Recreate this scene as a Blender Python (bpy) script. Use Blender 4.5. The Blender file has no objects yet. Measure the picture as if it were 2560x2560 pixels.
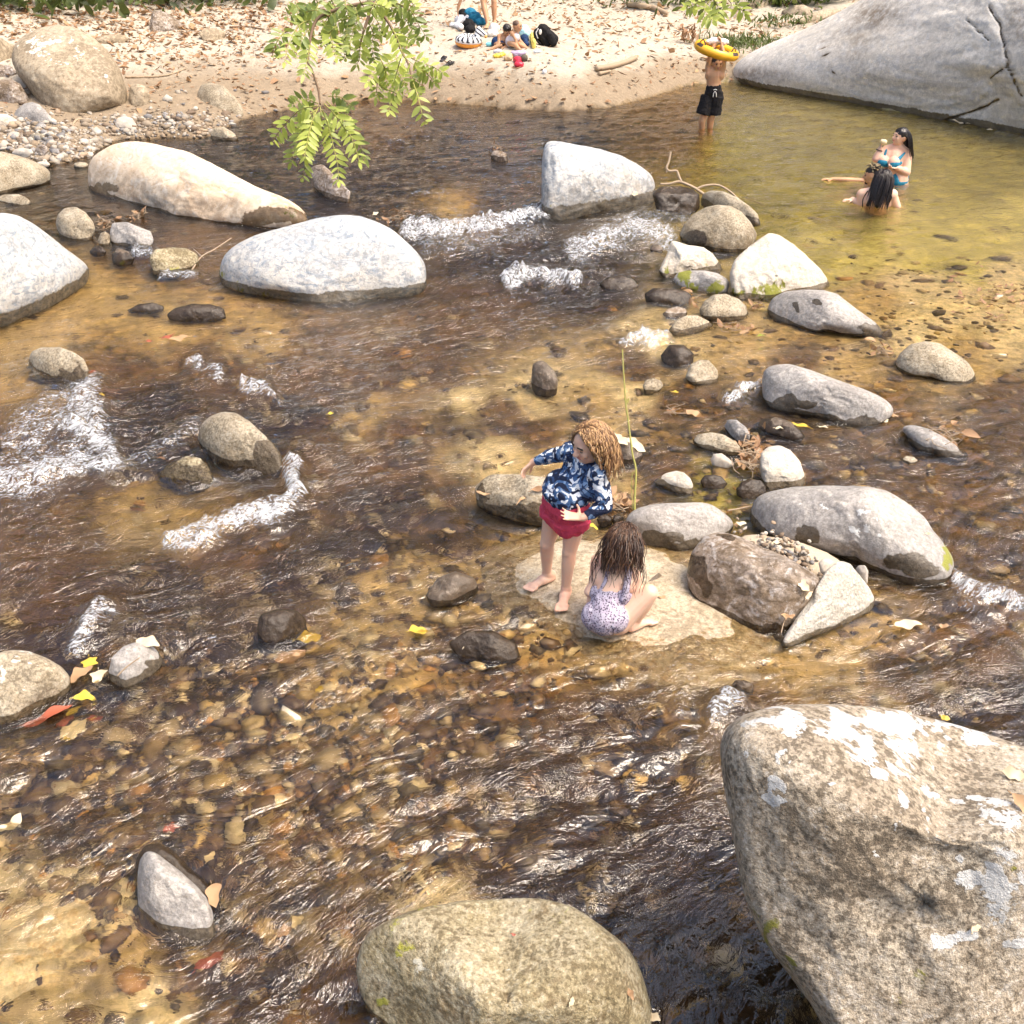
import bpy, bmesh, math, random
import numpy as np
from mathutils import Vector, Matrix
R = math.radians
sc = bpy.context.scene
col = sc.collection
random.seed(7); rng = np.random.default_rng(7)

# ---------------------------------------------------------------- camera
F = 2560.0
H = 3.2
TH = R(30.5)
cam_d = bpy.data.cameras.new('camera'); cam = bpy.data.objects.new('camera', cam_d); col.objects.link(cam)
cam_d.sensor_width = 36; cam_d.lens = 36; cam_d.clip_start = 0.05; cam_d.clip_end = 900
cam.location = (0, 0, H); cam.rotation_euler = (math.pi/2 - TH, 0, 0)
sc.camera = cam
CAM = np.array([0, 0, H]); RX = np.array([1.0, 0, 0])
FW = np.array([0, math.cos(TH), -math.sin(TH)]); UP = np.array([0, math.sin(TH), math.cos(TH)])
def ray(px, py):
    px = np.asarray(px, float); py = np.asarray(py, float)
    return FW + RX*((px-1280)/F)[..., None] - UP*((py-1280)/F)[..., None]
def P(px, py, z=0.0):
    r = ray(px, py); t = (z-H)/r[..., 2]
    return CAM + r*np.asarray(t)[..., None]
def proj(p):
    q = np.asarray(p, float) - CAM
    d = q@FW
    return 1280+F*(q@RX)/d, 1280-F*(q@UP)/d, d
def depth_at(px, py, z=0.0):
    return (z-H)/ray(px, py)[..., 2]

# pixel windows measured on the photograph
S0 = 900/1932
WIN = {'W': (0, 0, 2560/1932), 'A': (0, 0, S0), 'B': (800, 0, S0), 'C': (1660, 0, S0), 'D': (0, 600, S0), 'E': (800, 500, S0),
       'F': (1660, 560, S0), 'G': (0, 1150, S0), 'H': (1660, 1100, S0), 'I': (0, 1850, S0), 'J': (800, 1850, S0), 'K': (1660, 1750, S0),
       'N': (1560, 1050, 500/1932), 'M': (1150, 1000, 600/1811), 'Q': (1300, 1220, 380/1932), 'T': (640, 0, 500/1932), 'X': (0, 0, 1.0),
       'L': (0, 230, 420/1932), 'O': (1560, 380, 440/1092), 'Z': (1060, 0, 400/1932), 'V': (1700, 80, 200/1486), 'Y': (2080, 300, 240/1855)}
def px(win, pts):
    x0, y0, s = WIN[win]
    a = np.array(pts, float).reshape(-1, 2)
    return a*s + np.array([x0, y0])

# ---------------------------------------------------------------- numpy noise
_T = rng.random((64, 64, 64)).astype(np.float32)
def vnoise(p):
    p = np.asarray(p, np.float64)
    i = np.floor(p).astype(np.int64); f = p-i; f = f*f*f*(f*(f*6-15)+10)
    i0 = i & 63; i1 = (i+1) & 63
    x0, y0, z0 = i0[..., 0], i0[..., 1], i0[..., 2]; x1, y1, z1 = i1[..., 0], i1[..., 1], i1[..., 2]
    fx, fy, fz = f[..., 0], f[..., 1], f[..., 2]
    a = _T[x0, y0, z0]*(1-fx)+_T[x1, y0, z0]*fx; b = _T[x0, y1, z0]*(1-fx)+_T[x1, y1, z0]*fx
    c = _T[x0, y0, z1]*(1-fx)+_T[x1, y0, z1]*fx; d = _T[x0, y1, z1]*(1-fx)+_T[x1, y1, z1]*fx
    e = a*(1-fy)+b*fy; g = c*(1-fy)+d*fy
    return (e*(1-fz)+g*fz)*2-1
def fbm(p, o=4, lac=2.03, g=0.5):
    s = 0; a = 1.0; t = 0; p = np.asarray(p, float)
    for k in range(o):
        s = s+a*vnoise(p+17.3*k); t += a; a *= g; p = p*lac
    return s/t
def sstep(a, b, x):
    t = np.clip((x-a)/(b-a), 0, 1); return t*t*(3-2*t)

# ---------------------------------------------------------------- object helpers
def mk_mesh(name, v, f, attrs=None, smooth=True, mats=None, fmat=None):
    v = np.asarray(v, np.float32); f = np.asarray(f, np.int32)
    me = bpy.data.meshes.new(name)
    n = f.shape[1]
    me.vertices.add(len(v)); me.vertices.foreach_set('co', v.ravel())
    me.loops.add(f.size); me.loops.foreach_set('vertex_index', f.ravel())
    me.polygons.add(len(f)); me.polygons.foreach_set('loop_start', np.arange(0, f.size, n, dtype=np.int32))
    me.polygons.foreach_set('loop_total', np.full(len(f), n, np.int32))
    if smooth: me.polygons.foreach_set('use_smooth', np.ones(len(f), bool))
    if fmat is not None: me.polygons.foreach_set('material_index', np.asarray(fmat, np.int32))
    me.update(calc_edges=True); me.validate()
    for k, a in (attrs or {}).items():
        a = np.asarray(a, np.float32)
        if a.ndim == 1:
            at = me.attributes.new(k, 'FLOAT', 'POINT'); at.data.foreach_set('value', a)
        else:
            if a.shape[1] == 3: a = np.hstack([a, np.ones((len(a), 1), np.float32)])
            at = me.attributes.new(k, 'FLOAT_COLOR', 'POINT'); at.data.foreach_set('color', a.ravel())
    for m in (mats or []): me.materials.append(m)
    return me
def obj(name, me, loc=None, parent=None, **kw):
    o = bpy.data.objects.new(name, me); col.objects.link(o)
    if loc is not None: o.location = Vector([float(c) for c in loc])
    if parent is not None: o.parent = parent
    for k, v in kw.items(): o[k] = v
    return o
def thing(name, v, f, loc, mats, label, category, group=None, attrs=None, smooth=True, fmat=None):
    loc = np.asarray(loc, float)
    o = obj(name, mk_mesh(name, np.asarray(v)-loc, f, attrs, smooth, mats, fmat), loc, label=label, category=category)
    if group: o['group'] = group
    return o
def part(name, v, f, parent, mats, attrs=None, smooth=True, fmat=None, label=None):
    loc = np.array(parent.matrix_world.translation) if parent.parent else np.array(parent.location)
    base = np.array(parent.location)
    if parent.parent: base = base+np.array(parent.parent.location)
    o = obj(name, mk_mesh(name, np.asarray(v)-base, f, attrs, smooth, mats, fmat), None, parent)
    if label: o['label'] = label
    return o
def root(name, loc, label, category, group=None):
    o = obj(name, None, loc, label=label, category=category)
    if group: o['group'] = group
    return o
_ico = {}
def ico(n):
    if n not in _ico:
        bm = bmesh.new(); bmesh.ops.create_icosphere(bm, subdivisions=n, radius=1.0)
        bm.verts.ensure_lookup_table()
        _ico[n] = (np.array([x.co[:] for x in bm.verts]), np.array([[q.index for q in fc.verts] for fc in bm.faces]))
        bm.free()
    return _ico[n]
def join(parts):
    vs = []; fs = []; o = 0
    for v, f in parts:
        vs.append(np.asarray(v)); fs.append(np.asarray(f)+o); o += len(v)
    return np.vstack(vs), np.vstack(fs)
def tube(pts, rad, n=6, cap=True):
    """closed tube of triangles along a polyline"""
    pts = np.asarray(pts, float); rad = np.broadcast_to(np.asarray(rad, float), (len(pts),))
    t = np.gradient(pts, axis=0); t /= np.linalg.norm(t, axis=1)[:, None]+1e-9
    ref = np.array([0, 0, 1.0]) if abs(t[0, 2]) < .9 else np.array([1.0, 0, 0])
    u = np.cross(t, ref); u /= np.linalg.norm(u, axis=1)[:, None]+1e-9
    w = np.cross(t, u)
    a = np.linspace(0, 2*np.pi, n, endpoint=False)
    v = (pts[:, None]+rad[:, None, None]*(np.cos(a)[None, :, None]*u[:, None]+np.sin(a)[None, :, None]*w[:, None])).reshape(-1, 3)
    f = []
    m = len(pts)
    i = np.arange(m-1)[:, None]*n; j = np.arange(n)[None]; k = (j+1) % n
    a0 = (i+j).ravel(); b0 = (i+k).ravel(); c0 = (i+n+k).ravel(); d0 = (i+n+j).ravel()
    f = np.vstack([np.stack([a0, b0, c0], 1), np.stack([a0, c0, d0], 1)])
    if cap:
        v = np.vstack([v, pts[0], pts[-1]]); q = len(v)
        jj = np.arange(n); kk = (jj+1) % n
        f = np.vstack([f, np.stack([np.full(n, q-2), kk, jj], 1), np.stack([np.full(n, q-1), (m-1)*n+jj, (m-1)*n+kk], 1)])
    return v, f
def spline(pts, n=8):
    pts = np.asarray(pts, float)
    q = np.vstack([2*pts[0]-pts[1], pts, 2*pts[-1]-pts[-2]])
    out = []
    for i in range(1, len(q)-2):
        t = np.linspace(0, 1, n, endpoint=False)[:, None]
        a, b, c, d = q[i-1], q[i], q[i+1], q[i+2]
        out.append(.5*((2*b)+(-a+c)*t+(2*a-5*b+4*c-d)*t*t+(-a+3*b-3*c+d)*t**3))
    return np.vstack(out+[pts[-1:]])

# ---------------------------------------------------------------- node helpers
class NT:
    def __init__(s, name, vol=False):
        s.m = bpy.data.materials.new(name); s.m.use_nodes = True
        s.t = s.m.node_tree; s.t.nodes.clear(); s.out = s.t.nodes.new('ShaderNodeOutputMaterial')
    def n(s, typ, **kw):
        x = s.t.nodes.new('ShaderNode'+typ)
        for k, v in kw.items(): setattr(x, k, v)
        return x
    def l(s, a, b): s.t.links.new(a, b)
    def set(s, sock, v):
        if isinstance(v, bpy.types.NodeSocket): s.l(v, sock)
        elif isinstance(v, (tuple, list)) and len(v) == 3 and sock.type == 'RGBA': sock.default_value = (*v, 1)
        else: sock.default_value = v
    def math(s, op, a, b=0.0, c=None, clamp=False):
        x = s.n('Math', operation=op, use_clamp=clamp); s.set(x.inputs[0], a); s.set(x.inputs[1], b)
        if c is not None: s.set(x.inputs[2], c)
        return x.outputs[0]
    def mix(s, f, a, b, blend='MIX'):
        x = s.n('Mix', data_type='RGBA', blend_type=blend); s.set(x.inputs[0], f); s.set(x.inputs[6], a); s.set(x.inputs[7], b)
        return x.outputs[2]
    def ramp(s, f, a, b, lo=0.0, hi=1.0):
        x = s.n('MapRange', interpolation_type='SMOOTHSTEP'); s.set(x.inputs[0], f)
        s.set(x.inputs[1], a); s.set(x.inputs[2], b); s.set(x.inputs[3], lo); s.set(x.inputs[4], hi)
        return x.outputs[0]
    def noise(s, co, scale, detail=3, rough=.55, dist=0.0):
        x = s.n('TexNoise'); s.set(x.inputs['Vector'], co); s.set(x.inputs['Scale'], scale)
        s.set(x.inputs['Detail'], detail); s.set(x.inputs['Roughness'], rough); s.set(x.inputs['Distortion'], dist)
        return x.outputs['Fac']
    def vor(s, co, scale, feature='F1', out='Distance'):
        x = s.n('TexVoronoi', feature=feature); s.set(x.inputs['Vector'], co); s.set(x.inputs['Scale'], scale)
        return x.outputs[out]
    def attr(s, name, out='Fac', typ='GEOMETRY'):
        x = s.n('Attribute', attribute_name=name, attribute_type=typ); return x.outputs[out]
    def vmath(s, op, a, b=(0, 0, 0)):
        x = s.n('VectorMath', operation=op); s.set(x.inputs[0], a); s.set(x.inputs[1], b); return x.outputs[0]
    def mapping(s, co, loc=(0, 0, 0), rot=(0, 0, 0), scl=(1, 1, 1)):
        x = s.n('Mapping'); s.set(x.inputs[0], co); s.set(x.inputs[1], loc); s.set(x.inputs[2], rot); s.set(x.inputs[3], scl); return x.outputs[0]
    def bump(s, h, strength=.5, dist=.01, nrm=None):
        x = s.n('Bump'); s.set(x.inputs['Strength'], strength); s.set(x.inputs['Distance'], dist); s.set(x.inputs['Height'], h)
        if nrm is not None: s.l(nrm, x.inputs['Normal'])
        return x.outputs[0]
    def bsdf(s, colr, rough=.7, nrm=None, spec=.4, **kw):
        x = s.n('BsdfPrincipled'); s.set(x.inputs['Base Color'], colr); s.set(x.inputs['Roughness'], rough)
        s.set(x.inputs['Specular IOR Level'], spec)
        if nrm is not None: s.l(nrm, x.inputs['Normal'])
        for k, v in kw.items(): s.set(x.inputs[k.replace('_', ' ')], v)
        return x.outputs[0]
    def done(s, sh):
        s.l(sh, s.out.inputs['Surface']); return s.m
    def obco(s): return s.n('TexCoord').outputs['Object']
    def pos(s): return s.n('NewGeometry').outputs['Position']
    def rnd(s): return s.n('ObjectInfo').outputs['Random']
def plain(name, c, rough=.6, bump=None, spec=.4, var=.12, **kw):
    t = NT(name); co = t.obco()
    nz = t.noise(co, 30, 3)
    c1 = tuple(x*(1-var) for x in c); c2 = tuple(min(1, x*(1+var)) for x in c)
    nb = t.bump(t.noise(co, bump[0], 3), bump[1], bump[2]) if bump else None
    return t.done(t.bsdf(t.mix(nz, c1, c2), rough, nb, spec, **kw))
# ---------------------------------------------------------------- world and sun
w = bpy.data.worlds.new('World'); sc.world = w; w.use_nodes = True
nt = w.node_tree; bg = nt.nodes['Background']
sky = nt.nodes.new('ShaderNodeTexSky'); sky.sky_type = 'NISHITA'; sky.sun_disc = False
SUN_EL, SUN_AZ = R(63), R(112)      # azimuth clockwise from +Y
sky.sun_elevation = SUN_EL; sky.sun_rotation = SUN_AZ; sky.air_density = 1.0; sky.dust_density = 6.0; sky.ozone_density = 0.6
nt.links.new(sky.outputs[0], bg.inputs[0]); bg.inputs[1].default_value = 0.15
ld = bpy.data.lights.new('sun', 'SUN'); lo = bpy.data.objects.new('sun', ld); col.objects.link(lo)
ld.energy = 1.5; ld.angle = R(32); ld.color = (1.0, 0.91, 0.76)
sd = Vector((math.sin(SUN_AZ)*math.cos(SUN_EL), math.cos(SUN_AZ)*math.cos(SUN_EL), math.sin(SUN_EL)))
lo.rotation_euler = sd.to_track_quat('Z', 'Y').to_euler()
lo.location = sd*30
vs = sc.view_settings; sc.display_settings.display_device = 'sRGB'
vs.view_transform = 'Standard'; vs.look = 'None'; vs.exposure = 1.18; vs.gamma = 1.0; vs.use_curve_mapping = False
cy = sc.cycles
cy.use_denoising = True
try: cy.denoiser = 'OPENIMAGEDENOISE'; cy.denoising_input_passes = 'RGB_ALBEDO_NORMAL'; cy.denoising_prefilter = 'ACCURATE'
except Exception: pass
cy.max_bounces = 8; cy.diffuse_bounces = 3; cy.glossy_bounces = 3; cy.transmission_bounces = 6; cy.transparent_max_bounces = 12
cy.sample_clamp_indirect = 14.0; cy.caustics_reflective = False; cy.caustics_refractive = True; cy.blur_glossy = 0.5
cy.use_adaptive_sampling = True; cy.adaptive_threshold = 0.02

# ---------------------------------------------------------------- terrain
SH = np.vstack([px('A', [(-500, 850), (0, 800), (270, 890), (480, 845), (650, 750), (850, 740), (1100, 742), (1280, 650), (1450, 600), (1932, 540)]),
                px('B', [(500, 540), (900, 572), (1300, 600), (1550, 575), (1800, 510)]), px('C', [(130, 460), (330, 440), (700, 470), (1200, 590), (1932, 700)]),
                np.array([[3000, 300]])])
SHW = P(SH[:, 0], SH[:, 1]); _o = np.argsort(SHW[:, 0]); SHX, SHY = SHW[_o, 0], SHW[_o, 1]
_SP = np.stack([SHX, SHY], 1); _SP = np.vstack([[-60, SHY[0]-1], _SP, [90, SHY[-1]]])
def shore_s(x, y):
    x = np.asarray(x, float); y = np.asarray(y, float); sh = x.shape; q = np.stack([x.ravel(), y.ravel()], 1)
    d = np.full(len(q), 1e9)
    for i in range(len(_SP)-1):
        a, b = _SP[i], _SP[i+1]; ab = b-a; t = np.clip(((q-a)@ab)/(ab@ab+1e-9), 0, 1)
        e = q-(a+t[:, None]*ab); d = np.minimum(d, np.hypot(e[:, 0], e[:, 1]))
    return (d*np.where(q[:, 1] > np.interp(q[:, 0], _SP[:, 0], _SP[:, 1]), 1, -1)).reshape(sh)
# river-bed controls: window W pixel, depth (m), tint
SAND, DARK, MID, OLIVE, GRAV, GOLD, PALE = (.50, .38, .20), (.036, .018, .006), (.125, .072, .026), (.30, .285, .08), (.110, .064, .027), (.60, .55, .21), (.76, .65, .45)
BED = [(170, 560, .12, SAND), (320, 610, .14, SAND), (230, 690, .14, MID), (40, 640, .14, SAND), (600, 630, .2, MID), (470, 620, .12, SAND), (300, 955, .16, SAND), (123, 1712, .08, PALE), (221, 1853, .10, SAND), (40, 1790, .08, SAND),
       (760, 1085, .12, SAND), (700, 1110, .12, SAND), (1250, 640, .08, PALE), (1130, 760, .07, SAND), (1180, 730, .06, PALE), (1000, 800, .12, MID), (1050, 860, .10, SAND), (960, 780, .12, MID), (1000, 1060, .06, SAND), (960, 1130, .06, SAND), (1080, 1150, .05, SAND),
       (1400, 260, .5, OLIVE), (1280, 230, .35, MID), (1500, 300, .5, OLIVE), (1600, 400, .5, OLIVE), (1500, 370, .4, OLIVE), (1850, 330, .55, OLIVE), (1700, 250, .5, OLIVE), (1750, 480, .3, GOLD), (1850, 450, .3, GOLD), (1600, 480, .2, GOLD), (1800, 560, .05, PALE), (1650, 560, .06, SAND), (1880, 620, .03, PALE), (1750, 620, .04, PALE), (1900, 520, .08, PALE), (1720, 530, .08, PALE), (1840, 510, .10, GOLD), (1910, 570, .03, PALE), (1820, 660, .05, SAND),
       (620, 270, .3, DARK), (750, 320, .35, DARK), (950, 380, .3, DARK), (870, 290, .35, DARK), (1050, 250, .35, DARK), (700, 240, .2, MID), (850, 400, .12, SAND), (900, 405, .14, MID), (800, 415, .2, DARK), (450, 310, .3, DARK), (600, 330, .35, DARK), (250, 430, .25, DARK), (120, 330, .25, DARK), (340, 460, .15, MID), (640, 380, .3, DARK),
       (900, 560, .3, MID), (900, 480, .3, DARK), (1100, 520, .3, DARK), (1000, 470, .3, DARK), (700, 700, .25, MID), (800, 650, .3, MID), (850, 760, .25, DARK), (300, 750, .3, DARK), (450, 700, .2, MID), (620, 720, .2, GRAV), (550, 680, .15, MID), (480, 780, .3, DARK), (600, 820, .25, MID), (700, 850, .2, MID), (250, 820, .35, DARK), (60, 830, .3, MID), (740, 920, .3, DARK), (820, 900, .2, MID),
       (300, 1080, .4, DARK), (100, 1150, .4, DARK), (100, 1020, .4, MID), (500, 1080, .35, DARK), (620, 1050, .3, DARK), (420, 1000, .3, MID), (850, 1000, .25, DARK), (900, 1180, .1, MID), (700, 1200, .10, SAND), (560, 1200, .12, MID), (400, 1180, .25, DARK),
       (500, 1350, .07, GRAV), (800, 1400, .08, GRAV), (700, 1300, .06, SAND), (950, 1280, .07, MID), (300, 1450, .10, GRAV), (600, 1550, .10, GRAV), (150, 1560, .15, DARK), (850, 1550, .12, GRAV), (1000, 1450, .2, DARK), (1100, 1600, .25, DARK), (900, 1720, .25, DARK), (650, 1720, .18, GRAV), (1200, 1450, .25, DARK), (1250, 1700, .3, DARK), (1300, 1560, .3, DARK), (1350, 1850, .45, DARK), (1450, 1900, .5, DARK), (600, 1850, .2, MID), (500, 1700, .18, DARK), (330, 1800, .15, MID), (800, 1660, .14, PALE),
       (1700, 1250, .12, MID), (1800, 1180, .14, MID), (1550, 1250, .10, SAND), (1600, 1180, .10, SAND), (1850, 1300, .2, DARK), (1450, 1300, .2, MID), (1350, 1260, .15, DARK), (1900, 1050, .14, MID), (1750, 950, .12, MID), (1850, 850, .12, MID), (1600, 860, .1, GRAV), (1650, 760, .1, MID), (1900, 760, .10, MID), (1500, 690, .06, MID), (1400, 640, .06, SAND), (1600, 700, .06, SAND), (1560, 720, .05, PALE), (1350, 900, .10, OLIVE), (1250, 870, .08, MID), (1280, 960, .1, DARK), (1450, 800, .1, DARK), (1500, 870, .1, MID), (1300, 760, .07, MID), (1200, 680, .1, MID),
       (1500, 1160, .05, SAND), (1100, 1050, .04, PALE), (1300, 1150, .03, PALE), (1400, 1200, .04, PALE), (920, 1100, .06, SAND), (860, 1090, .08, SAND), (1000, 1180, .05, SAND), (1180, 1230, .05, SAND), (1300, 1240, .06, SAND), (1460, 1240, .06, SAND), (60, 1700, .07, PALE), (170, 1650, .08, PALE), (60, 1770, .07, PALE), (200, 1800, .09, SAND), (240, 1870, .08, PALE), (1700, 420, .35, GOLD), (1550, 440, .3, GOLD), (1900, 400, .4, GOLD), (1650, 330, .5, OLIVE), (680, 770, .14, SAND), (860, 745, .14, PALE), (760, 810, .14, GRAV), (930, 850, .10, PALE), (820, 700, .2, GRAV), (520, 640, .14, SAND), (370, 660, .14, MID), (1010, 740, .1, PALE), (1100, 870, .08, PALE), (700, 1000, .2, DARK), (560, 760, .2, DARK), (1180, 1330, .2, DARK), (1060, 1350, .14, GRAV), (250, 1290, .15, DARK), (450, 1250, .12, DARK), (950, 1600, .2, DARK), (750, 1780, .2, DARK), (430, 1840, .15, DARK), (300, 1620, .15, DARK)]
_bx = np.array([(a*2560/1932, b*2560/1932) for a, b, _, _ in BED]); _bd = np.array([c for *_, c, _ in BED]); _bc = np.array([d for *_, d in BED])
def bed_at(x, y):
    x = np.asarray(x, float); y = np.asarray(y, float)
    a, b, _ = proj(np.stack([x, y, np.zeros_like(x)], -1))
    sh = x.shape; a = np.clip(a.ravel(), -600, 3200); b = np.clip(b.ravel(), 0, 3200)
    dep = np.empty(a.size); c = np.empty((a.size, 3))
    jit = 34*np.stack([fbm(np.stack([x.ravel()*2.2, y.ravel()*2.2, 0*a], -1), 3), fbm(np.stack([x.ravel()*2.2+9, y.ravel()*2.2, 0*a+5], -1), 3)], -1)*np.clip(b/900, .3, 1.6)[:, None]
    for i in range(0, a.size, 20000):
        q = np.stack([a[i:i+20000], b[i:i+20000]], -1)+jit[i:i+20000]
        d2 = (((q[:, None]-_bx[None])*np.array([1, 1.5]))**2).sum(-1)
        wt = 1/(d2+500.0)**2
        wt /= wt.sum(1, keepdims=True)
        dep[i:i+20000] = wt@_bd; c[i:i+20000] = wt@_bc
    return dep.reshape(sh), c.reshape(sh+(3,))
def land_z(x, y, s):
    left = sstep(-3.0, -6.0, x)             # the gravel bar on the left is lower
    amp = .48*(1-left)+.16*left
    right = sstep(3.5, 7.0, x); amp = amp*(1-.35*right)
    n = fbm(np.stack([x*.8, y*.8, 0*x], -1), 4)
    n2 = fbm(np.stack([x*4, y*4, 0*x+3], -1), 3)-.8*np.maximum(0, fbm(np.stack([x*2.7, y*2.7, 0*x+8], -1), 2)-.1)
    sp = np.maximum(s, 0)
    return amp*(1-np.exp(-sp/.75)) + sp*(.125+.03*left) + (.06*n+.042*n2)*sstep(0, .8, sp) + .12*sstep(8, 20, sp)*sp*.2
def ground_z(x, y, dep=None):
    x = np.asarray(x, float); y = np.asarray(y, float)
    s = shore_s(x, y)+.10*fbm(np.stack([x*1.6, y*1.6, 0*x], -1), 3)
    if dep is None: dep, _ = bed_at(x, y)
    river = -dep*(1-np.exp(np.minimum(s, 0)/.5))+.012*fbm(np.stack([x*7, y*7, 0*x+1], -1), 2)*sstep(0, -.3, s)
    return np.where(s > 0, land_z(x, y, s), river)
def PT(pxs, pys):
    """photo pixel -> point on the ground or water, whichever comes first"""
    r = ray(pxs, pys); r = r.reshape(-1, 3); out = []
    for q in r:
        lo, hi = 1.0, 90.0; t = np.geomspace(1.5, 90, 700)
        p = CAM+q*t[:, None]
        z = np.maximum(ground_z_fast(p[:, 0], p[:, 1]), 0)
        k = np.argmax(p[:, 2] < z)
        a, b = t[max(k-1, 0)], t[k]
        z0, z1 = (p[max(k-1, 0), 2]-z[max(k-1, 0)]), (p[k, 2]-z[k])
        tt = a+(b-a)*(z0/(z0-z1+1e-9)) if k > 0 else a
        out.append(CAM+q*tt)
    return np.array(out).reshape(np.shape(pxs)+(3,))
def ground_z_fast(x, y):
    s = shore_s(x, y)+.10*fbm(np.stack([x*1.6, y*1.6, 0*x], -1), 3)
    return np.where(s > 0, land_z(x, y, s), -.2)

def fan_grid(y0, y1, ny, nx, hw=.78, off=1.6):
    yy = np.geomspace(y0+off, y1+off, ny)-off; u = np.linspace(-1, 1, nx)
    X = u[None]*hw*(yy[:, None]+off); Y = np.repeat(yy[:, None], nx, 1)
    i = np.arange(ny-1)[:, None]*nx; j = np.arange(nx-1)[None]
    f = np.stack([(i+j).ravel(), (i+j+1).ravel(), (i+nx+j+1).ravel(), (i+nx+j).ravel()], 1)
    return X.ravel(), Y.ravel(), f

# ground sheet: river bed and sandy bank in one
X, Y, f = fan_grid(.2, 260, 620, 520)
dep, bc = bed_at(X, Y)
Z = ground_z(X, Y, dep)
s = shore_s(X, Y)+.10*fbm(np.stack([X*1.6, Y*1.6, 0*X], -1), 3)
left = sstep(-3.2, -6.0, X)
sandc = np.array((.44, .385, .305)); dampc = np.array((.26, .20, .135)); soil = np.array((.22, .16, .10))
nn = fbm(np.stack([X*1.1, Y*1.1, 0*X+7], -1), 4)
dry = sstep(.30, .62, Z+.14*nn+.10*fbm(np.stack([X*5, Y*5, 0*X+2], -1), 3))*(1-left)+left*sstep(.42, .72, Z+.10*nn)
lc = dampc+(sandc-dampc)*dry[:, None]
back = sstep(7, 13, s+2*nn)*.75
lc = lc*(1-back[:, None])+soil*back[:, None]
land = sstep(-.03, .05, s)
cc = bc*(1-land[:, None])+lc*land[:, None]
T = NT('riverbed_and_sand')
co = T.pos()
base = T.attr('tint', 'Color'); landf = T.attr('land')
fine = T.noise(co, 90, 4, .7); med = T.noise(co, 14, 4, .6); big = T.noise(co, 3.5, 4, .6)
v = T.math('ADD', T.math('MULTIPLY', T.math('SUBTRACT', med, .5), 1.7), T.math('MULTIPLY', T.math('SUBTRACT', fine, .5), 1.6))
v = T.math('ADD', v, T.math('MULTIPLY', T.math('SUBTRACT', big, .5), 1.6))
vl = T.math('MULTIPLY', v, T.ramp(landf, 0, 1, .85, .32))
c = T.mix(1.0, base, T.n('CombineColor').outputs[0], 'MULTIPLY')
cmb = T.n('CombineColor')
for k in range(3): T.l(T.math('ADD', vl, 1.0, clamp=False), cmb.inputs[k])
c = T.mix(1.0, base, cmb.outputs[0], 'MULTIPLY')
# cobbly stones painted in the bed by cells
cells = T.vor(T.vmath('ADD', co, T.vmath('SCALE', (0, 0, 0))), 11, 'F1', 'Color')
sep = T.n('SeparateColor'); T.l(cells, sep.inputs[0])
stone = T.mix(sep.outputs[0], (.45, .45, .45), (1.7, 1.55, 1.3))
riv = T.math('SUBTRACT', 1.0, landf)
c = T.mix(T.math('MULTIPLY', riv, T.attr('rough_bed')), c, T.mix(1.0, c, stone, 'MULTIPLY'))
h = T.math('ADD', T.math('MULTIPLY', med, 1.0), T.math('MULTIPLY', fine, .35))
nb = T.bump(h, .55, .05)
rgh = T.ramp(landf, 0, 1, .5, .95)
groundmat = T.done(T.bsdf(c, rgh, nb, .25))
rb = 1-np.clip((cc.mean(1)-.25)/.15, 0, 1)
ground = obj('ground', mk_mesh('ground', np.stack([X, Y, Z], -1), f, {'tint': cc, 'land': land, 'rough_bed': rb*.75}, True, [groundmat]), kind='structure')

def seg_dist(q, a, b):
    ab = b-a; t = np.clip(((q-a)@ab)/(ab@ab+1e-9), 0, 1)
    d = q-(a+t[:, None]*ab); return np.hypot(d[:, 0], d[:, 1])
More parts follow.
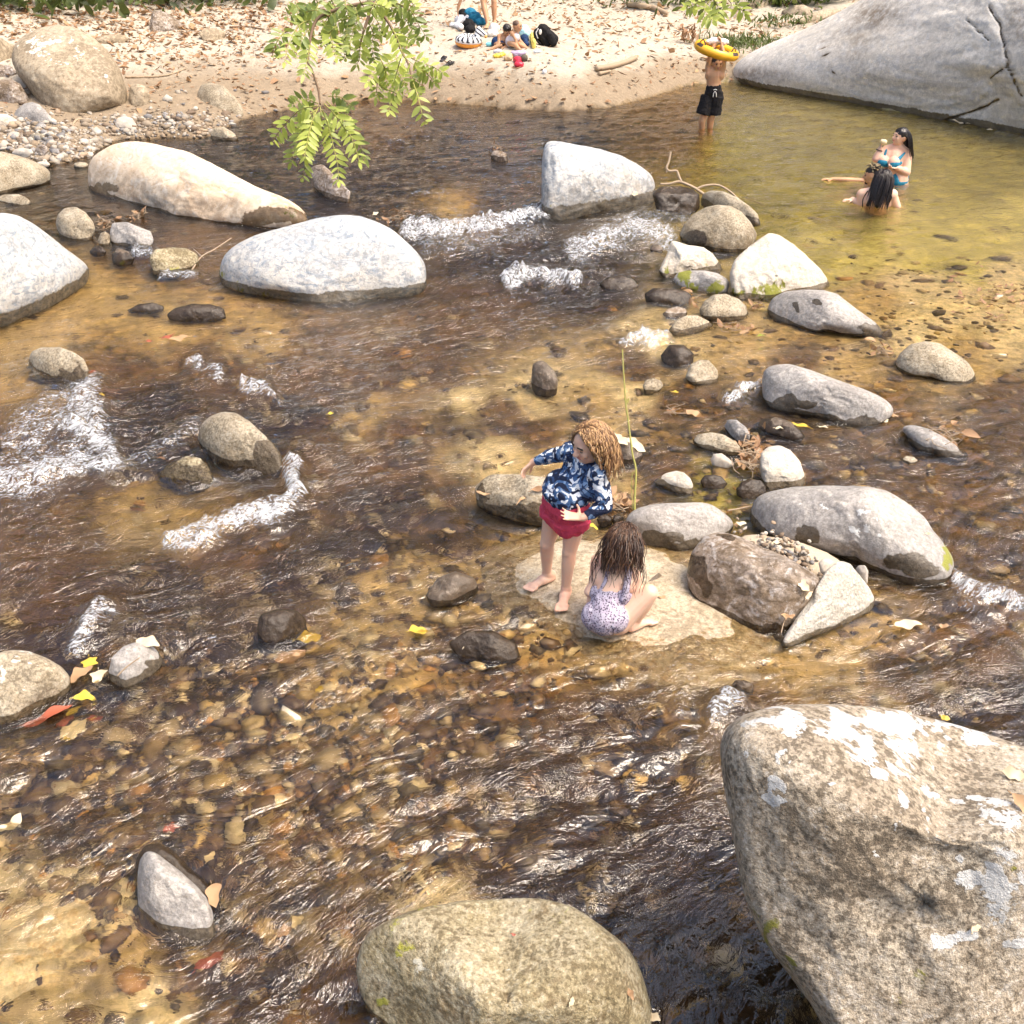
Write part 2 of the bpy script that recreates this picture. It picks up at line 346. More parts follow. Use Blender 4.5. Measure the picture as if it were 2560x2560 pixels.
# ---------------------------------------------------------------- rock materials
def rock_mat(name, c1, c2, c3=None, sc1=5.0, lich=(.80, .79, .74), moss=(.22, .22, .03), wetc=.30, grain=.5, gscale=110, vein=None, bump=.7, rough=.8, lscale=11, bscale=26, grime=(.10, .065, .03), mott=None):
    t = NT(name)
    ob = t.obco(); r = t.rnd()
    off = t.n('CombineXYZ'); t.l(t.math('MULTIPLY', r, 37.0), off.inputs[0]); t.l(t.math('MULTIPLY', r, 91.0), off.inputs[1])
    co = t.vmath('ADD', ob, off.outputs[0])
    a = t.noise(co, sc1, 5, .62, .6)
    c = t.mix(t.ramp(a, .32, .68), c1, c2)
    if c3 is not None:
        c = t.mix(t.ramp(t.noise(co, sc1*2.6, 4, .6, 1.5), .52, .70), c, c3)
    if vein is not None:
        vc, vs_, va = vein
        x = t.noise(t.mapping(co, (0, 0, 0), (.4, .3, .7), (1, 1, 2.4)), vs_, 6, .7, 2.8)
        c = t.mix(t.math('MULTIPLY', t.ramp(x, .50, .62), va), c, vc)
    if mott is not None:
        ms_, md, ml, ma = mott
        big = t.math('MULTIPLY', t.math('SUBTRACT', t.noise(co, ms_*.09, 3, .6), .5), .55)
        x = t.math('ADD', t.noise(co, ms_, 5, .68), big)
        c = t.mix(t.math('MULTIPLY', t.ramp(x, .50, .40), ma), c, md); c = t.mix(t.math('MULTIPLY', t.ramp(x, .54, .66), ma), c, ml)
    g = t.noise(co, gscale, 3, .75); g2 = t.vor(co, gscale*1.3)
    gg = t.math('ADD', t.math('MULTIPLY', t.math('SUBTRACT', g, .5), grain*2.6), 1.0)
    cm = t.n('CombineColor')
    for k in range(3): t.l(gg, cm.inputs[k])
    c = t.mix(1.0, c, cm.outputs[0], 'MULTIPLY')
    spk = t.ramp(t.noise(co, gscale*.45, 2, .5), .66, .72)
    c = t.mix(t.math('MULTIPLY', spk, grain*.6), c, tuple(x*.35 for x in c1))
    # grime: brown staining low on the stone
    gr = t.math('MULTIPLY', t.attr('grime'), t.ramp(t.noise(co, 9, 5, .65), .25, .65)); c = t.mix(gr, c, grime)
    # lichen crusts with crisp edges
    ln = t.math('ADD', t.math('MULTIPLY', t.noise(co, lscale, 6, .62, .5), .8), t.math('MULTIPLY', t.noise(co, lscale*6, 3, .6), .2))
    lm = t.ramp(t.math('ADD', ln, t.math('MULTIPLY', t.attr('lichen'), .55)), .735, .765)
    lc = t.mix(t.noise(co, 70, 3, .7), tuple(x*.80 for x in lich), tuple(min(1, x*1.12) for x in lich))
    c = t.mix(lm, c, lc)
    # moss
    mn = t.math('ADD', t.noise(co, 16, 5, .7, .4), t.math('MULTIPLY', t.attr('moss'), .55))
    mm = t.ramp(mn, .80, .93)
    mc = t.mix(t.noise(co, 160, 3, .7), tuple(x*.45 for x in moss), tuple(x*1.5 for x in moss))
    c = t.mix(mm, c, mc)
    # wet band by the water, plus the dark patches set per stone
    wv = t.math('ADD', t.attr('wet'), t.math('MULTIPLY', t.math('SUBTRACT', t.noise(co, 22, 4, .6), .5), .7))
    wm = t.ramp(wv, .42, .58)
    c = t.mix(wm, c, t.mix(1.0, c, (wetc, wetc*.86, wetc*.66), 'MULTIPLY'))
    h = t.math('ADD', t.math('MULTIPLY', t.noise(co, bscale, 6, .66), .022), t.math('ADD', t.math('MULTIPLY', g, .0030), t.math('MULTIPLY', lm, .0022)))
    h = t.math('ADD', h, t.math('MULTIPLY', t.math('MULTIPLY', mm, t.noise(co, 200, 2, .6)), .006))
    nb = t.bump(h, bump, 1.0)
    return t.done(t.bsdf(c, t.math('SUBTRACT', rough, t.math('MULTIPLY', wm, rough-.22)), nb, .45))
MR = {
 'bluewhite': rock_mat('blue_white_granite', (.50, .48, .44), (.38, .395, .405), (.58, .54, .475), 3.0, vein=((.19, .235, .285), 4.2, .85), grain=.25, gscale=80, bump=.55, grime=(.13, .09, .05), mott=(22, (.21, .22, .23), (.58, .54, .475), .55)),
 'cream': rock_mat('cream_granite', (0.702, 0.603, 0.470), (0.648, 0.496, 0.342), (0.738, 0.683, 0.590), 1.6, vein=((.50, .34, .20), 3.2, .55), grain=.14, bump=.35, grime=(.15, .095, .055)),
 'lichen': rock_mat('lichen_crusted_stone', (.32, .25, .165), (.40, .325, .225), (.25, .195, .13), 2.4, lich=(.66, .63, .55), grain=.4, gscale=60, bump=.7, lscale=4.2, mott=(16, (.16, .12, .075), (.47, .41, .31), .6), bscale=12),
 'grey': rock_mat('grey_basalt', (.36, .33, .295), (.27, .25, .23), (.45, .41, .36), 3.0, grain=.4, gscale=120, bump=.5, rough=.62, lich=(.66, .65, .61), lscale=16, mott=(40, (.16, .14, .12), (.52, .48, .43), .5)),
 'tan': rock_mat('tan_granite', (.31, .25, .165), (.38, .325, .235), (.25, .195, .12), 5, grain=.6, gscale=130, bump=.6, lich=(.62, .59, .52), mott=(55, (.12, .09, .055), (.48, .42, .33), .65)),
 'brown': rock_mat('brown_streaked_stone', (.23, .165, .105), (.34, .285, .24), (.50, .455, .42), 4.2, vein=((.085, .05, .02), 4.0, .85), grain=.4, bump=.5, rough=.5, mott=(30, (.09, .06, .03), (.50, .46, .42), .55)),
 'pale': rock_mat('pale_rough_stone', (0.561, 0.511, 0.428), (0.459, 0.402, 0.323), (0.646, 0.603, 0.533), 5, vein=((.36, .29, .22), 8, .45), grain=.3, bump=1.1, bscale=14),
 'conglomerate': rock_mat('pale_pitted_stone', (0.578, 0.536, 0.460), (0.484, 0.435, 0.355), (0.629, 0.594, 0.533), 8, grain=.62, gscale=70, bump=1.2, bscale=34),
 'dark': rock_mat('dark_wet_stone', (.085, .06, .038), (.15, .11, .075), (.21, .165, .12), 7, grain=.5, bump=.6, rough=.28),
 'mossy': rock_mat('mossy_boulder_stone', (.285, .23, .125), (.35, .295, .19), (.19, .14, .075), 3.5, lich=(.55, .51, .40), moss=(.36, .34, .05), grain=.7, gscale=105, bump=.9, lscale=16, mott=(50, (.10, .07, .03), (.50, .44, .31), .7)),
 'giant': rock_mat('lichen_patched_boulder_stone', (.34, .275, .195), (.41, .35, .265), (.25, .195, .13), 3.0, lich=(.56, .55, .525), moss=(.22, .205, .035), grain=.7, gscale=120, bump=.9, lscale=11, mott=(46, (.09, .066, .042), (.56, .50, .42), .75), bscale=30),
 'slab': rock_mat('pale_cliff_stone', (.70, .65, .58), (.58, .54, .475), (.76, .71, .64), 1.1, vein=((.42, .425, .43), 1.2, .55), grain=.35, gscale=45, bump=.75, lscale=3, bscale=7, grime=(.17, .115, .065), mott=(12, (.42, .39, .35), (.80, .76, .70), .45)),
 'gravel': rock_mat('smooth_cobble_stone', (0.493, 0.427, 0.339), (0.374, 0.327, 0.275), (0.578, 0.519, 0.436), 5, grain=.25, bump=.25),
}
# ---------------------------------------------------------------- rock builder
ROCKS = {}
def rock(name, label, top, bot, kind, T=.75, ext=.4, sub=5, amp=.05, facets=3, p=2.35, wet=.045, grime=.0, moss=(), lich=0.0, lichp=(), onland=False, z0=0.0, group=None, seed=None, extra=None, frq=1.6, mossall=0.0, category='rock', off=0.0, post=None, planes=(), darkp=()):
    tw, tp = top; bw, bp = bot
    tp = px(tw, tp); bp = px(bw, bp)
    hpx = max(tp[:, 1].max(), bp[:, 1].max())-tp[:, 1].min()
    sd_ = seed if seed is not None else (sum(ord(ch) for ch in label)*7) % 991
    be = bp.copy(); nb_ = len(be)
    wgt = np.sin(np.linspace(.12, 1-.12, nb_)*np.pi)**.5 if nb_ > 1 else np.ones(1)
    be[:, 1] += ext*hpx*wgt
    poly = np.vstack([tp, be])
    x, y = poly[:, 0], poly[:, 1]; x2, y2 = np.roll(x, -1), np.roll(y, -1); cr = x*y2-x2*y; A_ = cr.sum()/2
    cx = ((x+x2)*cr).sum()/(6*A_); cyy = ((y+y2)*cr).sum()/(6*A_)
    NA = 360
    ph = np.linspace(0, 2*np.pi, NA, endpoint=False); rr = np.zeros(NA)
    dirs = np.stack([np.cos(ph), np.sin(ph)], 1)
    for i in range(len(poly)):
        a = poly[i]-(cx, cyy); b = poly[(i+1) % len(poly)]-(cx, cyy); e = b-a
        den = dirs[:, 0]*e[1]-dirs[:, 1]*e[0]; den = np.where(np.abs(den) < 1e-9, 1e-9, den)
        tt = (a[0]*e[1]-a[1]*e[0])/den; uu = (a[0]*dirs[:, 1]-a[1]*dirs[:, 0])/den
        ok = (tt > 0) & (uu >= -1e-6) & (uu <= 1+1e-6); rr = np.where(ok, np.maximum(rr, tt), rr)
    bad = rr <= 0
    if bad.any(): rr[bad] = np.interp(ph[bad], ph[~bad], rr[~bad], period=2*np.pi)
    kn = np.exp(-(np.arange(-9, 10)/4.0)**2); kn /= kn.sum()
    rr = np.convolve(np.r_[rr[-9:], rr, rr[:9]], kn, 'valid')
    # where the visible lower edge meets the water or the sand
    if onland:
        g = PT(bp[:, 0], bp[:, 1]); dw = (g-CAM)@FW
    else:
        dw = depth_at(bp[:, 0], bp[:, 1], z0)
    dxy = bp-(cx, cyy); rho = np.hypot(dxy[:, 0], dxy[:, 1])/np.interp(np.arctan2(dxy[:, 1], dxy[:, 0]) % (2*np.pi), ph, rr, period=2*np.pi)
    rho = np.clip(rho, 0, .985); nz = (1-rho**p)**(1/p)
    mr = np.sqrt(abs(A_)/np.pi)*np.median(dw)/F
    Tm = T*mr
    need = dw+Tm*nz; wts = np.clip(nz, .15, 1)
    xs = bp[:, 0]-cx
    if len(xs) > 2 and np.ptp(xs) > 10:
        k_, a_ = np.polyfit(xs, need, 1, w=wts)
        lim = 1.2*np.median(dw)/F*1.0
        if abs(k_) > lim: k_ = np.sign(k_)*lim; a_ = np.average(need-k_*xs, weights=wts)
    else: k_, a_ = 0.0, np.average(need, weights=wts)
    a_ += off
    v, f = ico(sub); n = v.copy()
    rs = np.random.default_rng(sd_+5)
    d = v.copy()
    d[:, 2] = np.sign(v[:, 2])*np.maximum(0, 1-np.minimum(1, np.hypot(v[:, 0], v[:, 1]))**p)**(1/p)
    # flat faces worn into the stone, on the sides that do not make the outline
    for _ in range(facets):
        ax = rs.normal(size=3); ax[2] = abs(ax[2])+.9; ax /= np.linalg.norm(ax)
        lim = rs.uniform(.72, .9); over = d@ax-lim
        sm = np.where(over > -.12, (np.maximum(over, -.12)+.12)**2/.48, 0); sm = np.where(over > .12, over, sm)
        d = d-ax*sm[:, None]*.9
    for ax_, lim in planes:
        ax = np.array(ax_, float); ax /= np.linalg.norm(ax); over = d@ax-lim
        sm = np.where(over > -.06, (np.maximum(over, -.06)+.06)**2/.24, 0); sm = np.where(over > .06, over, sm); d = d-ax*sm[:, None]
    seedv = rs.uniform(0, 40, 3)
    q = v*frq+seedv
    nzv = fbm(q, 4)*1.0+.25*fbm(q*5, 3)
    wsil = .35+.65*np.abs(v[:, 2])
    d = d*(1+amp*2.0*(nzv*wsil)[:, None])*(1+.010*(fbm(v*9+seedv, 3)*wsil)[:, None]+.022*(np.minimum(0, fbm(v*3.3+seedv+3, 3)-.05)*wsil)[:, None])
    d[:, 2] += amp*1.6*fbm(v*frq*2.2+seedv+9, 3)*np.abs(v[:, 2])
    phv = np.arctan2(v[:, 1], v[:, 0]) % (2*np.pi); rv = np.interp(phv, ph, rr, period=2*np.pi)
    rad = np.hypot(d[:, 0], d[:, 1])*rv; ca, sa = np.cos(phv), np.sin(phv)
    # vertices near the pole keep their own direction
    pxx = cx+rad*ca; pyy = cyy+rad*sa
    dep_ = a_+k_*(pxx-cx)-Tm*d[:, 2]
    dep_ = np.maximum(dep_, .8)
    pos = CAM+ray(pxx, pyy)*dep_[:, None]
    fr = f[:, ::-1]
    c0 = pos[fr[:, 0]]; nn_ = np.cross(pos[fr[:, 1]]-c0, pos[fr[:, 2]]-c0); out = ((c0-pos.mean(0))*nn_).sum()
    if out < 0: fr = f
    attrs = {}
    zz = pos[:, 2]
    if onland:
        gz = np.interp(pxx, np.sort(bp[:, 0]), g[np.argsort(bp[:, 0]), 2]); hh = zz-gz
    else: hh = zz-z0
    nw = fbm(pos*4+seedv, 3)
    attrs['wet'] = 1-sstep(wet*.3, wet*1.7, hh-.03*nw) if wet > 0 else np.zeros(len(pos))
    ht = max(hh.max(), .05)
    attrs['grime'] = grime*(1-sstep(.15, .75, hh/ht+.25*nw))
    mo = np.full(len(pos), mossall, float)
    pr = np.stack([pxx, pyy], 1)
    prw = pr+np.stack([fbm(pos*7+seedv, 4), fbm(pos*7+seedv+7, 4)], 1)*(.085*F/np.median(dep_))
    for wn, mx, my, mr_, ms_ in moss:
        c_ = px(wn, [(mx, my)])[0]; r_ = mr_*WIN[wn][2]
        mo = np.maximum(mo, ms_*np.exp(-(((prw-c_)**2).sum(1)/r_**2))*(v[:, 2] > -.6))
    li = np.full(len(pos), lich, float)
    for wn, mx, my, rx_, ry_, ms_ in lichp:
        c_ = px(wn, [(mx, my)])[0]; s_ = WIN[wn][2]
        e_ = (((prw-c_)/(np.array([rx_, ry_])*s_*1.15))**2).sum(1)
        val = (.62 if ms_ > 0 else 1)*ms_*np.exp(-e_**2)*(v[:, 2] > -.3)
        li = np.where(np.abs(val) > np.abs(li), val, li) if ms_ < 0 else np.maximum(li, val)
    attrs['moss'] = mo; attrs['lichen'] = li
    for wn, mx, my, rx_, ry_ in darkp:  # extra patches, darker and glossier, placed stone by stone
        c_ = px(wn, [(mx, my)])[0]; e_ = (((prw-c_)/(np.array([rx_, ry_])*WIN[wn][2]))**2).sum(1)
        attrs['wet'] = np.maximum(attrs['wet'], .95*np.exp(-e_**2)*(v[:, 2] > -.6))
    loc = np.array([pos[:, 0].mean(), pos[:, 1].mean(), max(zz.min(), -.3)])
    if post is not None: pos = post(pos, pr, v, attrs)
    o = thing(name, pos, fr, loc, [MR[kind]], label, category, group, attrs)
    ROCKS[label] = (pos, pxx, pyy, dep_)
    return o
def on_rock(pxs, pys, label):
    """front-most rock surface point behind a photo pixel"""
    pos, a, b, dd = ROCKS[label]
    out = []
    for x, y in zip(np.ravel(pxs), np.ravel(pys)):
        d2 = (a-x)**2+(b-y)**2; k = np.argsort(d2)[:14]; k = k[np.argmin(dd[k]+0*d2[k])]
        out.append(CAM+ray(x, y)*(dd[k]-.004))
    return np.array(out)

G1, G2, G3 = 'boulders standing in the stream', 'stones along the dam of rocks', 'stones on the bank'
# ---- foreground
K_L = [('K', 850, 110, 260, 50, .9), ('K', 640, 100, 140, 30, .8), ('K', 690, 250, 40, 36, .9), ('K', 690, 335, 36, 24, .9), ('K', 765, 290, 22, 28, .7), ('K', 605, 430, 66, 70, .9), ('K', 600, 545, 62, 50, .9), ('K', 605, 505, 34, 26, -.6), ('K', 1100, 150, 330, 60, .9), ('K', 1080, 290, 120, 90, .9), ('K', 1240, 230, 110, 80, .9), ('K', 1300, 390, 110, 50, .85), ('K', 1130, 430, 70, 50, .9), ('K', 1480, 480, 60, 60, .85), ('K', 1640, 540, 110, 50, .8), ('K', 1780, 620, 110, 120, .8), ('K', 1850, 760, 80, 160, .75), ('K', 1230, 600, 45, 60, .8), ('K', 1420, 640, 34, 40, .75), ('K', 1140, 800, 20, 30, .7), ('K', 1370, 820, 22, 22, .6), ('K', 1590, 840, 28, 34, .8), ('K', 1560, 970, 46, 60, .95), ('K', 1740, 1010, 100, 110, .9), ('K', 1880, 1000, 60, 60, .8), ('K', 1680, 1130, 34, 40, .8), ('K', 1560, 1230, 70, 60, .95), ('K', 1860, 1260, 130, 60, .85), ('K', 1400, 85, 330, 40, .7), ('K', 1600, 300, 300, 90, .35), ('K', 870, 480, 16, 26, .7), ('K', 490, 230, 16, 26, .6), ('K', 700, 520, 10, 14, .6), ('K', 1600, 170, 240, 50, .8), ('K', 1250, 120, 420, 60, .62), ('K', 1500, 280, 330, 120, .50), ('K', 1760, 700, 120, 200, .55), ('K', 1750, 1050, 140, 130, .55)]
K_L = [(a, b, c, d*1.25, e*1.25, f) for a, b, c, d, e, f in K_L]
rock('boulder', 'huge brown boulder patched with white lichen filling the lower right corner', ('K', [(850, 1739), (700, 1500), (560, 1310), (440, 1080), (380, 850), (335, 610), (303, 430), (284, 250), (310, 135), (400, 78), (550, 42), (850, 20), (1200, 26), (1500, 64), (1800, 145), (1932, 205), (2250, 420), (2500, 900)]), ('K', [(2500, 1700), (1900, 2100), (1100, 2000)]), 'giant', T=.78, ext=.06, sub=7, amp=.035, facets=2, wet=0, lich=-.1, lichp=K_L, off=-.28,
     moss=[('K', 460, 1180, 60, .9), ('K', 530, 1290, 60, .9), ('K', 640, 1440, 60, .7), ('K', 1350, 1480, 130, .50), ('K', 850, 30, 300, .36), ('K', 1320, 1640, 120, .42), ('K', 1870, 920, 40, .8), ('K', 1720, 1700, 160, .42)], category='boulder', group=G1, p=2.6, planes=[((.15, -.86, .48), .66), ((-.12, .18, .97), .70)])
rock('boulder', 'broad olive mossy boulder rising from the bottom edge of the photo', ('J', [(290, 1560), (212, 1350), (188, 1200), (222, 1100), (282, 1012), (420, 952), (560, 902), (750, 866), (1000, 842), (1200, 852), (1350, 892), (1500, 990), (1650, 1110), (1720, 1220), (1770, 1380), (1812, 1540)]), ('J', [(1700, 1850), (1000, 1950), (450, 1850)]), 'mossy', T=.85, ext=.04, sub=7, amp=.03, facets=2, wet=.03, off=.12, planes=[((0, -.70, .70), .68), ((-.75, .0, .65), .80)],
     moss=[('J', 480, 1080, 180, .55), ('J', 340, 1400, 70, .75), ('J', 500, 930, 160, .45), ('J', 1250, 870, 250, .38), ('J', 900, 980, 300, .3), ('J', 1600, 1250, 100, .4)], lichp=[('J', 560, 1200, 60, 40, .6), ('J', 580, 1270, 40, 30, .6), ('J', 945, 1255, 26, 18, .6), ('J', 1095, 1275, 26, 16, .6), ('J', 1280, 920, 120, 40, .3)], category='boulder', group=G1, p=2.5)
rock('boulder', 'small triangular grey boulder ringed by rushing water at lower left', ('I', [(738, 900), (735, 760), (745, 650), (785, 592), (835, 602), (880, 640), (960, 700), (1050, 780), (1110, 850), (1140, 920)]), ('I', [(1165, 990), (1130, 1040), (1040, 1065), (900, 1045), (810, 1005), (755, 940)]), 'grey', T=.8, ext=.25, sub=6, amp=.03, wet=.018, lich=.12, group=G1, category='boulder')
rock('stone', 'brown algae covered stone awash around the triangular boulder', ('I', [(715, 800), (730, 640), (775, 560), (850, 545), (930, 590), (1010, 680), (1110, 760), (1190, 850), (1200, 930)]), ('I', [(1180, 1010), (1080, 1060), (900, 1065), (790, 1010)]), 'dark', T=.9, ext=.3, sub=5, amp=.03, wet=.2, off=.10, z0=-.03, group=G1)
# ---- left side
rock('boulder', 'grey brown boulder with a bald white cap at the left edge', ('G', [(-160, 1200), (-80, 1080), (0, 1032), (60, 1019), (150, 1026), (250, 1060), (330, 1110), (378, 1170)]), ('G', [(385, 1215), (340, 1290), (250, 1350), (150, 1390), (50, 1410), (-80, 1400)]), 'tan', T=.8, ext=.25, sub=6, amp=.03, wet=.04, lich=.0, lichp=[('G', 60, 1150, 170, 120, .62), ('G', 180, 1080, 90, 50, .55)], group=G1, category='boulder')
rock('stone', 'round grey stone with a dry leaf on top beside yellow leaves', ('G', [(580, 1140), (600, 1060), (660, 1000), (730, 975), (800, 985), (850, 1030), (878, 1080)]), ('G', [(860, 1120), (800, 1150), (720, 1200), (640, 1245), (592, 1205)]), 'grey', T=.85, ext=.3, sub=5, amp=.03, wet=.035, darkp=[('G', 830, 1090, 60, 60)], group=G1)
rock('boulder', 'egg shaped boulder half bleached and half dark above the left rapid', ('D', [(1060, 1060), (1080, 990), (1130, 945), (1200, 922), (1270, 930), (1340, 975), (1400, 1030), (1460, 1080), (1510, 1150)]), ('D', [(1525, 1230), (1500, 1265), (1400, 1262), (1250, 1240), (1170, 1190), (1100, 1130)]), 'tan', T=.85, ext=.25, sub=6, amp=.02, facets=2, wet=.05, lichp=[('D', 1200, 1020, 130, 90, .30)], grime=.5, darkp=[('D', 1450, 1150, 110, 110), ('D', 1330, 1230, 160, 50)], group=G1, category='boulder')
rock('stone', 'low mossy stone awash in front of the egg shaped boulder', ('D', [(840, 1265), (900, 1205), (1000, 1160), (1080, 1168), (1120, 1210)]), ('D', [(1150, 1260), (1080, 1330), (980, 1310), (880, 1280)]), 'mossy', T=.7, ext=.4, sub=5, amp=.05, wet=.10, group=G1)
rock('boulder', 'speckled olive boulder with yellow flecks near the left rapid', ('D', [(150, 650), (165, 600), (220, 575), (320, 575), (400, 605), (450, 640), (476, 700)]), ('D', [(470, 760), (430, 795), (370, 805), (300, 790), (260, 750), (200, 720), (160, 690)]), 'tan', T=.85, ext=.3, sub=5, amp=.03, wet=.05, lichp=[('D', 260, 650, 70, 35, .5)], lich=.10, mossall=.16, darkp=[('D', 420, 740, 90, 70)], group=G1, category='boulder')
rock('boulder', 'large blue white boulder cut by the left edge of the photo', ('D', [(-300, 200), (-250, -20), (0, -148), (100, -128), (180, -85), (260, -30), (330, 28), (400, 82), (450, 120), (478, 150)]), ('D', [(470, 185), (435, 225), (350, 300), (300, 360), (200, 400), (100, 440), (0, 458), (-150, 470)]), 'bluewhite', T=.85, ext=.18, sub=6, amp=.025, facets=2, wet=.11, grime=.2, group=G1, category='boulder')
rock('boulder', 'large flat topped white boulder with blue veins left of the rapids', ('X', [(545, 680), (556, 640), (590, 612), (640, 588), (720, 565), (790, 545), (828, 540), (862, 537), (895, 540), (940, 554), (975, 572), (1005, 594), (1035, 622), (1058, 645), (1069, 668)]), ('X', [(1069, 688), (1052, 706), (985, 730), (938, 745), (895, 757), (870, 772), (820, 776), (775, 770), (740, 760), (690, 738), (640, 722), (590, 712), (556, 700)]), 'bluewhite', T=.75, ext=.22, sub=6, amp=.03, facets=3, wet=.085, grime=.25, moss=[('D', 1150, 170, 90, .8), ('D', 1280, 265, 90, .7), ('D', 1420, 290, 70, .65)], group=G1, category='boulder')
rock('boulder', 'long cream white boulder sloping down to the right at upper left', ('A', [(468, 930), (475, 870), (520, 820), (600, 775), (700, 756), (800, 766), (900, 790), (1000, 812), (1080, 848), (1200, 912), (1290, 960), (1400, 1020), (1520, 1055), (1600, 1105), (1660, 1160)]), ('A', [(1640, 1178), (1560, 1195), (1450, 1210), (1200, 1205), (1000, 1190), (880, 1175), (750, 1105), (600, 1060), (510, 1010), (475, 965)]), 'cream', T=.75, ext=.18, sub=6, amp=.03, facets=2, wet=.02, grime=.6, darkp=[('A', 1480, 1160, 200, 50), ('A', 560, 1010, 90, 40)], group=G1, category='boulder', moss=[('A', 1560, 1150, 90, .55)])
rock('boulder', 'smooth beige flat boulder at the left edge below the gravel bar', ('A', [(-200, 900), (-100, 830), (0, 812), (80, 830), (170, 860), (240, 895), (272, 925)]), ('A', [(265, 965), (200, 1000), (100, 1030), (0, 1042), (-120, 1030)]), 'tan', T=.7, ext=.25, sub=5, amp=.02, wet=.02, lich=-.1, group=G1, category='boulder')
rock('stone', 'low tan stone squeezed between two left edge boulders', ('A', [(-60, 1075), (20, 1045), (100, 1042), (150, 1065), (168, 1090)]), ('A', [(120, 1105), (60, 1100), (0, 1090)]), 'tan', T=.8, ext=.5, sub=4, amp=.03, wet=.02, group=G1)
rock('stone', 'round sandy coloured stone beside the blue white boulder', ('A', [(298, 1200), (310, 1150), (350, 1115), (410, 1110), (460, 1140), (500, 1190), (512, 1230)]), ('A', [(490, 1270), (440, 1298), (390, 1295), (320, 1245)]), 'tan', T=.9, ext=.25, sub=5, amp=.035, wet=.03, group=G1)
rock('stone', 'angular grey stone with dry stalks caught on its left side', ('A', [(590, 1240), (600, 1195), (680, 1190), (760, 1225), (810, 1240), (826, 1285)]), ('A', [(810, 1320), (740, 1335), (690, 1345), (620, 1310), (592, 1272)]), 'grey', T=.8, ext=.25, sub=5, amp=.05, facets=5, wet=.03, group=G1)
rock('stone', 'fist sized brown stone beside the angular grey stone', ('A', [(525, 1290), (540, 1250), (565, 1240), (592, 1262)]), ('A', [(588, 1310), (560, 1325), (532, 1312)]), 'tan', T=.9, ext=.3, sub=4, amp=.03, wet=.02, group=G1)
rock('stone', 'gravelly olive stone with a green moss tuft left of the white boulder', ('D', [(800, 95), (830, 50), (920, 38), (1000, 45), (1062, 78)]), ('D', [(1070, 110), (1020, 160), (950, 205), (890, 200), (820, 155)]), 'mossy', T=.8, ext=.3, sub=5, amp=.05, wet=.05, moss=[('D', 960, 165, 60, .95)], group=G1)
rock('stone', 'dark wet stone with a yellow green moss spot', ('D', [(600, 75), (630, 42), (690, 60), (722, 100)]), ('D', [(700, 132), (640, 138), (605, 108)]), 'dark', T=.8, ext=.35, sub=4, amp=.04, wet=.1, moss=[('D', 660, 118, 30, .8)], group=G1)
rock('stone', 'black wet stone beneath the round sandy stone', ('D', [(480, 60), (510, 30), (550, 35), (572, 62)]), ('D', [(560, 82), (520, 86), (490, 76)]), 'dark', T=.8, ext=.4, sub=4, amp=.04, wet=.1, group=G1)
rock('stone', 'submerged dark stone carrying a red leaf', ('D', [(890, 400), (940, 365), (1030, 342), (1130, 345), (1200, 365)]), ('D', [(1215, 395), (1150, 430), (1000, 440), (920, 425)]), 'dark', T=.5, ext=.4, sub=5, amp=.04, wet=.2, group=G1)
rock('stone', 'flat dark stone just under water beside the red leaf stone', ('D', [(680, 380), (740, 345), (820, 335), (880, 355)]), ('D', [(880, 385), (800, 400), (700, 395)]), 'dark', T=.5, ext=.4, sub=4, amp=.04, wet=.2, z0=-.02, group=G1)
rock('boulder', 'brown grey boulder behind the hanging leaves', ('A', [(1650, 935), (1680, 890), (1730, 880), (1775, 920), (1830, 980), (1882, 1030)]), ('A', [(1870, 1070), (1800, 1090), (1725, 1078), (1690, 1005)]), 'brown', T=.8, ext=.2, sub=5, amp=.03, wet=.06, group=G1)
# ---- rapids
rock('boulder', 'big grey white boulder with a dark wet foot at the head of the rapids', ('B', [(1188, 950), (1190, 870), (1195, 800), (1212, 757), (1260, 755), (1360, 775), (1500, 800), (1600, 830), (1700, 880), (1770, 930), (1795, 970)]), ('B', [(1810, 1040), (1760, 1095), (1650, 1150), (1500, 1182), (1400, 1182), (1225, 1178), (1190, 1100)]), 'bluewhite', T=.85, ext=.14, sub=6, amp=.035, facets=4, wet=.16, p=2.8, grime=.5, moss=[('B', 1230, 1110, 60, .5), ('B', 1480, 1130, 90, .45)], group=G1, category='boulder')
rock('stone', 'dark wet rock under the spill beside the grey white boulder', ('O', [(170, 250), (230, 215), (330, 210), (420, 225), (470, 260)]), ('O', [(470, 330), (420, 380), (300, 395), (210, 370)]), 'dark', T=.8, ext=.2, sub=5, amp=.06, wet=.3, group=G2, off=-.1)
rock('stone', 'small brown rock topped with pale debris above the rapids', ('B', [(915, 835), (930, 810), (965, 805), (1000, 825)]), ('B', [(1010, 860), (970, 868), (925, 858)]), 'brown', T=.9, ext=.4, sub=4, amp=.05, wet=.05, group=G1)
rock('stone', 'dark submerged stone at the right end of the rapids', ('E', [(1495, 450), (1540, 415), (1620, 400), (1680, 420), (1712, 460)]), ('E', [(1680, 485), (1600, 492), (1520, 478)]), 'dark', T=.7, ext=.35, sub=5, amp=.04, wet=.25, group=G1)
rock('stone', 'dark flat stone below the yellow moss stone', ('O', [(125, 880), (180, 845), (280, 842), (380, 860), (422, 890)]), ('O', [(410, 930), (330, 955), (220, 955), (140, 925)]), 'dark', T=.7, ext=.35, sub=5, amp=.04, wet=.12, group=G2, lich=.05)
rock('stone', 'small dark brown stone left of the pale rough stone', ('O', [(160, 600), (175, 572), (215, 572), (245, 605)]), ('O', [(240, 630), (205, 632), (170, 625)]), 'dark', T=.9, ext=.3, sub=4, amp=.03, wet=.03, group=G2)
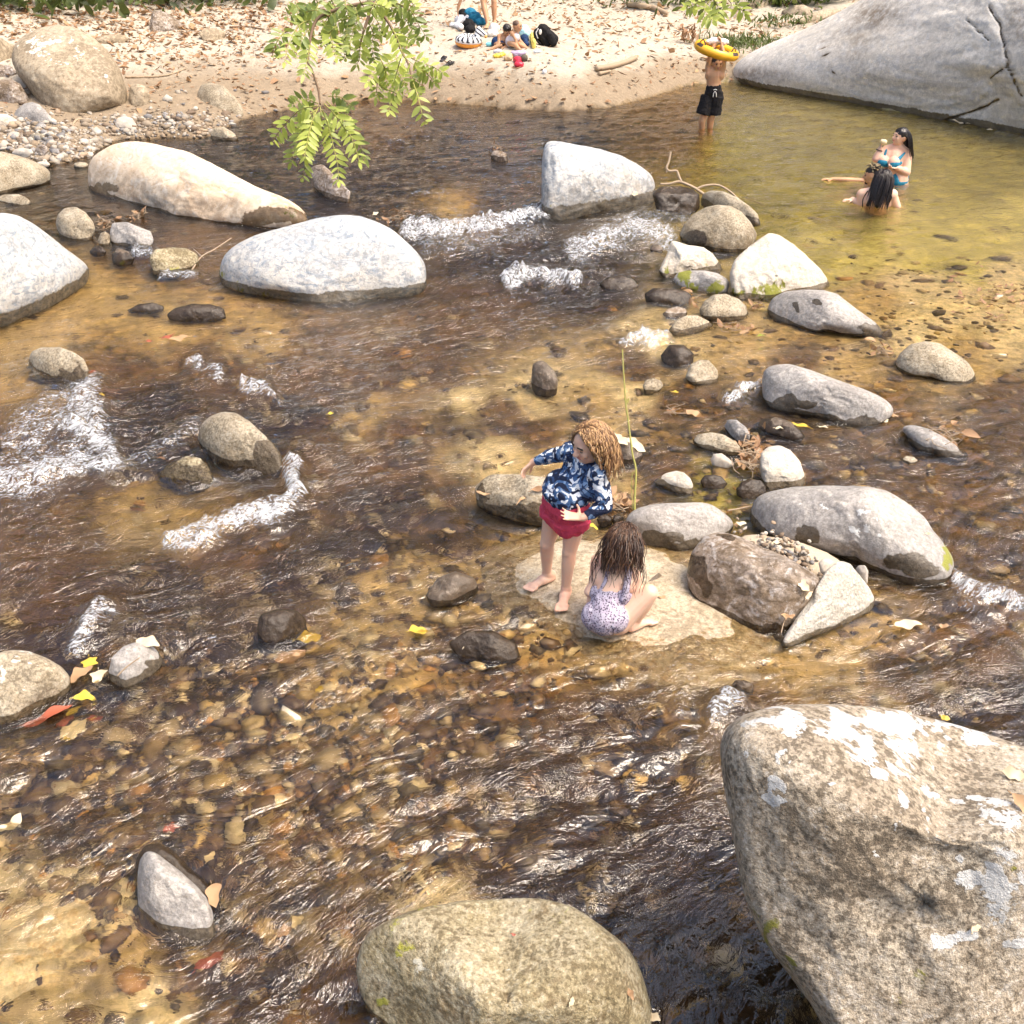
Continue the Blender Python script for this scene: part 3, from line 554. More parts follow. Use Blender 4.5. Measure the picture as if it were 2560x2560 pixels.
rock('stone', 'reddish brown pebble lying in the rapids edge', ('O', [(75, 630), (95, 610), (125, 612), (142, 628)]), ('O', [(135, 645), (105, 648), (82, 642)]), 'brown', T=.8, ext=.4, sub=4, amp=.03, wet=.05, group=G2)
rock('boulder', 'dark rounded rock rearmost on the pool side of the dam', ('O', [(468, 300), (490, 255), (540, 238), (620, 245), (700, 280), (770, 330), (830, 385)]), ('O', [(848, 420), (800, 465), (700, 430), (560, 370), (475, 350)]), 'tan', T=.8, ext=.25, sub=5, amp=.03, wet=.07, grime=.5, group=G2)
rock('boulder', 'smooth round brown boulder in the dam with a dark lower left side', ('O', [(343, 520), (370, 450), (430, 385), (500, 345), (580, 327), (660, 335), (730, 372), (790, 440), (828, 515)]), ('O', [(790, 575), (730, 620), (690, 640), (580, 632), (500, 605), (420, 580), (355, 550)]), 'tan', T=.9, ext=.2, sub=6, amp=.018, facets=1, wet=.05, grime=.75, moss=[('O', 440, 540, 90, .35)], darkp=[('O', 430, 540, 90, 60)], group=G2, category='boulder')
rock('boulder', 'pale pyramid shaped boulder with moss along its base', ('F', [(352, 260), (370, 200), (430, 140), (500, 85), (560, 45), (610, 50), (680, 100), (760, 170), (840, 240), (885, 310)]), ('F', [(880, 350), (800, 362), (620, 375), (560, 412), (480, 408), (400, 398), (362, 335)]), 'pale', T=.8, ext=.15, sub=6, amp=.05, facets=6, wet=.03, moss=[('F', 560, 380, 110, .95), ('F', 400, 370, 50, .8), ('F', 640, 335, 50, .7), ('F', 820, 270, 40, .5), ('F', 475, 105, 26, .55)], group=G2, category='boulder')
rock('boulder', 'pale rough rock with a mossy dark left foot', ('O', [(212, 740), (240, 680), (275, 610), (292, 545), (330, 555), (400, 578), (490, 590), (550, 635), (590, 690), (605, 730)]), ('O', [(600, 755), (470, 760), (320, 790), (240, 770)]), 'pale', T=.8, ext=.2, sub=6, amp=.06, facets=5, wet=.05, grime=.4, moss=[('O', 260, 735, 50, .7), ('O', 520, 725, 50, .6)], group=G2)
rock('stone', 'oval stone half coated in bright yellow moss', ('O', [(302, 790), (330, 750), (400, 735), (500, 735), (580, 752), (640, 785), (656, 815)]), ('O', [(640, 850), (560, 880), (480, 885), (440, 862), (340, 825)]), 'grey', T=.85, ext=.25, sub=5, amp=.03, wet=.0, moss=[('O', 360, 770, 70, .98), ('O', 420, 830, 50, .9), ('O', 560, 865, 70, .95)], group=G2)
rock('stone', 'rounded olive grey stone in front of the pyramid boulder', ('F', [(190, 460), (215, 410), (270, 378), (330, 375), (400, 400), (440, 440)]), ('F', [(456, 478), (440, 500), (340, 516), (280, 524), (205, 500)]), 'tan', T=.9, ext=.25, sub=5, amp=.03, wet=.03, grime=.4, group=G2)
rock('stone', 'low olive stone with green edge beside brown leaves', ('F', [(22, 575), (60, 520), (120, 490), (180, 490), (240, 520), (268, 548)]), ('F', [(200, 570), (120, 585), (45, 595)]), 'tan', T=.8, ext=.35, sub=5, amp=.03, wet=.03, mossall=.18, group=G2)
rock('stone', 'brownish flat stone above the low olive stone', ('O', [(240, 1010), (270, 975), (330, 957), (380, 972), (395, 1000)]), ('O', [(380, 1025), (320, 1035), (260, 1030)]), 'brown', T=.8, ext=.35, sub=4, amp=.03, wet=.04, group=G2)
rock('boulder', 'smooth mauve grey boulder with two bluish blotches', ('F', [(552, 460), (580, 400), (640, 365), (740, 352), (860, 355), (930, 375), (1000, 430), (1080, 490), (1150, 540), (1180, 580)]), ('F', [(1160, 610), (1050, 612), (900, 590), (780, 570), (680, 535), (600, 520), (560, 500)]), 'grey', T=.85, ext=.2, sub=6, amp=.02, facets=2, wet=.02, grime=.2, darkp=[('F', 1120, 575, 90, 40), ('F', 700, 460, 24, 40), ('F', 830, 425, 40, 22)], group=G2, category='boulder')
rock('boulder', 'lone smooth tan boulder at the right side of the shallows', ('F', [(1238, 760), (1260, 700), (1320, 645), (1400, 628), (1480, 640), (1560, 690), (1630, 740), (1668, 800)]), ('F', [(1668, 842), (1600, 852), (1500, 846), (1380, 826), (1300, 810), (1250, 785)]), 'tan', T=.85, ext=.3, sub=6, amp=.02, facets=1, wet=.02, lich=-.1, group=G1, category='boulder')
rock('boulder', 'long smooth slate grey boulder with a notched right end', ('F', [(525, 850), (532, 790), (560, 765), (610, 754), (680, 752), (800, 790), (950, 845), (1080, 890), (1170, 930), (1228, 975)]), ('F', [(1232, 990), (1180, 1045), (1130, 1092), (1050, 1102), (900, 1087), (750, 1042), (650, 1012), (560, 972), (530, 910)]), 'grey', T=.8, ext=.14, sub=6, amp=.03, facets=4, wet=.025, darkp=[('F', 700, 970, 160, 40), ('F', 1000, 1070, 200, 36)], group=G2, category='boulder', p=2.7)
rock('stone', 'dull tan stone beside the tiny waterfall', ('F', [(115, 820), (140, 755), (190, 728), (240, 730), (288, 785)]), ('F', [(292, 825), (250, 852), (150, 855)]), 'tan', T=.9, ext=.3, sub=5, amp=.03, wet=.02, group=G2)
rock('stone', 'glossy reddish dark stone under dry stalks', ('W', [(1246, 670), (1262, 650), (1290, 650), (1310, 668)]), ('W', [(1306, 686), (1270, 691), (1250, 683)]), 'dark', T=.9, ext=.3, sub=4, amp=.04, wet=.2, group=G2)
rock('stone', 'grey wedge stone standing behind the olive oval stone', ('F', [(322, 1085), (345, 1050), (390, 1050), (440, 1090), (462, 1132)]), ('F', [(450, 1178), (410, 1182), (360, 1155), (332, 1112)]), 'grey', T=.9, ext=.3, sub=5, amp=.04, facets=5, wet=.02, group=G2)
rock('stone', 'half sunken dark stone with a pale leaf below the slate grey boulder', ('F', [(478, 1085), (530, 1045), (600, 1036), (680, 1060), (730, 1100), (758, 1142)]), ('F', [(740, 1160), (680, 1152), (600, 1122), (500, 1102)]), 'dark', T=.8, ext=.4, sub=5, amp=.03, wet=.06, lichp=[('F', 720, 1095, 40, 30, .3)], group=G2)
rock('boulder', 'wedge shaped stone topped with twigs in the right channel', ('F', [(1275, 1090), (1330, 1078), (1420, 1100), (1500, 1140), (1570, 1190), (1628, 1252)]), ('F', [(1600, 1276), (1500, 1246), (1380, 1216), (1325, 1180)]), 'grey', T=.8, ext=.4, sub=5, amp=.03, wet=.05, grime=.4, group=G1)
rock('stone', 'tiny tan stone in the right channel before the wedge stone', ('F', [(1275, 1265), (1300, 1245), (1340, 1250), (1362, 1270)]), ('F', [(1350, 1285), (1310, 1288), (1285, 1280)]), 'tan', T=.8, ext=.4, sub=4, amp=.03, wet=.01, group=G1)
rock('stone', 'olive oval stone beside the leaf tangle', ('F', [(150, 1170), (180, 1130), (250, 1118), (320, 1130), (380, 1165), (412, 1200)]), ('F', [(400, 1236), (350, 1246), (260, 1222), (180, 1196)]), 'tan', T=.9, ext=.25, sub=5, amp=.02, facets=1, wet=.02, group=G2)
rock('stone', 'small cream oval pebble under the olive oval stone', ('F', [(250, 1265), (265, 1235), (310, 1230), (350, 1260), (384, 1292)]), ('F', [(350, 1306), (300, 1302), (255, 1287)]), 'gravel', T=.9, ext=.2, sub=4, amp=.02, facets=1, wet=0, group=G2)
rock('boulder', 'upright pale cream stone right of the leaf tangle', ('H', [(512, 150), (520, 70), (560, 35), (620, 28), (680, 55), (730, 115), (755, 190)]), ('H', [(758, 236), (700, 247), (620, 262), (560, 268), (528, 210)]), 'pale', T=.9, ext=.2, sub=6, amp=.025, facets=3, wet=.025, group=G2)
rock('stone', 'pale tan stone in the still channel right of the green stalk', ('N', [(262, 622), (320, 570), (400, 515), (500, 488), (580, 505), (640, 560), (670, 630)]), ('N', [(660, 690), (560, 702), (480, 672), (380, 642)]), 'pale', T=.8, ext=.35, sub=5, amp=.03, wet=.025, group=G2)
rock('stone', 'black wet stone with pebbles on it in the channel', ('N', [(1080, 665), (1130, 600), (1220, 565), (1320, 580), (1370, 640)]), ('N', [(1375, 690), (1260, 746), (1150, 742), (1090, 705)]), 'dark', T=.8, ext=.3, sub=5, amp=.03, wet=.2, group=G2)
rock('stone', 'submerged grey stone between the tan and black stones', ('N', [(735, 590), (780, 535), (860, 520), (940, 545), (1000, 610)]), ('N', [(960, 645), (860, 650), (760, 640)]), 'dark', T=.6, ext=.35, sub=5, amp=.04, wet=.2, group=G2)
rock('boulder', 'largest slate grey boulder in the dam with white lichen flecks', ('H', [(455, 478), (468, 380), (490, 312), (560, 277), (700, 252), (900, 244), (1100, 249), (1200, 272), (1300, 332), (1400, 412), (1445, 485), (1500, 552), (1552, 640)]), ('H', [(1556, 700), (1480, 756), (1400, 770), (1250, 770), (1120, 740), (1030, 682), (900, 650), (700, 560), (600, 522), (500, 497)]), 'grey', T=.85, ext=.12, sub=6, amp=.03, facets=3, wet=.03, lichp=[('H', 1040, 400, 70, 30, .85), ('H', 1020, 490, 50, 40, .85), ('H', 1140, 505, 30, 20, .8), ('H', 750, 330, 18, 14, .8), ('H', 860, 385, 22, 16, .7), ('H', 1200, 330, 24, 12, .7), ('H', 1100, 440, 40, 16, .6), ('H', 1250, 310, 24, 14, .7)], moss=[('H', 1530, 630, 50, .95)], darkp=[('H', 1330, 680, 170, 70), ('H', 760, 520, 90, 50)], group=G2, category='boulder', p=2.6)
rock('boulder', 'brown streaked boulder with shiny dark left flank beside the sandy slab', ('H', [(126, 720), (150, 600), (220, 512), (290, 481), (380, 483), (460, 506), (560, 572), (700, 652), (800, 712), (848, 752)]), ('H', [(800, 855), (700, 985), (660, 1050), (600, 1078), (500, 1042), (380, 982), (260, 922), (190, 862), (140, 792)]), 'brown', T=.8, ext=.10, sub=6, amp=.03, facets=4, wet=.035, darkp=[('H', 190, 720, 70, 160), ('H', 560, 1020, 160, 60), ('H', 330, 540, 60, 40)], group=G2, category='boulder', lichp=[('H', 420, 540, 160, 60, .36), ('H', 620, 650, 120, 60, .30)])
rock('boulder', 'pale pitted wedge of rock leaning on the brown streaked boulder', ('H', [(610, 1110), (680, 1000), (780, 850), (870, 702), (940, 645), (1000, 665), (1060, 740), (1110, 812), (1132, 862)]), ('H', [(1110, 892), (1000, 932), (900, 972), (780, 1012), (700, 1062), (650, 1105)]), 'conglomerate', T=.7, ext=.12, sub=6, amp=.05, facets=4, wet=.05, group=G2, category='boulder', off=-.12)
rock('boulder', 'pale grey oval boulder behind the crouching child', ('N', [(10, 970), (60, 890), (130, 850), (280, 815), (500, 800), (760, 796), (860, 822), (960, 892), (1040, 962), (1066, 1025)]), ('N', [(1000, 1120), (760, 1220), (560, 1275), (400, 1275), (200, 1235), (100, 1150)]), 'grey', T=.8, ext=.12, sub=6, amp=.025, facets=3, wet=.06, lich=.08, darkp=[('N', 330, 1190, 240, 60)], group=G2, category='boulder')
rock('stone', 'small grey stone wedged above the pale pitted wedge', ('H', [(828, 660), (850, 638), (890, 636), (915, 655)]), ('H', [(905, 700), (870, 716), (840, 700)]), 'gravel', T=.8, ext=.25, sub=4, amp=.03, wet=0, z0=.22, group=G2)
rock('stone', 'brown pebble perched right of the pale pitted wedge', ('H', [(1022, 700), (1045, 672), (1080, 672), (1097, 705)]), ('H', [(1092, 755), (1070, 762), (1045, 735)]), 'gravel', T=.8, ext=.25, sub=4, amp=.03, wet=0, z0=.12, group=G2)
# ---- middle
rock('stone', 'upright dark olive stone alone in midstream', ('E', [(1134, 960), (1140, 880), (1180, 858), (1215, 870), (1260, 920), (1278, 970)]), ('E', [(1270, 1020), (1220, 1056), (1160, 1032), (1138, 990)]), 'dark', T=.8, ext=.2, sub=5, amp=.04, facets=5, wet=.04, mossall=.12, group=G1)
rock('stone', 'small tan cobble near the thin green stalk', ('E', [(1732, 1002), (1745, 967), (1790, 955), (1830, 970), (1843, 996)]), ('E', [(1820, 1020), (1780, 1036), (1745, 1026)]), 'tan', T=.9, ext=.3, sub=4, amp=.02, wet=.01, group=G2)
rock('boulder', 'tan mottled boulder just behind the standing child', ('M', [(110, 660), (180, 592), (240, 562), (400, 560), (550, 572), (690, 592), (790, 650)]), ('M', [(800, 800), (700, 955), (500, 948), (350, 902), (200, 852), (130, 785)]), 'tan', T=.75, ext=.1, sub=6, amp=.03, facets=3, wet=.05, grime=.8, lichp=[('M', 300, 640, 120, 60, .3)], darkp=[('M', 430, 860, 300, 90), ('M', 140, 720, 40, 90)], group=G1, category='boulder')
rock('stone', 'dark stone holding a big pale leaf behind the curly hair', ('M', [(1150, 380), (1180, 315), (1250, 300), (1330, 345), (1385, 420)]), ('M', [(1350, 470), (1280, 500), (1190, 470)]), 'dark', T=.8, ext=.3, sub=5, amp=.03, wet=.03, group=G2)
rock('stone', 'olive wet stone left of the bare feet', ('W', [(803, 1122), (825, 1090), (860, 1078), (895, 1090), (904, 1112)]), ('W', [(890, 1131), (850, 1143), (815, 1140)]), 'dark', T=.8, ext=.3, sub=5, amp=.03, wet=.03, mossall=.15, group=G1, lichp=[('W', 865, 1092, 20, 8, .35)])
rock('stone', 'glossy dark pebble behind the child hand', ('M', [(1030, 900), (1055, 865), (1110, 862), (1150, 890)]), ('M', [(1150, 935), (1100, 958), (1050, 940)]), 'dark', T=.9, ext=.25, sub=4, amp=.03, wet=.2, group=G2)
rock('stone', 'rounder glossy pebble touching the oval boulder', ('M', [(1145, 905), (1165, 868), (1205, 865), (1232, 890)]), ('M', [(1225, 930), (1190, 950), (1160, 940)]), 'dark', T=.9, ext=.25, sub=4, amp=.03, wet=.2, group=G2)
rock('stone', 'brown sunken stone trailing a narrow leaf at centre left', ('G', [(1380, 900), (1400, 830), (1480, 800), (1580, 800), (1640, 850)]), ('G', [(1660, 900), (1580, 970), (1450, 1000), (1390, 960)]), 'dark', T=.6, ext=.3, sub=5, amp=.05, wet=.2, group=G1, z0=-.01)
rock('stone', 'small dark stone tablet lying beside the crouching child', ('M', [(1380, 1395), (1440, 1350), (1500, 1300), (1545, 1340)]), ('M', [(1520, 1370), (1460, 1395), (1400, 1408)]), 'dark', T=.4, ext=.2, sub=4, amp=.03, facets=5, wet=.0, group=G2)
rock('stone', 'golden brown stone in the foam below the wedge of rock', ('H', [(355, 1330), (380, 1290), (430, 1285), (480, 1310)]), ('H', [(480, 1350), (440, 1365), (380, 1355)]), 'brown', T=.8, ext=.3, sub=4, amp=.05, wet=.2, group=G1)
rock('stone', 'dark brown sunken stone under the narrow pale leaf by the slab', ('W', [(845, 1212), (880, 1190), (930, 1190), (975, 1215)]), ('W', [(985, 1240), (930, 1250), (870, 1242)]), 'dark', T=.6, ext=.4, sub=5, amp=.05, wet=.2, z0=-.01, group=G1)
# ---- bank
rock('boulder', 'giant round boulder with white lichen crown on the left bank', ('A', [(95, 400), (62, 320), (75, 250), (120, 195), (200, 150), (300, 132), (400, 146), (500, 200), (580, 272), (640, 362), (680, 480)]), ('A', [(684, 545), (600, 562), (500, 602), (400, 626), (300, 612), (240, 572), (170, 470)]), 'lichen', T=.9, ext=.12, sub=6, amp=.025, facets=2, wet=0, lich=-.2, lichp=[('A', 250, 250, 170, 110, .62), ('A', 420, 300, 170, 150, .5), ('A', 520, 380, 110, 130, .42)], grime=.3, onland=True, group=G3, category='boulder', moss=[('A', 190, 470, 60, .4)])
rock('stone', 'upright brown stone right of the giant round boulder', ('A', [(690, 505), (695, 462), (730, 448), (780, 460), (803, 505)]), ('A', [(800, 555), (750, 570), (700, 556)]), 'lichen', T=.8, ext=.2, sub=5, amp=.04, wet=0, onland=True, group=G3, grime=.3)
rock('boulder', 'sloping tan rock half buried in the sand bank', ('A', [(1060, 495), (1080, 456), (1130, 443), (1200, 460), (1260, 520), (1300, 572)]), ('A', [(1308, 600), (1250, 612), (1180, 592), (1100, 552), (1066, 522)]), 'tan', T=.75, ext=.25, sub=5, amp=.03, wet=0, onland=True, group=G3)
rock('stone', 'dark pyramidal rock among leaf litter at the top', ('A', [(805, 115), (815, 66), (850, 55), (900, 70), (960, 110), (985, 140)]), ('A', [(960, 166), (880, 180), (805, 162)]), 'brown', T=.8, ext=.2, sub=5, amp=.05, facets=5, wet=0, onland=True, group=G3)
rock('stone', 'flat grey brown rock sunk in the leafy sand', ('A', [(1065, 178), (1100, 150), (1150, 152), (1215, 168)]), ('A', [(1200, 202), (1140, 232), (1090, 212)]), 'lichen', T=.7, ext=.3, sub=5, amp=.05, facets=5, wet=0, onland=True, group=G3)
rock('stone', 'low sandy rock behind the giant round boulder', ('A', [(500, 215), (560, 188), (640, 182), (690, 200)]), ('A', [(680, 222), (600, 240), (540, 235)]), 'lichen', T=.7, ext=.3, sub=5, amp=.04, wet=0, onland=True, group=G3)
rock('boulder', 'mauve brown rock at the left edge below the giant boulder', ('A', [(-90, 480), (-40, 430), (60, 426), (110, 450), (152, 520)]), ('A', [(160, 552), (80, 562), (-20, 542)]), 'brown', T=.8, ext=.2, sub=5, amp=.03, wet=0, onland=True, group=G3)
rock('boulder', 'grey brown rock at the upper left edge', ('A', [(-100, 260), (-60, 205), (0, 200), (50, 232), (86, 245)]), ('A', [(62, 302), (0, 346), (-80, 330)]), 'lichen', T=.8, ext=.2, sub=5, amp=.04, wet=0, onland=True, group=G3)
rock('stone', 'thin dark rock between the two upper left edge rocks', ('A', [(-60, 370), (0, 345), (60, 352), (92, 395)]), ('A', [(60, 415), (0, 412), (-40, 405)]), 'brown', T=.8, ext=.3, sub=5, amp=.04, wet=0, onland=True, group=G3)
rock('stone', 'faceted bluish grey rock at the foot of the giant boulder', ('L', [(140, 290), (190, 200), (280, 130), (370, 115), (450, 140), (520, 210), (600, 300)]), ('L', [(590, 372), (540, 380), (440, 345), (300, 318), (180, 318)]), 'grey', T=.8, ext=.2, sub=5, amp=.03, facets=6, wet=0, onland=True, group=G3)
rock('stone', 'chalky white rock at the left end of the gravel bar', ('L', [(-60, 300), (0, 245), (80, 255), (150, 290), (215, 340)]), ('L', [(205, 375), (130, 385), (60, 430), (-20, 440)]), 'pale', T=.7, ext=.2, sub=5, amp=.05, facets=5, wet=0, onland=True, group=G3)
rock('stone', 'small round yellowish stone on the gravel bar', ('L', [(1315, 370), (1350, 300), (1430, 275), (1520, 300), (1575, 380)]), ('L', [(1560, 435), (1480, 430), (1330, 405)]), 'gravel', T=.9, ext=.2, sub=5, amp=.02, facets=1, wet=0, onland=True, group=G3)
rock('stone', 'olive stone at the water line right of the gravel bar', ('A', [(1128, 715), (1150, 686), (1200, 680), (1250, 710), (1282, 740)]), ('A', [(1270, 753), (1200, 756), (1140, 747)]), 'tan', T=.8, ext=.3, sub=5, amp=.04, wet=.05, onland=False, group=G3, mossall=.1)
COB = [('L', 150, 510, 70, 50, 'gravel', 'cream blocky cobble'), ('L', 430, 520, 90, 50, 'tan', 'orange tan cobble'), ('L', 260, 700, 130, 60, 'gravel', 'long cream cobble'), ('L', 480, 670, 80, 70, 'brown', 'two tone brown cobble'), ('L', 630, 640, 60, 30, 'grey', 'flat purplish cobble'), ('L', 945, 720, 50, 34, 'grey', 'round bluish cobble'), ('L', 690, 750, 50, 40, 'gravel', 'yellowish egg shaped cobble'), ('L', 930, 840, 90, 36, 'tan', 'brown cobble at the water edge'), ('L', 170, 595, 46, 26, 'gravel', 'white round cobble'), ('L', 505, 800, 40, 30, 'gravel', 'cream pebble cobble'), ('L', 490, 835, 90, 40, 'gravel', 'white and orange slab like cobble'), ('L', 610, 790, 36, 26, 'gravel', 'pale pebble by the water'), ('L', 330, 630, 60, 30, 'gravel', 'chalk white cobble'), ('L', 800, 540, 50, 22, 'grey', 'flat grey cobble'), ('L', 1030, 720, 50, 36, 'gravel', 'pinkish cobble'), ('L', 40, 590, 60, 40, 'gravel', 'pale left edge cobble'), ('L', 480, 395, 60, 30, 'grey', 'slate chip cobble')]
CW = ['beside the faceted grey rock', 'above the brown two tone stone', 'against the smooth beige boulder', 'in the middle of the gravel bar', 'beside the dry twig', 'near the long cream boulder', 'beside the bluish stone', 'left of the long cream boulder', 'among white pebbles', 'at the tip of the gravel bar', 'touching the still water', 'next to the water edge', 'in the heap of white pebbles', 'below the bent twig', 'touching the long cream boulder', 'at the picture border', 'under the faceted grey rock']
for (wn, x_, y_, rx_, ry_, kd, lb), cw in zip(COB, CW):
    rock('cobble', lb+' '+cw, (wn, [(x_-rx_, y_), (x_-rx_*.7, y_-ry_*.7), (x_, y_-ry_), (x_+rx_*.7, y_-ry_*.75), (x_+rx_, y_)]), (wn, [(x_+rx_*.7, y_+ry_*.65), (x_, y_+ry_), (x_-rx_*.7, y_+ry_*.65)]), kd, T=.9, ext=.15, sub=4, amp=.04, facets=3, wet=0, onland=True, group='cobbles on the gravel bar', category='cobble')
# the cliff-like slab at the upper right
def slab_post(pos, pr, v, attrs):
    def stroke(pts, wd):
        pl = px('C', pts); d = np.full(len(pos), 1e9)
        wb = np.stack([fbm(pos*3, 3), fbm(pos*3+5, 3)], 1)*7
        for i in range(len(pl)-1): d = np.minimum(d, seg_dist(pr+wb, pl[i], pl[i+1]))
        return np.exp(-(d/wd)**2)*(v[:, 2] > -.2)
    cr = np.zeros(len(pos))
    for pts, wd in (([(1750, 30), (1800, 130), (1830, 260), (1850, 360), (1880, 450), (1925, 520)], 3.2), ([(1850, 360), (1760, 420)], 2.4), ([(840, 210), (870, 310), (905, 390)], 2.4), ([(1620, 100), (1740, 210)], 1.6), ([(1500, 660), (1650, 600), (1800, 540)], 3.4)):
        cr = np.maximum(cr, stroke(pts, wd))
    g = attrs['grime']
    n = fbm(pos*1.2, 4)
    for cx_, cy_, rx_, ry_, st in ((1150, 90, 150, 90, .95), (1000, 200, 160, 70, .8), (1020, 290, 130, 60, .6), (900, 230, 90, 60, .5), (1890, 120, 60, 130, .6), (500, 400, 170, 40, .7), (1300, 300, 160, 80, .3), (1500, 470, 300, 80, .18)):
        c_ = px('C', [(cx_, cy_)])[0]
        e_ = (((pr-c_)/(np.array([rx_, ry_])*S0))**2).sum(1)
        g = np.maximum(g, st*np.exp(-e_)*(.75+.9*n))
    attrs['grime'] = np.clip(np.maximum(g, cr*1.6), 0, 1)
    attrs['wet'] = np.maximum(attrs['wet'], cr*.9)
    # a ledge at the water line
    nrm = (pos-pos.mean(0)); nrm /= np.linalg.norm(nrm, axis=1)[:, None]
    return pos-nrm*(cr*.05)[:, None]
rock('cliff_rock', 'enormous pale sloping rock wall with dark cracks beside the pool', ('C', [(318, 425), (335, 375), (400, 305), (520, 245), (700, 190), (830, 120), (960, 50), (1050, 0), (1250, -110), (1700, -220), (2300, -200), (2800, 100)]), ('C', [(2800, 800), (2300, 760), (1900, 720), (1700, 712), (1500, 675), (1300, 640), (1000, 560), (800, 512), (630, 460), (450, 445), (340, 438)]), 'slab', T=.42, ext=.06, sub=7, amp=.02, facets=1, wet=.10, p=2.2, lich=-.3, group=None, category='rock wall', post=slab_post, frq=2.2)
rock('rock', 'flat tan rock at the top beside green leaves', ('C', [(450, 30), (480, 0), (560, -20), (640, 5)]), ('C', [(600, 30), (520, 45), (470, 45)]), 'lichen', T=.8, ext=.2, sub=5, amp=.04, facets=4, wet=0, onland=True, group=G3)
rock('rock', 'low pale slab of rock behind the rock wall', ('C', [(630, 60), (680, 30), (750, 25), (800, 50)]), ('C', [(790, 75), (720, 80), (650, 80)]), 'lichen', T=.8, ext=.2, sub=5, amp=.04, facets=4, wet=0, onland=True, group=G3)
rock('rock', 'mossy edged ledge against the rock wall', ('C', [(700, 110), (790, 70), (870, 52), (960, 45)]), ('C', [(920, 85), (830, 115), (740, 125)]), 'lichen', T=.8, ext=.2, sub=5, amp=.05, facets=4, wet=0, onland=True, mossall=.2, group=G3)
# the flat sandy slab the children stand on, just awash
def low_slab(name, label, win, pts, zt, zb, kind, seed, group=None, category='rock'):
    pl = px(win, pts); w3 = P(pl[:, 0], pl[:, 1], 0.0)[:, :2]; c = w3.mean(0)
    NA = 160; ph = np.linspace(0, 2*np.pi, NA, endpoint=False)
    an = np.arctan2(w3[:, 1]-c[1], w3[:, 0]-c[0]) % (2*np.pi); ra = np.hypot(w3[:, 0]-c[0], w3[:, 1]-c[1]); o_ = np.argsort(an)
    rr = np.interp(ph, an[o_], ra[o_], period=2*np.pi)
    kn = np.exp(-(np.arange(-9, 10)/5.0)**2); kn /= kn.sum(); rr = np.convolve(np.r_[rr[-9:], rr, rr[:9]], kn, 'valid')
    ks = np.linspace(0, 1, 70); v = []; 
    for k in ks:
        x_ = c[0]+rr*k*np.cos(ph); y_ = c[1]+rr*k*np.sin(ph)
        z_ = zt+(zb-zt)*(k**3.6)+.016*fbm(np.stack([x_*2.4, y_*2.4, 0*x_+seed], -1), 4)*(1-k**6)+.006*fbm(np.stack([x_*12, y_*12, 0*x_+seed], -1), 3)
        v.append(np.stack([x_, y_, z_], -1))
    v = np.vstack(v); i = np.arange(len(ks)-1)[:, None]*NA; j = np.arange(NA)[None]; j2 = (j+1) % NA
    f_ = np.stack([(i+j).ravel(), (i+NA+j).ravel(), (i+NA+j2).ravel(), (i+j2).ravel()], 1)
    at = {'wet': np.clip(.75-v[:, 2]*30, 0, .46), 'grime': np.zeros(len(v)), 'moss': np.zeros(len(v)), 'lichen': np.full(len(v), -.3)}
    return thing(name, v, f_, (c[0], c[1], zt), [MR[kind]], label, category, group, at)
MR['wetslab'] = rock_mat('sandy_wet_slab_stone', (.40, .32, .21), (.47, .39, .28), (.28, .215, .135), 3.5, grain=.6, gscale=90, mott=(30, (.20, .15, .09), (.54, .47, .36), .6), bump=.6, rough=.45, wetc=.8)
low_slab('flat_rock', 'flat sandy coloured rock slab awash under the two children', 'W', [(900, 1050), (960, 1005), (1060, 985), (1140, 985), (1230, 1000), (1330, 1030), (1390, 1100), (1450, 1160), (1530, 1215), (1450, 1265), (1290, 1280), (1180, 1265), (1090, 1235), (1020, 1195), (950, 1150), (890, 1100)], .030, -.09, 'wetslab', 3)
MR['paleslab'] = rock_mat('pale_sunken_stone', (.68, .59, .43), (.74, .66, .51), (.55, .46, .31), 3.5, grain=.5, gscale=80, bump=.5, rough=.5, wetc=.9, mott=(24, (.40, .31, .19), (.76, .69, .55), .5))
low_slab('flat_rock', 'pale sunken slab under ripples at the lower left corner', 'I', [(-200, 1200), (0, 950), (150, 830), (300, 720), (430, 680), (540, 740), (560, 900), (480, 1050), (330, 1200), (150, 1330), (0, 1450), (-200, 1500)], -.035, -.16, 'paleslab', 8)
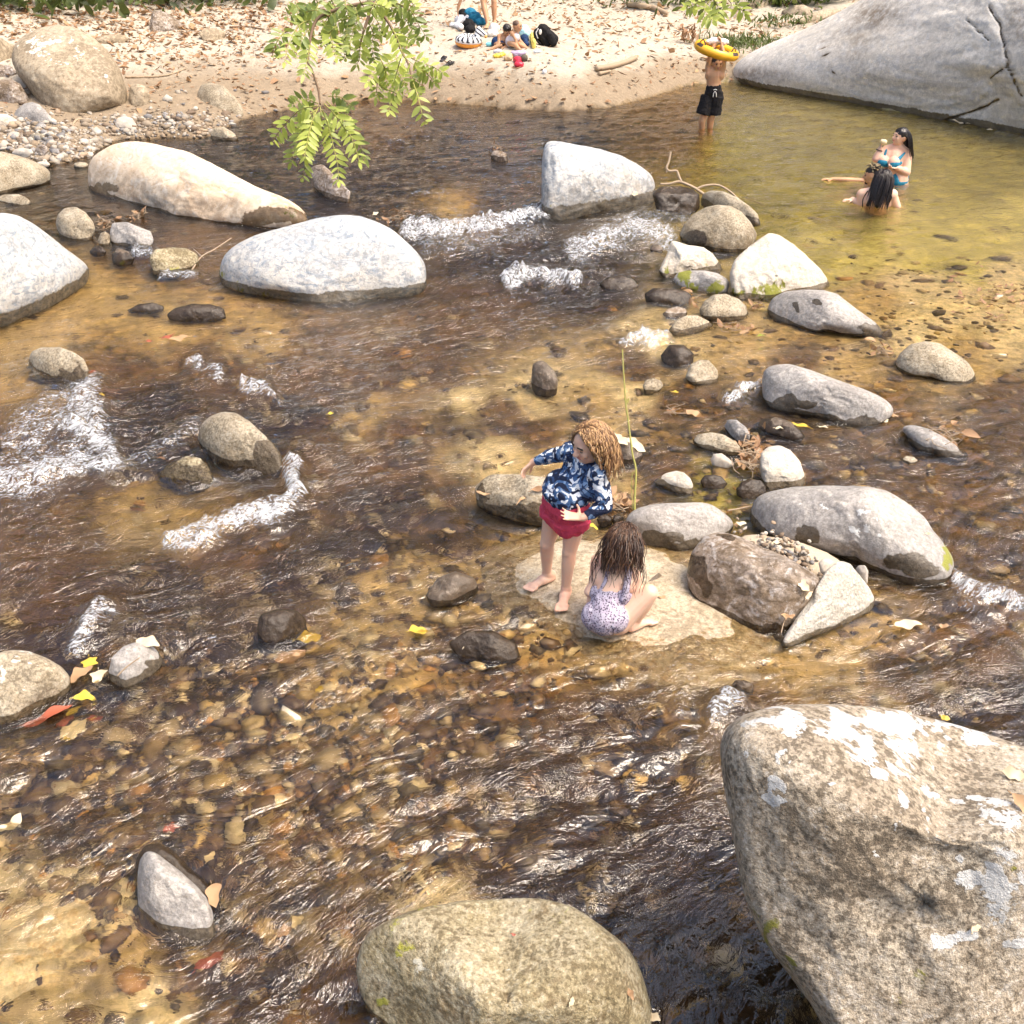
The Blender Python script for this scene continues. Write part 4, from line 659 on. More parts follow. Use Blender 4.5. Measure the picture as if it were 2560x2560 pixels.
# ---------------------------------------------------------------- water
FOAM = [  # window, polyline, half width (photo px), strength
    ('W', [(770, 446), (830, 440), (900, 438), (960, 428), (1000, 412), (1025, 410)], 15, 1.0), ('W', [(800, 470), (880, 462), (980, 452), (1010, 445)], 24, .62), ('W', [(830, 500), (900, 520), (950, 540)], 30, .34), ('W', [(930, 470), (945, 490)], 14, .6),
    ('W', [(1090, 478), (1150, 456), (1200, 440), (1250, 452)], 26, .85), ('W', [(1150, 430), (1220, 412), (1290, 420)], 16, .6), ('W', [(960, 534), (1000, 524), (1050, 528), (1086, 540)], 13, 1.0), ('W', [(960, 560), (1060, 556)], 18, .45),
    ('W', [(158, 735), (140, 760), (110, 785), (70, 800), (20, 850)], 34, .68), ('W', [(165, 750), (172, 790), (170, 815)], 26, .9), ('W', [(130, 815), (200, 845), (225, 880), (150, 888), (60, 905), (15, 915)], 24, .92), ('W', [(225, 880), (281, 862), (340, 835), (369, 804)], 20, .62), ('W', [(130, 850), (60, 870), (0, 890)], 44, .6), ('W', [(140, 770), (100, 810), (40, 850)], 50, .68), ('W', [(0, 880), (100, 870), (200, 850)], 34, .66), ('W', [(165, 740), (150, 790), (190, 840)], 30, .75), ('W', [(0, 930), (120, 920)], 30, .5), ('W', [(820, 520), (900, 560), (1000, 590)], 40, .38), ('W', [(1040, 470), (1000, 500)], 24, .45), ('W', [(1130, 490), (1230, 470)], 26, .5), ('W', [(560, 1010), (640, 1000), (720, 960)], 12, .4), ('W', [(420, 960), (340, 990)], 20, .4), ('W', [(240, 1180), (330, 1220), (300, 1260)], 26, .45), ('W', [(1300, 1330), (1200, 1380)], 40, .35), ('W', [(190, 900), (120, 930), (20, 950)], 26, .45), ('W', [(650, 780), (560, 790)], 10, .3), ('W', [(470, 1060), (330, 1070), (230, 1075)], 9, .4), ('W', [(620, 1020), (520, 1042), (420, 1050)], 9, .42),
    ('W', [(552, 880), (559, 931), (548, 956), (520, 972), (457, 994), (387, 1015), (316, 1019)], 16, .95), ('W', [(480, 985), (420, 1000)], 26, .6), ('W', [(200, 1156), (176, 1184), (151, 1212)], 20, .85), ('W', [(190, 1160), (110, 1180)], 22, .5),
    ('W', [(1801, 1111), (1850, 1125), (1932, 1150), (2050, 1170)], 16, .9), ('W', [(1820, 1130), (1932, 1180)], 26, .5), ('W', [(1390, 1335), (1370, 1348), (1340, 1365)], 15, .85), ('W', [(1270, 1260), (1300, 1280), (1290, 1320), (1270, 1350)], 26, .5),
    ('W', [(1372, 752), (1400, 748), (1438, 738)], 10, .9), ('W', [(1180, 652), (1215, 642), (1245, 645)], 11, .9), ('W', [(355, 692), (385, 695), (411, 708)], 9, .8), ('W', [(457, 730), (490, 735), (517, 755)], 10, .85), ('W', [(302, 523), (335, 520), (369, 522)], 8, .8), ('W', [(255, 478), (278, 490)], 8, .8),
    ('W', [(780, 369), (836, 366)], 6, .6), ('W', [(738, 270), (755, 266)], 6, .6), ('W', [(370, 1195), (410, 1215)], 16, .5), ('W', [(280, 1190), (330, 1200)], 18, .5), ('W', [(330, 1270), (370, 1240)], 16, .45), ('W', [(0, 960), (100, 990), (200, 1000)], 34, .34), ('W', [(0, 1060), (150, 1050), (240, 1060)], 40, .28), ('W', [(230, 1056), (330, 1050)], 8, .5),
    ('W', [(1040, 280), (1080, 290)], 8, .35), ('W', [(1260, 400), (1310, 398)], 10, .6), ('W', [(1060, 1330), (1250, 1400)], 60, .2), ('W', [(1700, 640), (1760, 700)], 20, .2), ('W', [(1850, 770), (1930, 800)], 26, .28), ('W', [(1880, 250), (1932, 262)], 7, .6)]
TURB = [(1600, 350, .42, 280), (1850, 400, .46, 200), (1750, 590, .14, 200), (1880, 560, .16, 200), (1400, 250, .42, 250), (900, 300, .5, 250), (900, 520, .95, 180), (1150, 480, .95, 150), (800, 620, .75, 160), (200, 830, 1.0, 180), (450, 900, .9, 160), (150, 1050, 1.0, 200), (500, 1060, .85, 160), (200, 1200, .9, 130), (500, 750, .75, 150), (250, 620, .45, 150), (200, 430, .3, 150), (1050, 750, .75, 150), (1250, 850, .55, 120), (1550, 700, .4, 150), (1750, 850, .7, 150), (1850, 1050, .75, 150), (1750, 1250, .85, 200), (1300, 1150, .3, 130), (800, 1100, .6, 150), (500, 1400, .6, 200), (850, 1400, .65, 200), (1150, 1500, .9, 250), (900, 1750, .9, 250), (300, 1750, .8, 250), (1350, 1800, .6, 150), (1300, 1300, .9, 120), (150, 1500, .8, 150), (1350, 940, .3, 60)]
_tq = np.array([(a*2560/1932, b*2560/1932) for a, b, _, _ in TURB]); _tv = np.array([c for *_, c, _ in TURB])
X, Y, f = fan_grid(.3, 27, 780, 760, .74)
zg = ground_z(X, Y)
a, b, _ = proj(np.stack([X, Y, 0*X], -1)); q = np.stack([a, b], -1)
foam = np.zeros(len(X)); hump = np.zeros(len(X))
wob = np.stack([fbm(np.stack([X*5, Y*5, 0*X], -1), 3), fbm(np.stack([X*5, Y*5, 0*X+4], -1), 3)], -1)*np.clip(16*b/600, 8, 34)[:, None]
for wn, pl, hw, st in FOAM:
    pl = px(wn, pl); lo_, hi_ = pl.min(0)-4*hw-40, pl.max(0)+4*hw+40
    k = np.where((a > lo_[0]) & (a < hi_[0]) & (b > lo_[1]) & (b < hi_[1]))[0]
    if not len(k): continue
    qq = q[k]+wob[k]; d = np.full(len(k), 1e9)
    for i in range(len(pl)-1): d = np.minimum(d, seg_dist(qq, pl[i], pl[i+1]))
    if st > .6:
        d3 = np.full(len(k), 1e9)
        for i in range(len(pl)-1): d3 = np.minimum(d3, seg_dist(qq, pl[i]+np.array([.5*hw, -1.7*hw]), pl[i+1]+np.array([.5*hw, -1.7*hw])))
        hump[k] = np.maximum(hump[k], st*np.exp(-(d3/(hw*1.5))**2))
    foam[k] = np.maximum(foam[k], st*np.exp(-(d/(hw*1.9))**2))
turb = np.zeros(len(X))
for i in range(0, len(X), 40000):
    d2 = (((q[i:i+40000, None]-_tq[None])/np.array([1.3, 1.0]))**2).sum(-1)
    wt = 1/(d2+9000)**1.6; turb[i:i+40000] = (wt@_tv)/wt.sum(1)
# flow runs from the pool at the upper right down to the lower left
ang = R(205)+.5*fbm(np.stack([X*.35, Y*.35, 0*X], -1), 2)
fx, fy = X*math.cos(R(25))+Y*math.sin(R(25)), -X*math.sin(R(25))+Y*math.cos(R(25))
wx = X+.25*fbm(np.stack([X*1.3, Y*1.3, 0*X], -1), 2); wy = Y+.25*fbm(np.stack([X*1.3+5, Y*1.3, 0*X], -1), 2)
w1 = fbm(np.stack([fx*1.5, wy*4.2, 0*X], -1), 3); w2 = fbm(np.stack([wx*6, fy*11, 0*X+3], -1), 3); w3 = fbm(np.stack([X*16, Y*24, 0*X+8], -1), 2)
rid = 1-np.abs(fbm(np.stack([fx*2.5+w2*.3, fy*6+w1*.4, 0*X+11], -1), 2))*2.2
far = sstep(14, 8, Y)
Z = turb*(.040*w1+.022*w2+.020*rid*turb)+.006*turb*w3*far
Z += foam*(.035+.045*fbm(np.stack([X*14, Y*14, 0*X+6], -1), 3))*np.clip(turb, .4, 1)
# flow coordinates: u runs with the current, psi across it and bends round every stone
e1 = np.array([math.cos(R(205)), math.sin(R(205))]); e2 = np.array([-e1[1], e1[0]])
U_ = X*e1[0]+Y*e1[1]; V_ = X*e2[0]+Y*e2[1]; PSI = V_.copy(); wake = np.zeros(len(X))
for lb, (rp, *_r) in ROCKS.items():
    k = np.abs(rp[:, 2]) < .05
    if k.sum() < 6: continue
    c = (rp[k, :2].max(0)+rp[k, :2].min(0))/2; rad_ = max(.05, (rp[k, :2].max(0)-rp[k, :2].min(0)).mean()*.5)
    if rad_ > 2.2: continue
    dx_, dy_ = X-c[0], Y-c[1]; r2 = dx_**2+dy_**2; near = r2 < (5*rad_)**2
    dv = dx_[near]*e2[0]+dy_[near]*e2[1]; du = dx_[near]*e1[0]+dy_[near]*e1[1]
    PSI[near] -= .85*rad_**2*dv/(r2[near]+.35*rad_**2)*np.exp(-r2[near]/(3*rad_)**2)
    wake[near] = np.maximum(wake[near], np.exp(-((np.sqrt(r2[near])-rad_)/(.10+.15*rad_))**2)*(.5+.5*sstep(-1, 1.5, du/rad_)))
PSI += .16*fbm(np.stack([U_*.7, V_*.9, 0*X+21], -1), 3)
sw = fbm(np.stack([U_*1.2, PSI*5.0, 0*X+31], -1), 3); sw2 = fbm(np.stack([U_*3.2, PSI*10, 0*X+37], -1), 2)
nearf = sstep(3.0, 6.5, Y)
Z = Z*(.8-.2*nearf)+turb*(.016+.016*nearf)*sw+turb*.012*sw2+.010*wake*turb*sw2
foam = np.maximum(foam, .42*wake*np.clip((turb-.55)/.4, 0, 1)*(.35+fbm(np.stack([X*3, Y*3, 0*X+41], -1), 2)))
foam = np.maximum(foam, .40*sstep(.72, 1.0, turb)*sstep(.05, .5, fbm(np.stack([U_*.9, PSI*2.6, 0*X+51], -1), 3)))
Z += .045*hump+np.maximum(0, foam-.35)*(.15*np.abs(fbm(np.stack([U_*9, PSI*14, 0*X+61], -1), 4))+.03)*np.clip(Y/7, .6, 1.5)
T = NT('river_water')
pos = T.pos(); fc = T.attr('flow', 'Vector')
tb = T.attr('turb'); fo = T.attr('foam')
m1 = T.mapping(fc, (0, 0, 0), (0, 0, 0), (1, 1.75, 1)); m2 = T.mapping(fc, (3, 1, 0), (0, 0, R(14)), (1, 1.5, 1)); m3 = T.mapping(fc, (7, 2, 0), (0, 0, R(-24)), (1, 1.3, 1))
n1 = T.noise(m1, 5.0, 3, .5, 1.2); n2 = T.noise(m2, 14, 3, .55, 1.5); n3 = T.noise(m3, 40, 3, .55, 1.0)
calm = T.ramp(T.noise(T.mapping(fc, (0, 0, 0), (0, 0, 0), (1, 1.6, 1)), 1.5, 3, .6), .38, .60, .25, 1.25)
h = T.math('ADD', T.math('MULTIPLY', n1, .034), T.math('MULTIPLY', calm, T.math('ADD', T.math('MULTIPLY', n2, .0155), T.math('MULTIPLY', n3, .0046))))
nb = T.bump(T.math('MULTIPLY', h, T.math('ADD', T.math('MULTIPLY', tb, .92), .10)), 1.0, 1.0)
fr = T.n('Fresnel'); T.set(fr.inputs['IOR'], 1.62); T.l(nb, fr.inputs['Normal'])
refl = T.n('BsdfGlossy'); T.set(refl.inputs['Roughness'], .03); T.set(refl.inputs['Color'], (1, 1, 1)); T.l(nb, refl.inputs['Normal'])
refr = T.n('BsdfRefraction'); T.set(refr.inputs['IOR'], 1.33); T.set(refr.inputs['Roughness'], 0.0); T.set(refr.inputs['Color'], (1.0, .91, .70)); T.l(nb, refr.inputs['Normal'])
ms = T.n('MixShader'); T.l(fr.outputs[0], ms.inputs[0]); T.l(refr.outputs[0], ms.inputs[1]); T.l(refl.outputs[0], ms.inputs[2])
# foam: broken white water along the drops
fm1 = T.mapping(fc, (0, 0, 0), (0, 0, 0), (1, 2.0, 1))
fn = T.noise(fm1, 10, 6, .7, 1.4); fn2 = T.noise(fm1, 48, 4, .65, .6)
fil = T.math('SUBTRACT', 1.0, T.math('MULTIPLY', T.math('ABSOLUTE', T.math('SUBTRACT', T.noise(fm1, 17, 4, .6, 1.6), .5)), 5.5))
fv = T.math('ADD', T.math('MULTIPLY', fil, .16), T.math('ADD', T.math('MULTIPLY', fn, .52), T.math('MULTIPLY', fn2, .32)))
thr = T.ramp(fo, 0.0, 1.0, .74, .482)
fmask = T.ramp(T.math('SUBTRACT', fv, thr), -.035, .115)
fmask = T.math('MULTIPLY', fmask, T.ramp(fo, .10, .34, 0, .95))
fnb = T.bump(T.math('ADD', fv, T.math('MULTIPLY', T.noise(pos, 90, 3, .6), .3)), .9, .06)
fsh = T.bsdf(T.mix(fn2, (.60, .63, .66), (.90, .90, .90)), .5, fnb, .3)
ms2 = T.n('MixShader'); T.l(fmask, ms2.inputs[0]); T.l(ms.outputs[0], ms2.inputs[1]); T.l(fsh, ms2.inputs[2])
watermat = T.done(ms2.outputs[0])
keep = (zg[f] < .06).any(1)
f = f[keep]; used = np.unique(f); mp = np.full(len(X), -1); mp[used] = np.arange(len(used)); f = mp[f]
water = obj('water', mk_mesh('water', np.stack([X, Y, Z], -1)[used], f, {'foam': foam[used], 'turb': turb[used], 'flow': np.stack([U_, PSI, 0*X], -1)[used]}, True, [watermat]), kind='structure')
# ---------------------------------------------------------------- vegetation, gravel, leaves, sticks
def leaf_mat(name, bright, dark, tr=.45, rough=.45):
    t = NT(name); co = t.pos()
    c = t.mix(t.attr('hue'), dark, bright)
    n = t.noise(co, 60, 2)
    c = t.mix(t.math('MULTIPLY', n, .35), c, tuple(min(1, x*1.5) for x in bright))
    d = t.bsdf(c, rough, None, .5)
    tl = t.n('BsdfTranslucent'); t.set(tl.inputs['Color'], t.mix(.5, c, tuple(min(1, x*1.3) for x in bright)))
    ms = t.n('MixShader'); ms.inputs[0].default_value = tr; t.l(d, ms.inputs[1]); t.l(tl.outputs[0], ms.inputs[2])
    return t.done(ms.outputs[0])
ML_green = leaf_mat('green_leaflet', (.44, .50, .10), (.075, .125, .05), .42, .38)
ML_forest = leaf_mat('forest_foliage', (.22, .21, .03), (.02, .022, .007), .35)
ML_bush = leaf_mat('bush_leaf', (.13, .17, .03), (.025, .035, .012), .3)
ML_dry = leaf_mat('dry_leaf', (.40, .25, .13), (.15, .06, .026), .12, .7)
ML_pale = leaf_mat('pale_dry_leaf', (.66, .56, .38), (.50, .37, .22), .15, .6)
ML_yellow = leaf_mat('yellow_leaf', (.66, .50, .06), (.46, .28, .04), .2, .5)
ML_red = leaf_mat('reddish_leaf', (.38, .10, .05), (.22, .05, .03), .12, .5)
M_twig = plain('dry_twig_bark', (.36, .27, .18), .85, (60, .4, .004))
M_twigd = plain('brown_bark', (.20, .13, .08), .85, (60, .5, .004))
M_gstem = plain('green_stem', (.30, .28, .07), .6, (60, .3, .002))
def leaf_shape(L, Wd, fold=.12, curl=.0, n=5):
    """pointed oval blade along +x, midrib fold and end curl; returns triangles"""
    t = np.linspace(0, 1, n+1)
    wd = Wd*np.sin(np.pi*t**.85)**.8; wd[0] = 0; wd[-1] = 0
    z = -curl*L*t**2
    mid = np.stack([t*L, 0*t, z], 1); lf = np.stack([t*L, wd, z+fold*wd], 1); rt = np.stack([t*L, -wd, z+fold*wd], 1)
    v = np.vstack([mid, lf, rt]); f = []
    m = n+1
    for i in range(n):
        f += [[i, i+1, m+i+1], [i, m+i+1, m+i], [i, 2*m+i, 2*m+i+1], [i, 2*m+i+1, i+1]]
    return v, np.array(f)
def frame(d, nrm):
    d = d/np.linalg.norm(d); y = np.cross(nrm, d); y /= np.linalg.norm(y)+1e-9; z = np.cross(d, y)
    return np.stack([d, y, z], 0)
# pinnate fronds of the branch that hangs into the picture
def frond(win, pts, npair, hue, dist, lw=100, name_parent=None, rs=None, end=True):
    sp = spline(px(win, pts), 10); s_ = WIN[win][2]
    t = np.linspace(0, 1, len(sp)); cum = np.r_[0, np.cumsum(np.hypot(*np.diff(sp, axis=0).T))]; cum /= cum[-1]
    dd = dist+.12*np.sin(t*2.5+rs.uniform(0, 6))
    w3 = CAM+ray(sp[:, 0], sp[:, 1])*dd[:, None]
    V, Fc = tube(w3, np.linspace(.0028, .0012, len(w3)), 5); hu = [np.full(len(V), .55)]; fm = [np.zeros(len(Fc), int)]
    vs_ = [(V, Fc)]
    ks = np.linspace(.14, .96, npair)
    L = lw*s_*dist/F
    for j, k in enumerate(ks):
        i = np.searchsorted(cum, k); i = min(max(i, 1), len(sp)-2)
        tan = w3[i+1]-w3[i-1]; tan /= np.linalg.norm(tan)
        view = CAM-w3[i]; view /= np.linalg.norm(view)
        side = np.cross(view, tan); side /= np.linalg.norm(side)
        for sg in (-1, 1):
            if rs.random() < .09: continue
            an = R(rs.uniform(48, 72))
            d = tan*math.cos(an)+side*sg*math.sin(an)+np.array([0, 0, -.22])+view*rs.normal(0, .28)
            nr = view+np.array([0, 0, .5])+rs.normal(0, .38, 3)
            sz = L*rs.uniform(.85, 1.12)*(.72+.5*math.sin(math.pi*min(.95, k*.8+.15)))
            v, f_ = leaf_shape(sz, sz*rs.uniform(.14, .185), rs.uniform(.05, .3), rs.uniform(.0, .25))
            vs_.append((w3[i]+v@frame(d, nr), f_)); hu.append(np.full(len(v), np.clip(hue+rs.normal(0, .2), 0, 1))); fm.append(np.ones(len(f_), int))
    if end:
        v, f_ = leaf_shape(L*.95, L*.16, .1, .1); tan = w3[-1]-w3[-3]
        vs_.append((w3[-1]+v@frame(tan, CAM-w3[-1]), f_)); hu.append(np.full(len(v), np.clip(hue+.1, 0, 1))); fm.append(np.ones(len(f_), int))
    V, Fc = join(vs_)
    return V, Fc, np.concatenate(hu), np.concatenate(fm)
rs = np.random.default_rng(21)
D0 = 4.6
base = CAM+ray(np.array(930.), np.array(-60.))*D0
br = root('hanging_branch', base, 'leafy green branch with feathery leaves hanging down over the stream', 'branch')
def stick3(win, pts, dist, r0, r1, n=8, k=6):
    sp = spline(px(win, pts), n); w3 = CAM+ray(sp[:, 0], sp[:, 1])*dist
    return tube(w3, np.linspace(r0, r1, len(w3)), k)
sv = [stick3('T', [(1130, -150), (1110, 0), (1090, 150), (1040, 300), (1000, 460)], D0+.05, .011, .005), stick3('T', [(1110, 20), (900, 60), (680, 130), (560, 240), (500, 560), (545, 690), (600, 860), (620, 1010)], D0+.08, .009, .0045),
      stick3('T', [(1110, 20), (1180, 90), (1300, 250), (1400, 480), (1480, 640), (1500, 780)], D0, .008, .004), stick3('T', [(1120, -40), (1300, 10), (1450, 80)], D0+.12, .006, .003)]
V, Fc = join(sv); part('stem', V, Fc, br, [M_twigd])
FR = [([(600, 1020), (430, 1060), (300, 1180), (190, 1320), (160, 1370)], 10, .95, 0), ([(600, 1040), (540, 1180), (500, 1350), (475, 1480), (480, 1530)], 9, 1.0, -.05), ([(640, 1060), (700, 1220), (750, 1420), (790, 1600), (798, 1750)], 11, .85, -.05), ([(680, 980), (800, 1100), (900, 1280), (970, 1460), (1000, 1570)], 10, .75, .0),
      ([(560, 1080), (460, 1250), (390, 1420), (340, 1560)], 9, .55, .1), ([(700, 930), (820, 940), (920, 1030)], 8, .2, .2), ([(600, 1000), (480, 960), (350, 1010)], 7, .15, .2), ([(540, 1150), (460, 1350), (470, 1600), (450, 1720)], 8, .35, .18), ([(700, 1000), (880, 1150), (980, 1350), (1050, 1520)], 8, .3, .18), ([(620, 1030), (640, 1200), (660, 1380)], 8, .3, .2), ([(600, 1050), (470, 1130), (360, 1250)], 7, .4, .15), ([(660, 1000), (780, 1130), (860, 1250), (880, 1290)], 7, .8, -.1),
      ([(620, 180), (450, 220), (350, 340), (290, 520), (275, 600)], 9, .75, 0), ([(640, 190), (710, 300), (745, 450), (770, 560)], 8, .85, 0), ([(540, 280), (520, 420), (500, 560), (460, 720)], 9, .6, .05), ([(1050, 280), (1010, 420), (1000, 570), (970, 620)], 9, .55, .03), ([(1130, 90), (1260, 200), (1370, 380), (1420, 530), (1540, 640)], 12, .9, -.05), ([(1420, 530), (1300, 600), (1150, 690), (1080, 800)], 9, .95, 0), ([(1250, 640), (1180, 780), (1160, 930)], 7, .85, .05),
      ([(1500, 560), (1580, 600), (1700, 640), (1800, 700)], 8, .9, .1), ([(1540, 640), (1640, 700), (1720, 790)], 6, .4, .15), ([(1480, 740), (1560, 780), (1600, 830)], 5, .25, .15), ([(1430, 780), (1320, 940), (1280, 1080)], 6, .8, 0), ([(1520, 800), (1580, 990), (1610, 1120), (1640, 1180)], 5, .8, -.05), ([(1400, 560), (1360, 700), (1330, 800)], 7, 1.0, -.1),
      ([(500, 90), (380, 130), (300, 170)], 6, .1, .2), ([(480, 80), (540, 150), (560, 230)], 6, .12, .2), ([(620, 100), (500, 110), (400, 190)], 6, .15, .18), ([(720, -20), (760, 60), (790, 120)], 5, .25, .15), ([(860, -10), (870, 80), (900, 170)], 6, .3, .15), ([(1000, 0), (1040, 80), (1000, 160)], 6, .35, .15), ([(1300, 20), (1400, 120), (1480, 250), (1550, 390)], 10, .2, .1), ([(1320, 10), (1480, 90), (1560, 220), (1640, 350)], 9, .15, .2), ([(940, 40), (980, 150), (960, 260)], 7, .15, .2),
      ([(900, 180), (800, 200), (690, 270)], 7, .4, .1), ([(950, 200), (930, 330), (900, 470)], 8, .3, .12), ([(880, 330), (840, 430), (860, 560)], 7, .15, .2), ([(1330, 300), (1430, 340), (1500, 400)], 6, .6, .1), ([(1110, 120), (1180, 220), (1200, 330)], 7, .25, .15), ([(1080, 200), (1130, 320), (1120, 450), (1140, 560)], 8, .3, .15), ([(1150, 40), (1220, 60), (1270, 90)], 5, 1.0, -.1), ([(380, 20), (420, 90), (480, 150)], 6, .12, .25), ([(1450, -30), (1500, 20), (1540, 70)], 5, .7, .1),
      ([(780, 250), (700, 330), (640, 430)], 7, .3, .15), ([(560, 250), (470, 330), (420, 430)], 7, .35, .15), ([(300, 280), (230, 360), (170, 480), (160, 540)], 7, .25, .12), ([(1200, 560), (1240, 660), (1270, 800)], 7, .6, .05), ([(1330, 620), (1400, 740), (1440, 800)], 6, .45, .1), ([(1260, 860), (1350, 900), (1400, 940)], 4, .35, .1), ([(1440, 900), (1510, 860), (1580, 900)], 4, .5, .05), ([(1180, -40), (1150, 30), (1100, 110)], 6, .4, .05), ([(1240, -30), (1300, 60), (1340, 150)], 6, .3, .1), ([(560, -30), (600, 40), (560, 120)], 6, .2, .2), ([(800, 90), (720, 140), (660, 220)], 6, .25, .2)]
for pts, n_, hu_, dz in FR:
    V, Fc, hh, fm = frond('T', pts, n_, hu_, D0+dz, 112 if pts[0][1] > 900 else 106, rs=rs)
    part('frond', V, Fc, br, [M_gstem, ML_green], {'hue': hh}, fmat=fm)
b2 = root('hanging_branch', CAM+ray(np.array(1775.), np.array(-30.))*5.2, 'small sprig of pale green leaves dipping in from the top edge', 'branch')
V, Fc = join([stick3('C', [(300, -120), (260, -20), (230, 20)], 5.2, .004, .002)]); part('stem', V, Fc, b2, [M_gstem])
for pts, n_ in (([(240, 0), (170, 20), (120, 40)], 5), ([(240, 10), (215, 50), (260, 110)], 6), ([(300, -30), (370, 0), (430, 70)], 6), ([(260, -10), (290, 40), (280, 100)], 5), ([(330, -20), (360, 20), (350, 50)], 4)):
    V, Fc, hh, fm = frond('C', pts, n_, .85, 5.2, 66, rs=rs); part('frond', V, Fc, b2, [M_gstem, ML_green], {'hue': hh}, fmat=fm)

# the wood on the far bank that the water mirrors
rs = np.random.default_rng(5)
def leafcloud(cen, rad, n, size, rs):
    u = rs.normal(size=(n, 3)); u /= np.linalg.norm(u, axis=1)[:, None]
    p = cen+u*rad*(rs.uniform(.35, 1, (n, 1))**.6)
    a = rs.normal(size=(n, 3)); a /= np.linalg.norm(a, axis=1)[:, None]
    b = np.cross(a, rs.normal(size=(n, 3))); b /= np.linalg.norm(b, axis=1)[:, None]
    s_ = size*rs.uniform(.6, 1.3, (n, 1))
    v = np.stack([p-a*s_, p+b*s_*.55, p+a*s_, p-b*s_*.55], 1).reshape(-1, 3)
    f_ = np.arange(4*n).reshape(-1, 4)
    return v, f_
VV = []; HU = []
for k in range(300):
    x_ = rs.uniform(-34, 34); y_ = rs.uniform(33, 46)
    if x_ > 12: y_ = rs.uniform(34, 46)
    z_ = rs.uniform(2.5, 27)*(1-.25*sstep(4, 14, x_)*.8)
    r_ = rs.uniform(1.6, 3.2)
    v, f_ = leafcloud(np.array([x_, y_, z_]), np.array([r_, r_, r_*.75]), 210, .32, rs)
    VV.append((v, f_)); HU.append(np.full(len(v), np.clip(rs.normal(.32, .25)+.5*sstep(2, 14, x_)*(z_ < 9), 0, 1)))
V, Fc = join(VV)
wood = obj('forest', mk_mesh('forest', V, Fc, {'hue': np.concatenate(HU)}, False, [ML_forest]), kind='stuff')
wood['label'] = 'dense green forest on the slope beyond the beach'

# gravel and pebbles
M_grav = None
def pebble_mat(name, rough, spec):
    t = NT(name); co = t.pos(); c = t.attr('tint', 'Color')
    n = t.noise(co, 110, 3, .7)
    cm = t.n('CombineColor'); g = t.math('ADD', t.math('MULTIPLY', t.math('SUBTRACT', n, .5), .9), 1.0)
    for k in range(3): t.l(g, cm.inputs[k])
    return t.done(t.bsdf(t.mix(1.0, c, cm.outputs[0], 'MULTIPLY'), rough, None, spec))
MG_wet = pebble_mat('wet_gravel', .45, .4); MG_dry = pebble_mat('dry_pebbles', .85, .3)
def stones(pos, size, cols, rs, lvl=1, flat=(.45, .8)):
    v0, f0 = ico(lvl); n = len(pos); m = len(v0)
    sc_ = np.stack([size*rs.uniform(.8, 1.4, n), size*rs.uniform(.6, 1.0, n), size*rs.uniform(*flat, n)], 1)
    an = rs.uniform(0, 2*np.pi, n); tl = rs.normal(0, .25, n)
    v = v0[None]*sc_[:, None]*(1+.20*rs.normal(size=(n, m, 1)))
    x_ = v[..., 0]*np.cos(tl)[:, None]-v[..., 2]*np.sin(tl)[:, None]; z_ = v[..., 0]*np.sin(tl)[:, None]+v[..., 2]*np.cos(tl)[:, None]
    y_ = v[..., 1]; ca, sa = np.cos(an)[:, None], np.sin(an)[:, None]
    v = np.stack([x_*ca-y_*sa, x_*sa+y_*ca, z_], -1)+pos[:, None]
    f_ = f0[None]+(np.arange(n)*m)[:, None, None]
    return v.reshape(-1, 3), f_.reshape(-1, 3), np.repeat(cols, m, 0)
PALG = np.array([(.42, .33, .21), (.17, .105, .05), (.085, .052, .026), (.40, .22, .07), (.30, .21, .11), (.56, .47, .33), (.115, .09, .07), (.22, .13, .055), (.50, .36, .16)])
rs = np.random.default_rng(12)
def scatter(n, fn, lo_, hi_):
    out = []
    while len(out) < n:
        x_ = rs.uniform(lo_[0], hi_[0], 4000); y_ = rs.uniform(lo_[1], hi_[1], 4000)
        ok = rs.random(4000) < fn(x_, y_); out += list(zip(x_[ok], y_[ok]))
    return np.array(out[:n])
def gdens(x_, y_):
    e = lambda a, b, ra, rb: np.exp(-(((x_-a)/ra)**2+((y_-b)/rb)**2))
    return np.clip(.10+1.0*e(820, 1850, 520, 320)+.5*e(400, 2050, 420, 260)+.35*e(1000, 1000, 300, 260)+.4*e(1650, 1150, 260, 220)+.35*e(2250, 1300, 350, 400)+.45*e(2350, 780, 300, 130)+.35*e(750, 900, 300, 160)+.25*e(1300, 1500, 300, 150), 0, 1)
q = scatter(9500, gdens, (-150, 480), (2700, 2600))
w3 = P(q[:, 0], q[:, 1], -.05); dep, _ = bed_at(w3[:, 0], w3[:, 1]); zz = ground_z(w3[:, 0], w3[:, 1])
ok = zz < -.02; w3 = w3[ok]; zz = zz[ok]; n = len(w3)
size = np.clip(rs.lognormal(-4.05, .62, n), .007, .075)*np.clip(.75+w3[:, 1]*.06, .9, 1.6)
ci = rs.choice(len(PALG), n, p=[.13, .17, .20, .04, .13, .12, .12, .05, .04])
cols = PALG[ci]*rs.uniform(.7, 1.25, (n, 1))
zz = np.minimum(zz+size*.25, -.012-size*.5)
V, Fc, cl = stones(np.stack([w3[:, 0], w3[:, 1], zz], 1), size, cols, rs)
gv = obj('gravel', mk_mesh('gravel', V, Fc, {'tint': cl}, True, [MG_wet]), kind='stuff'); gv['label'] = 'brown and tan gravel on the bed of the stream'
def pdens(x_, y_):
    e = lambda a, b, ra, rb: np.exp(-(((x_-a)/ra)**2+((y_-b)/rb)**2))
    return np.clip(1.0*e(70, 350, 130, 40)+.8*e(190, 375, 90, 30)+.7*e(380, 315, 140, 26)+.55*e(520, 310, 90, 26)+.6*e(20, 330, 60, 40)+.05, 0, 1)
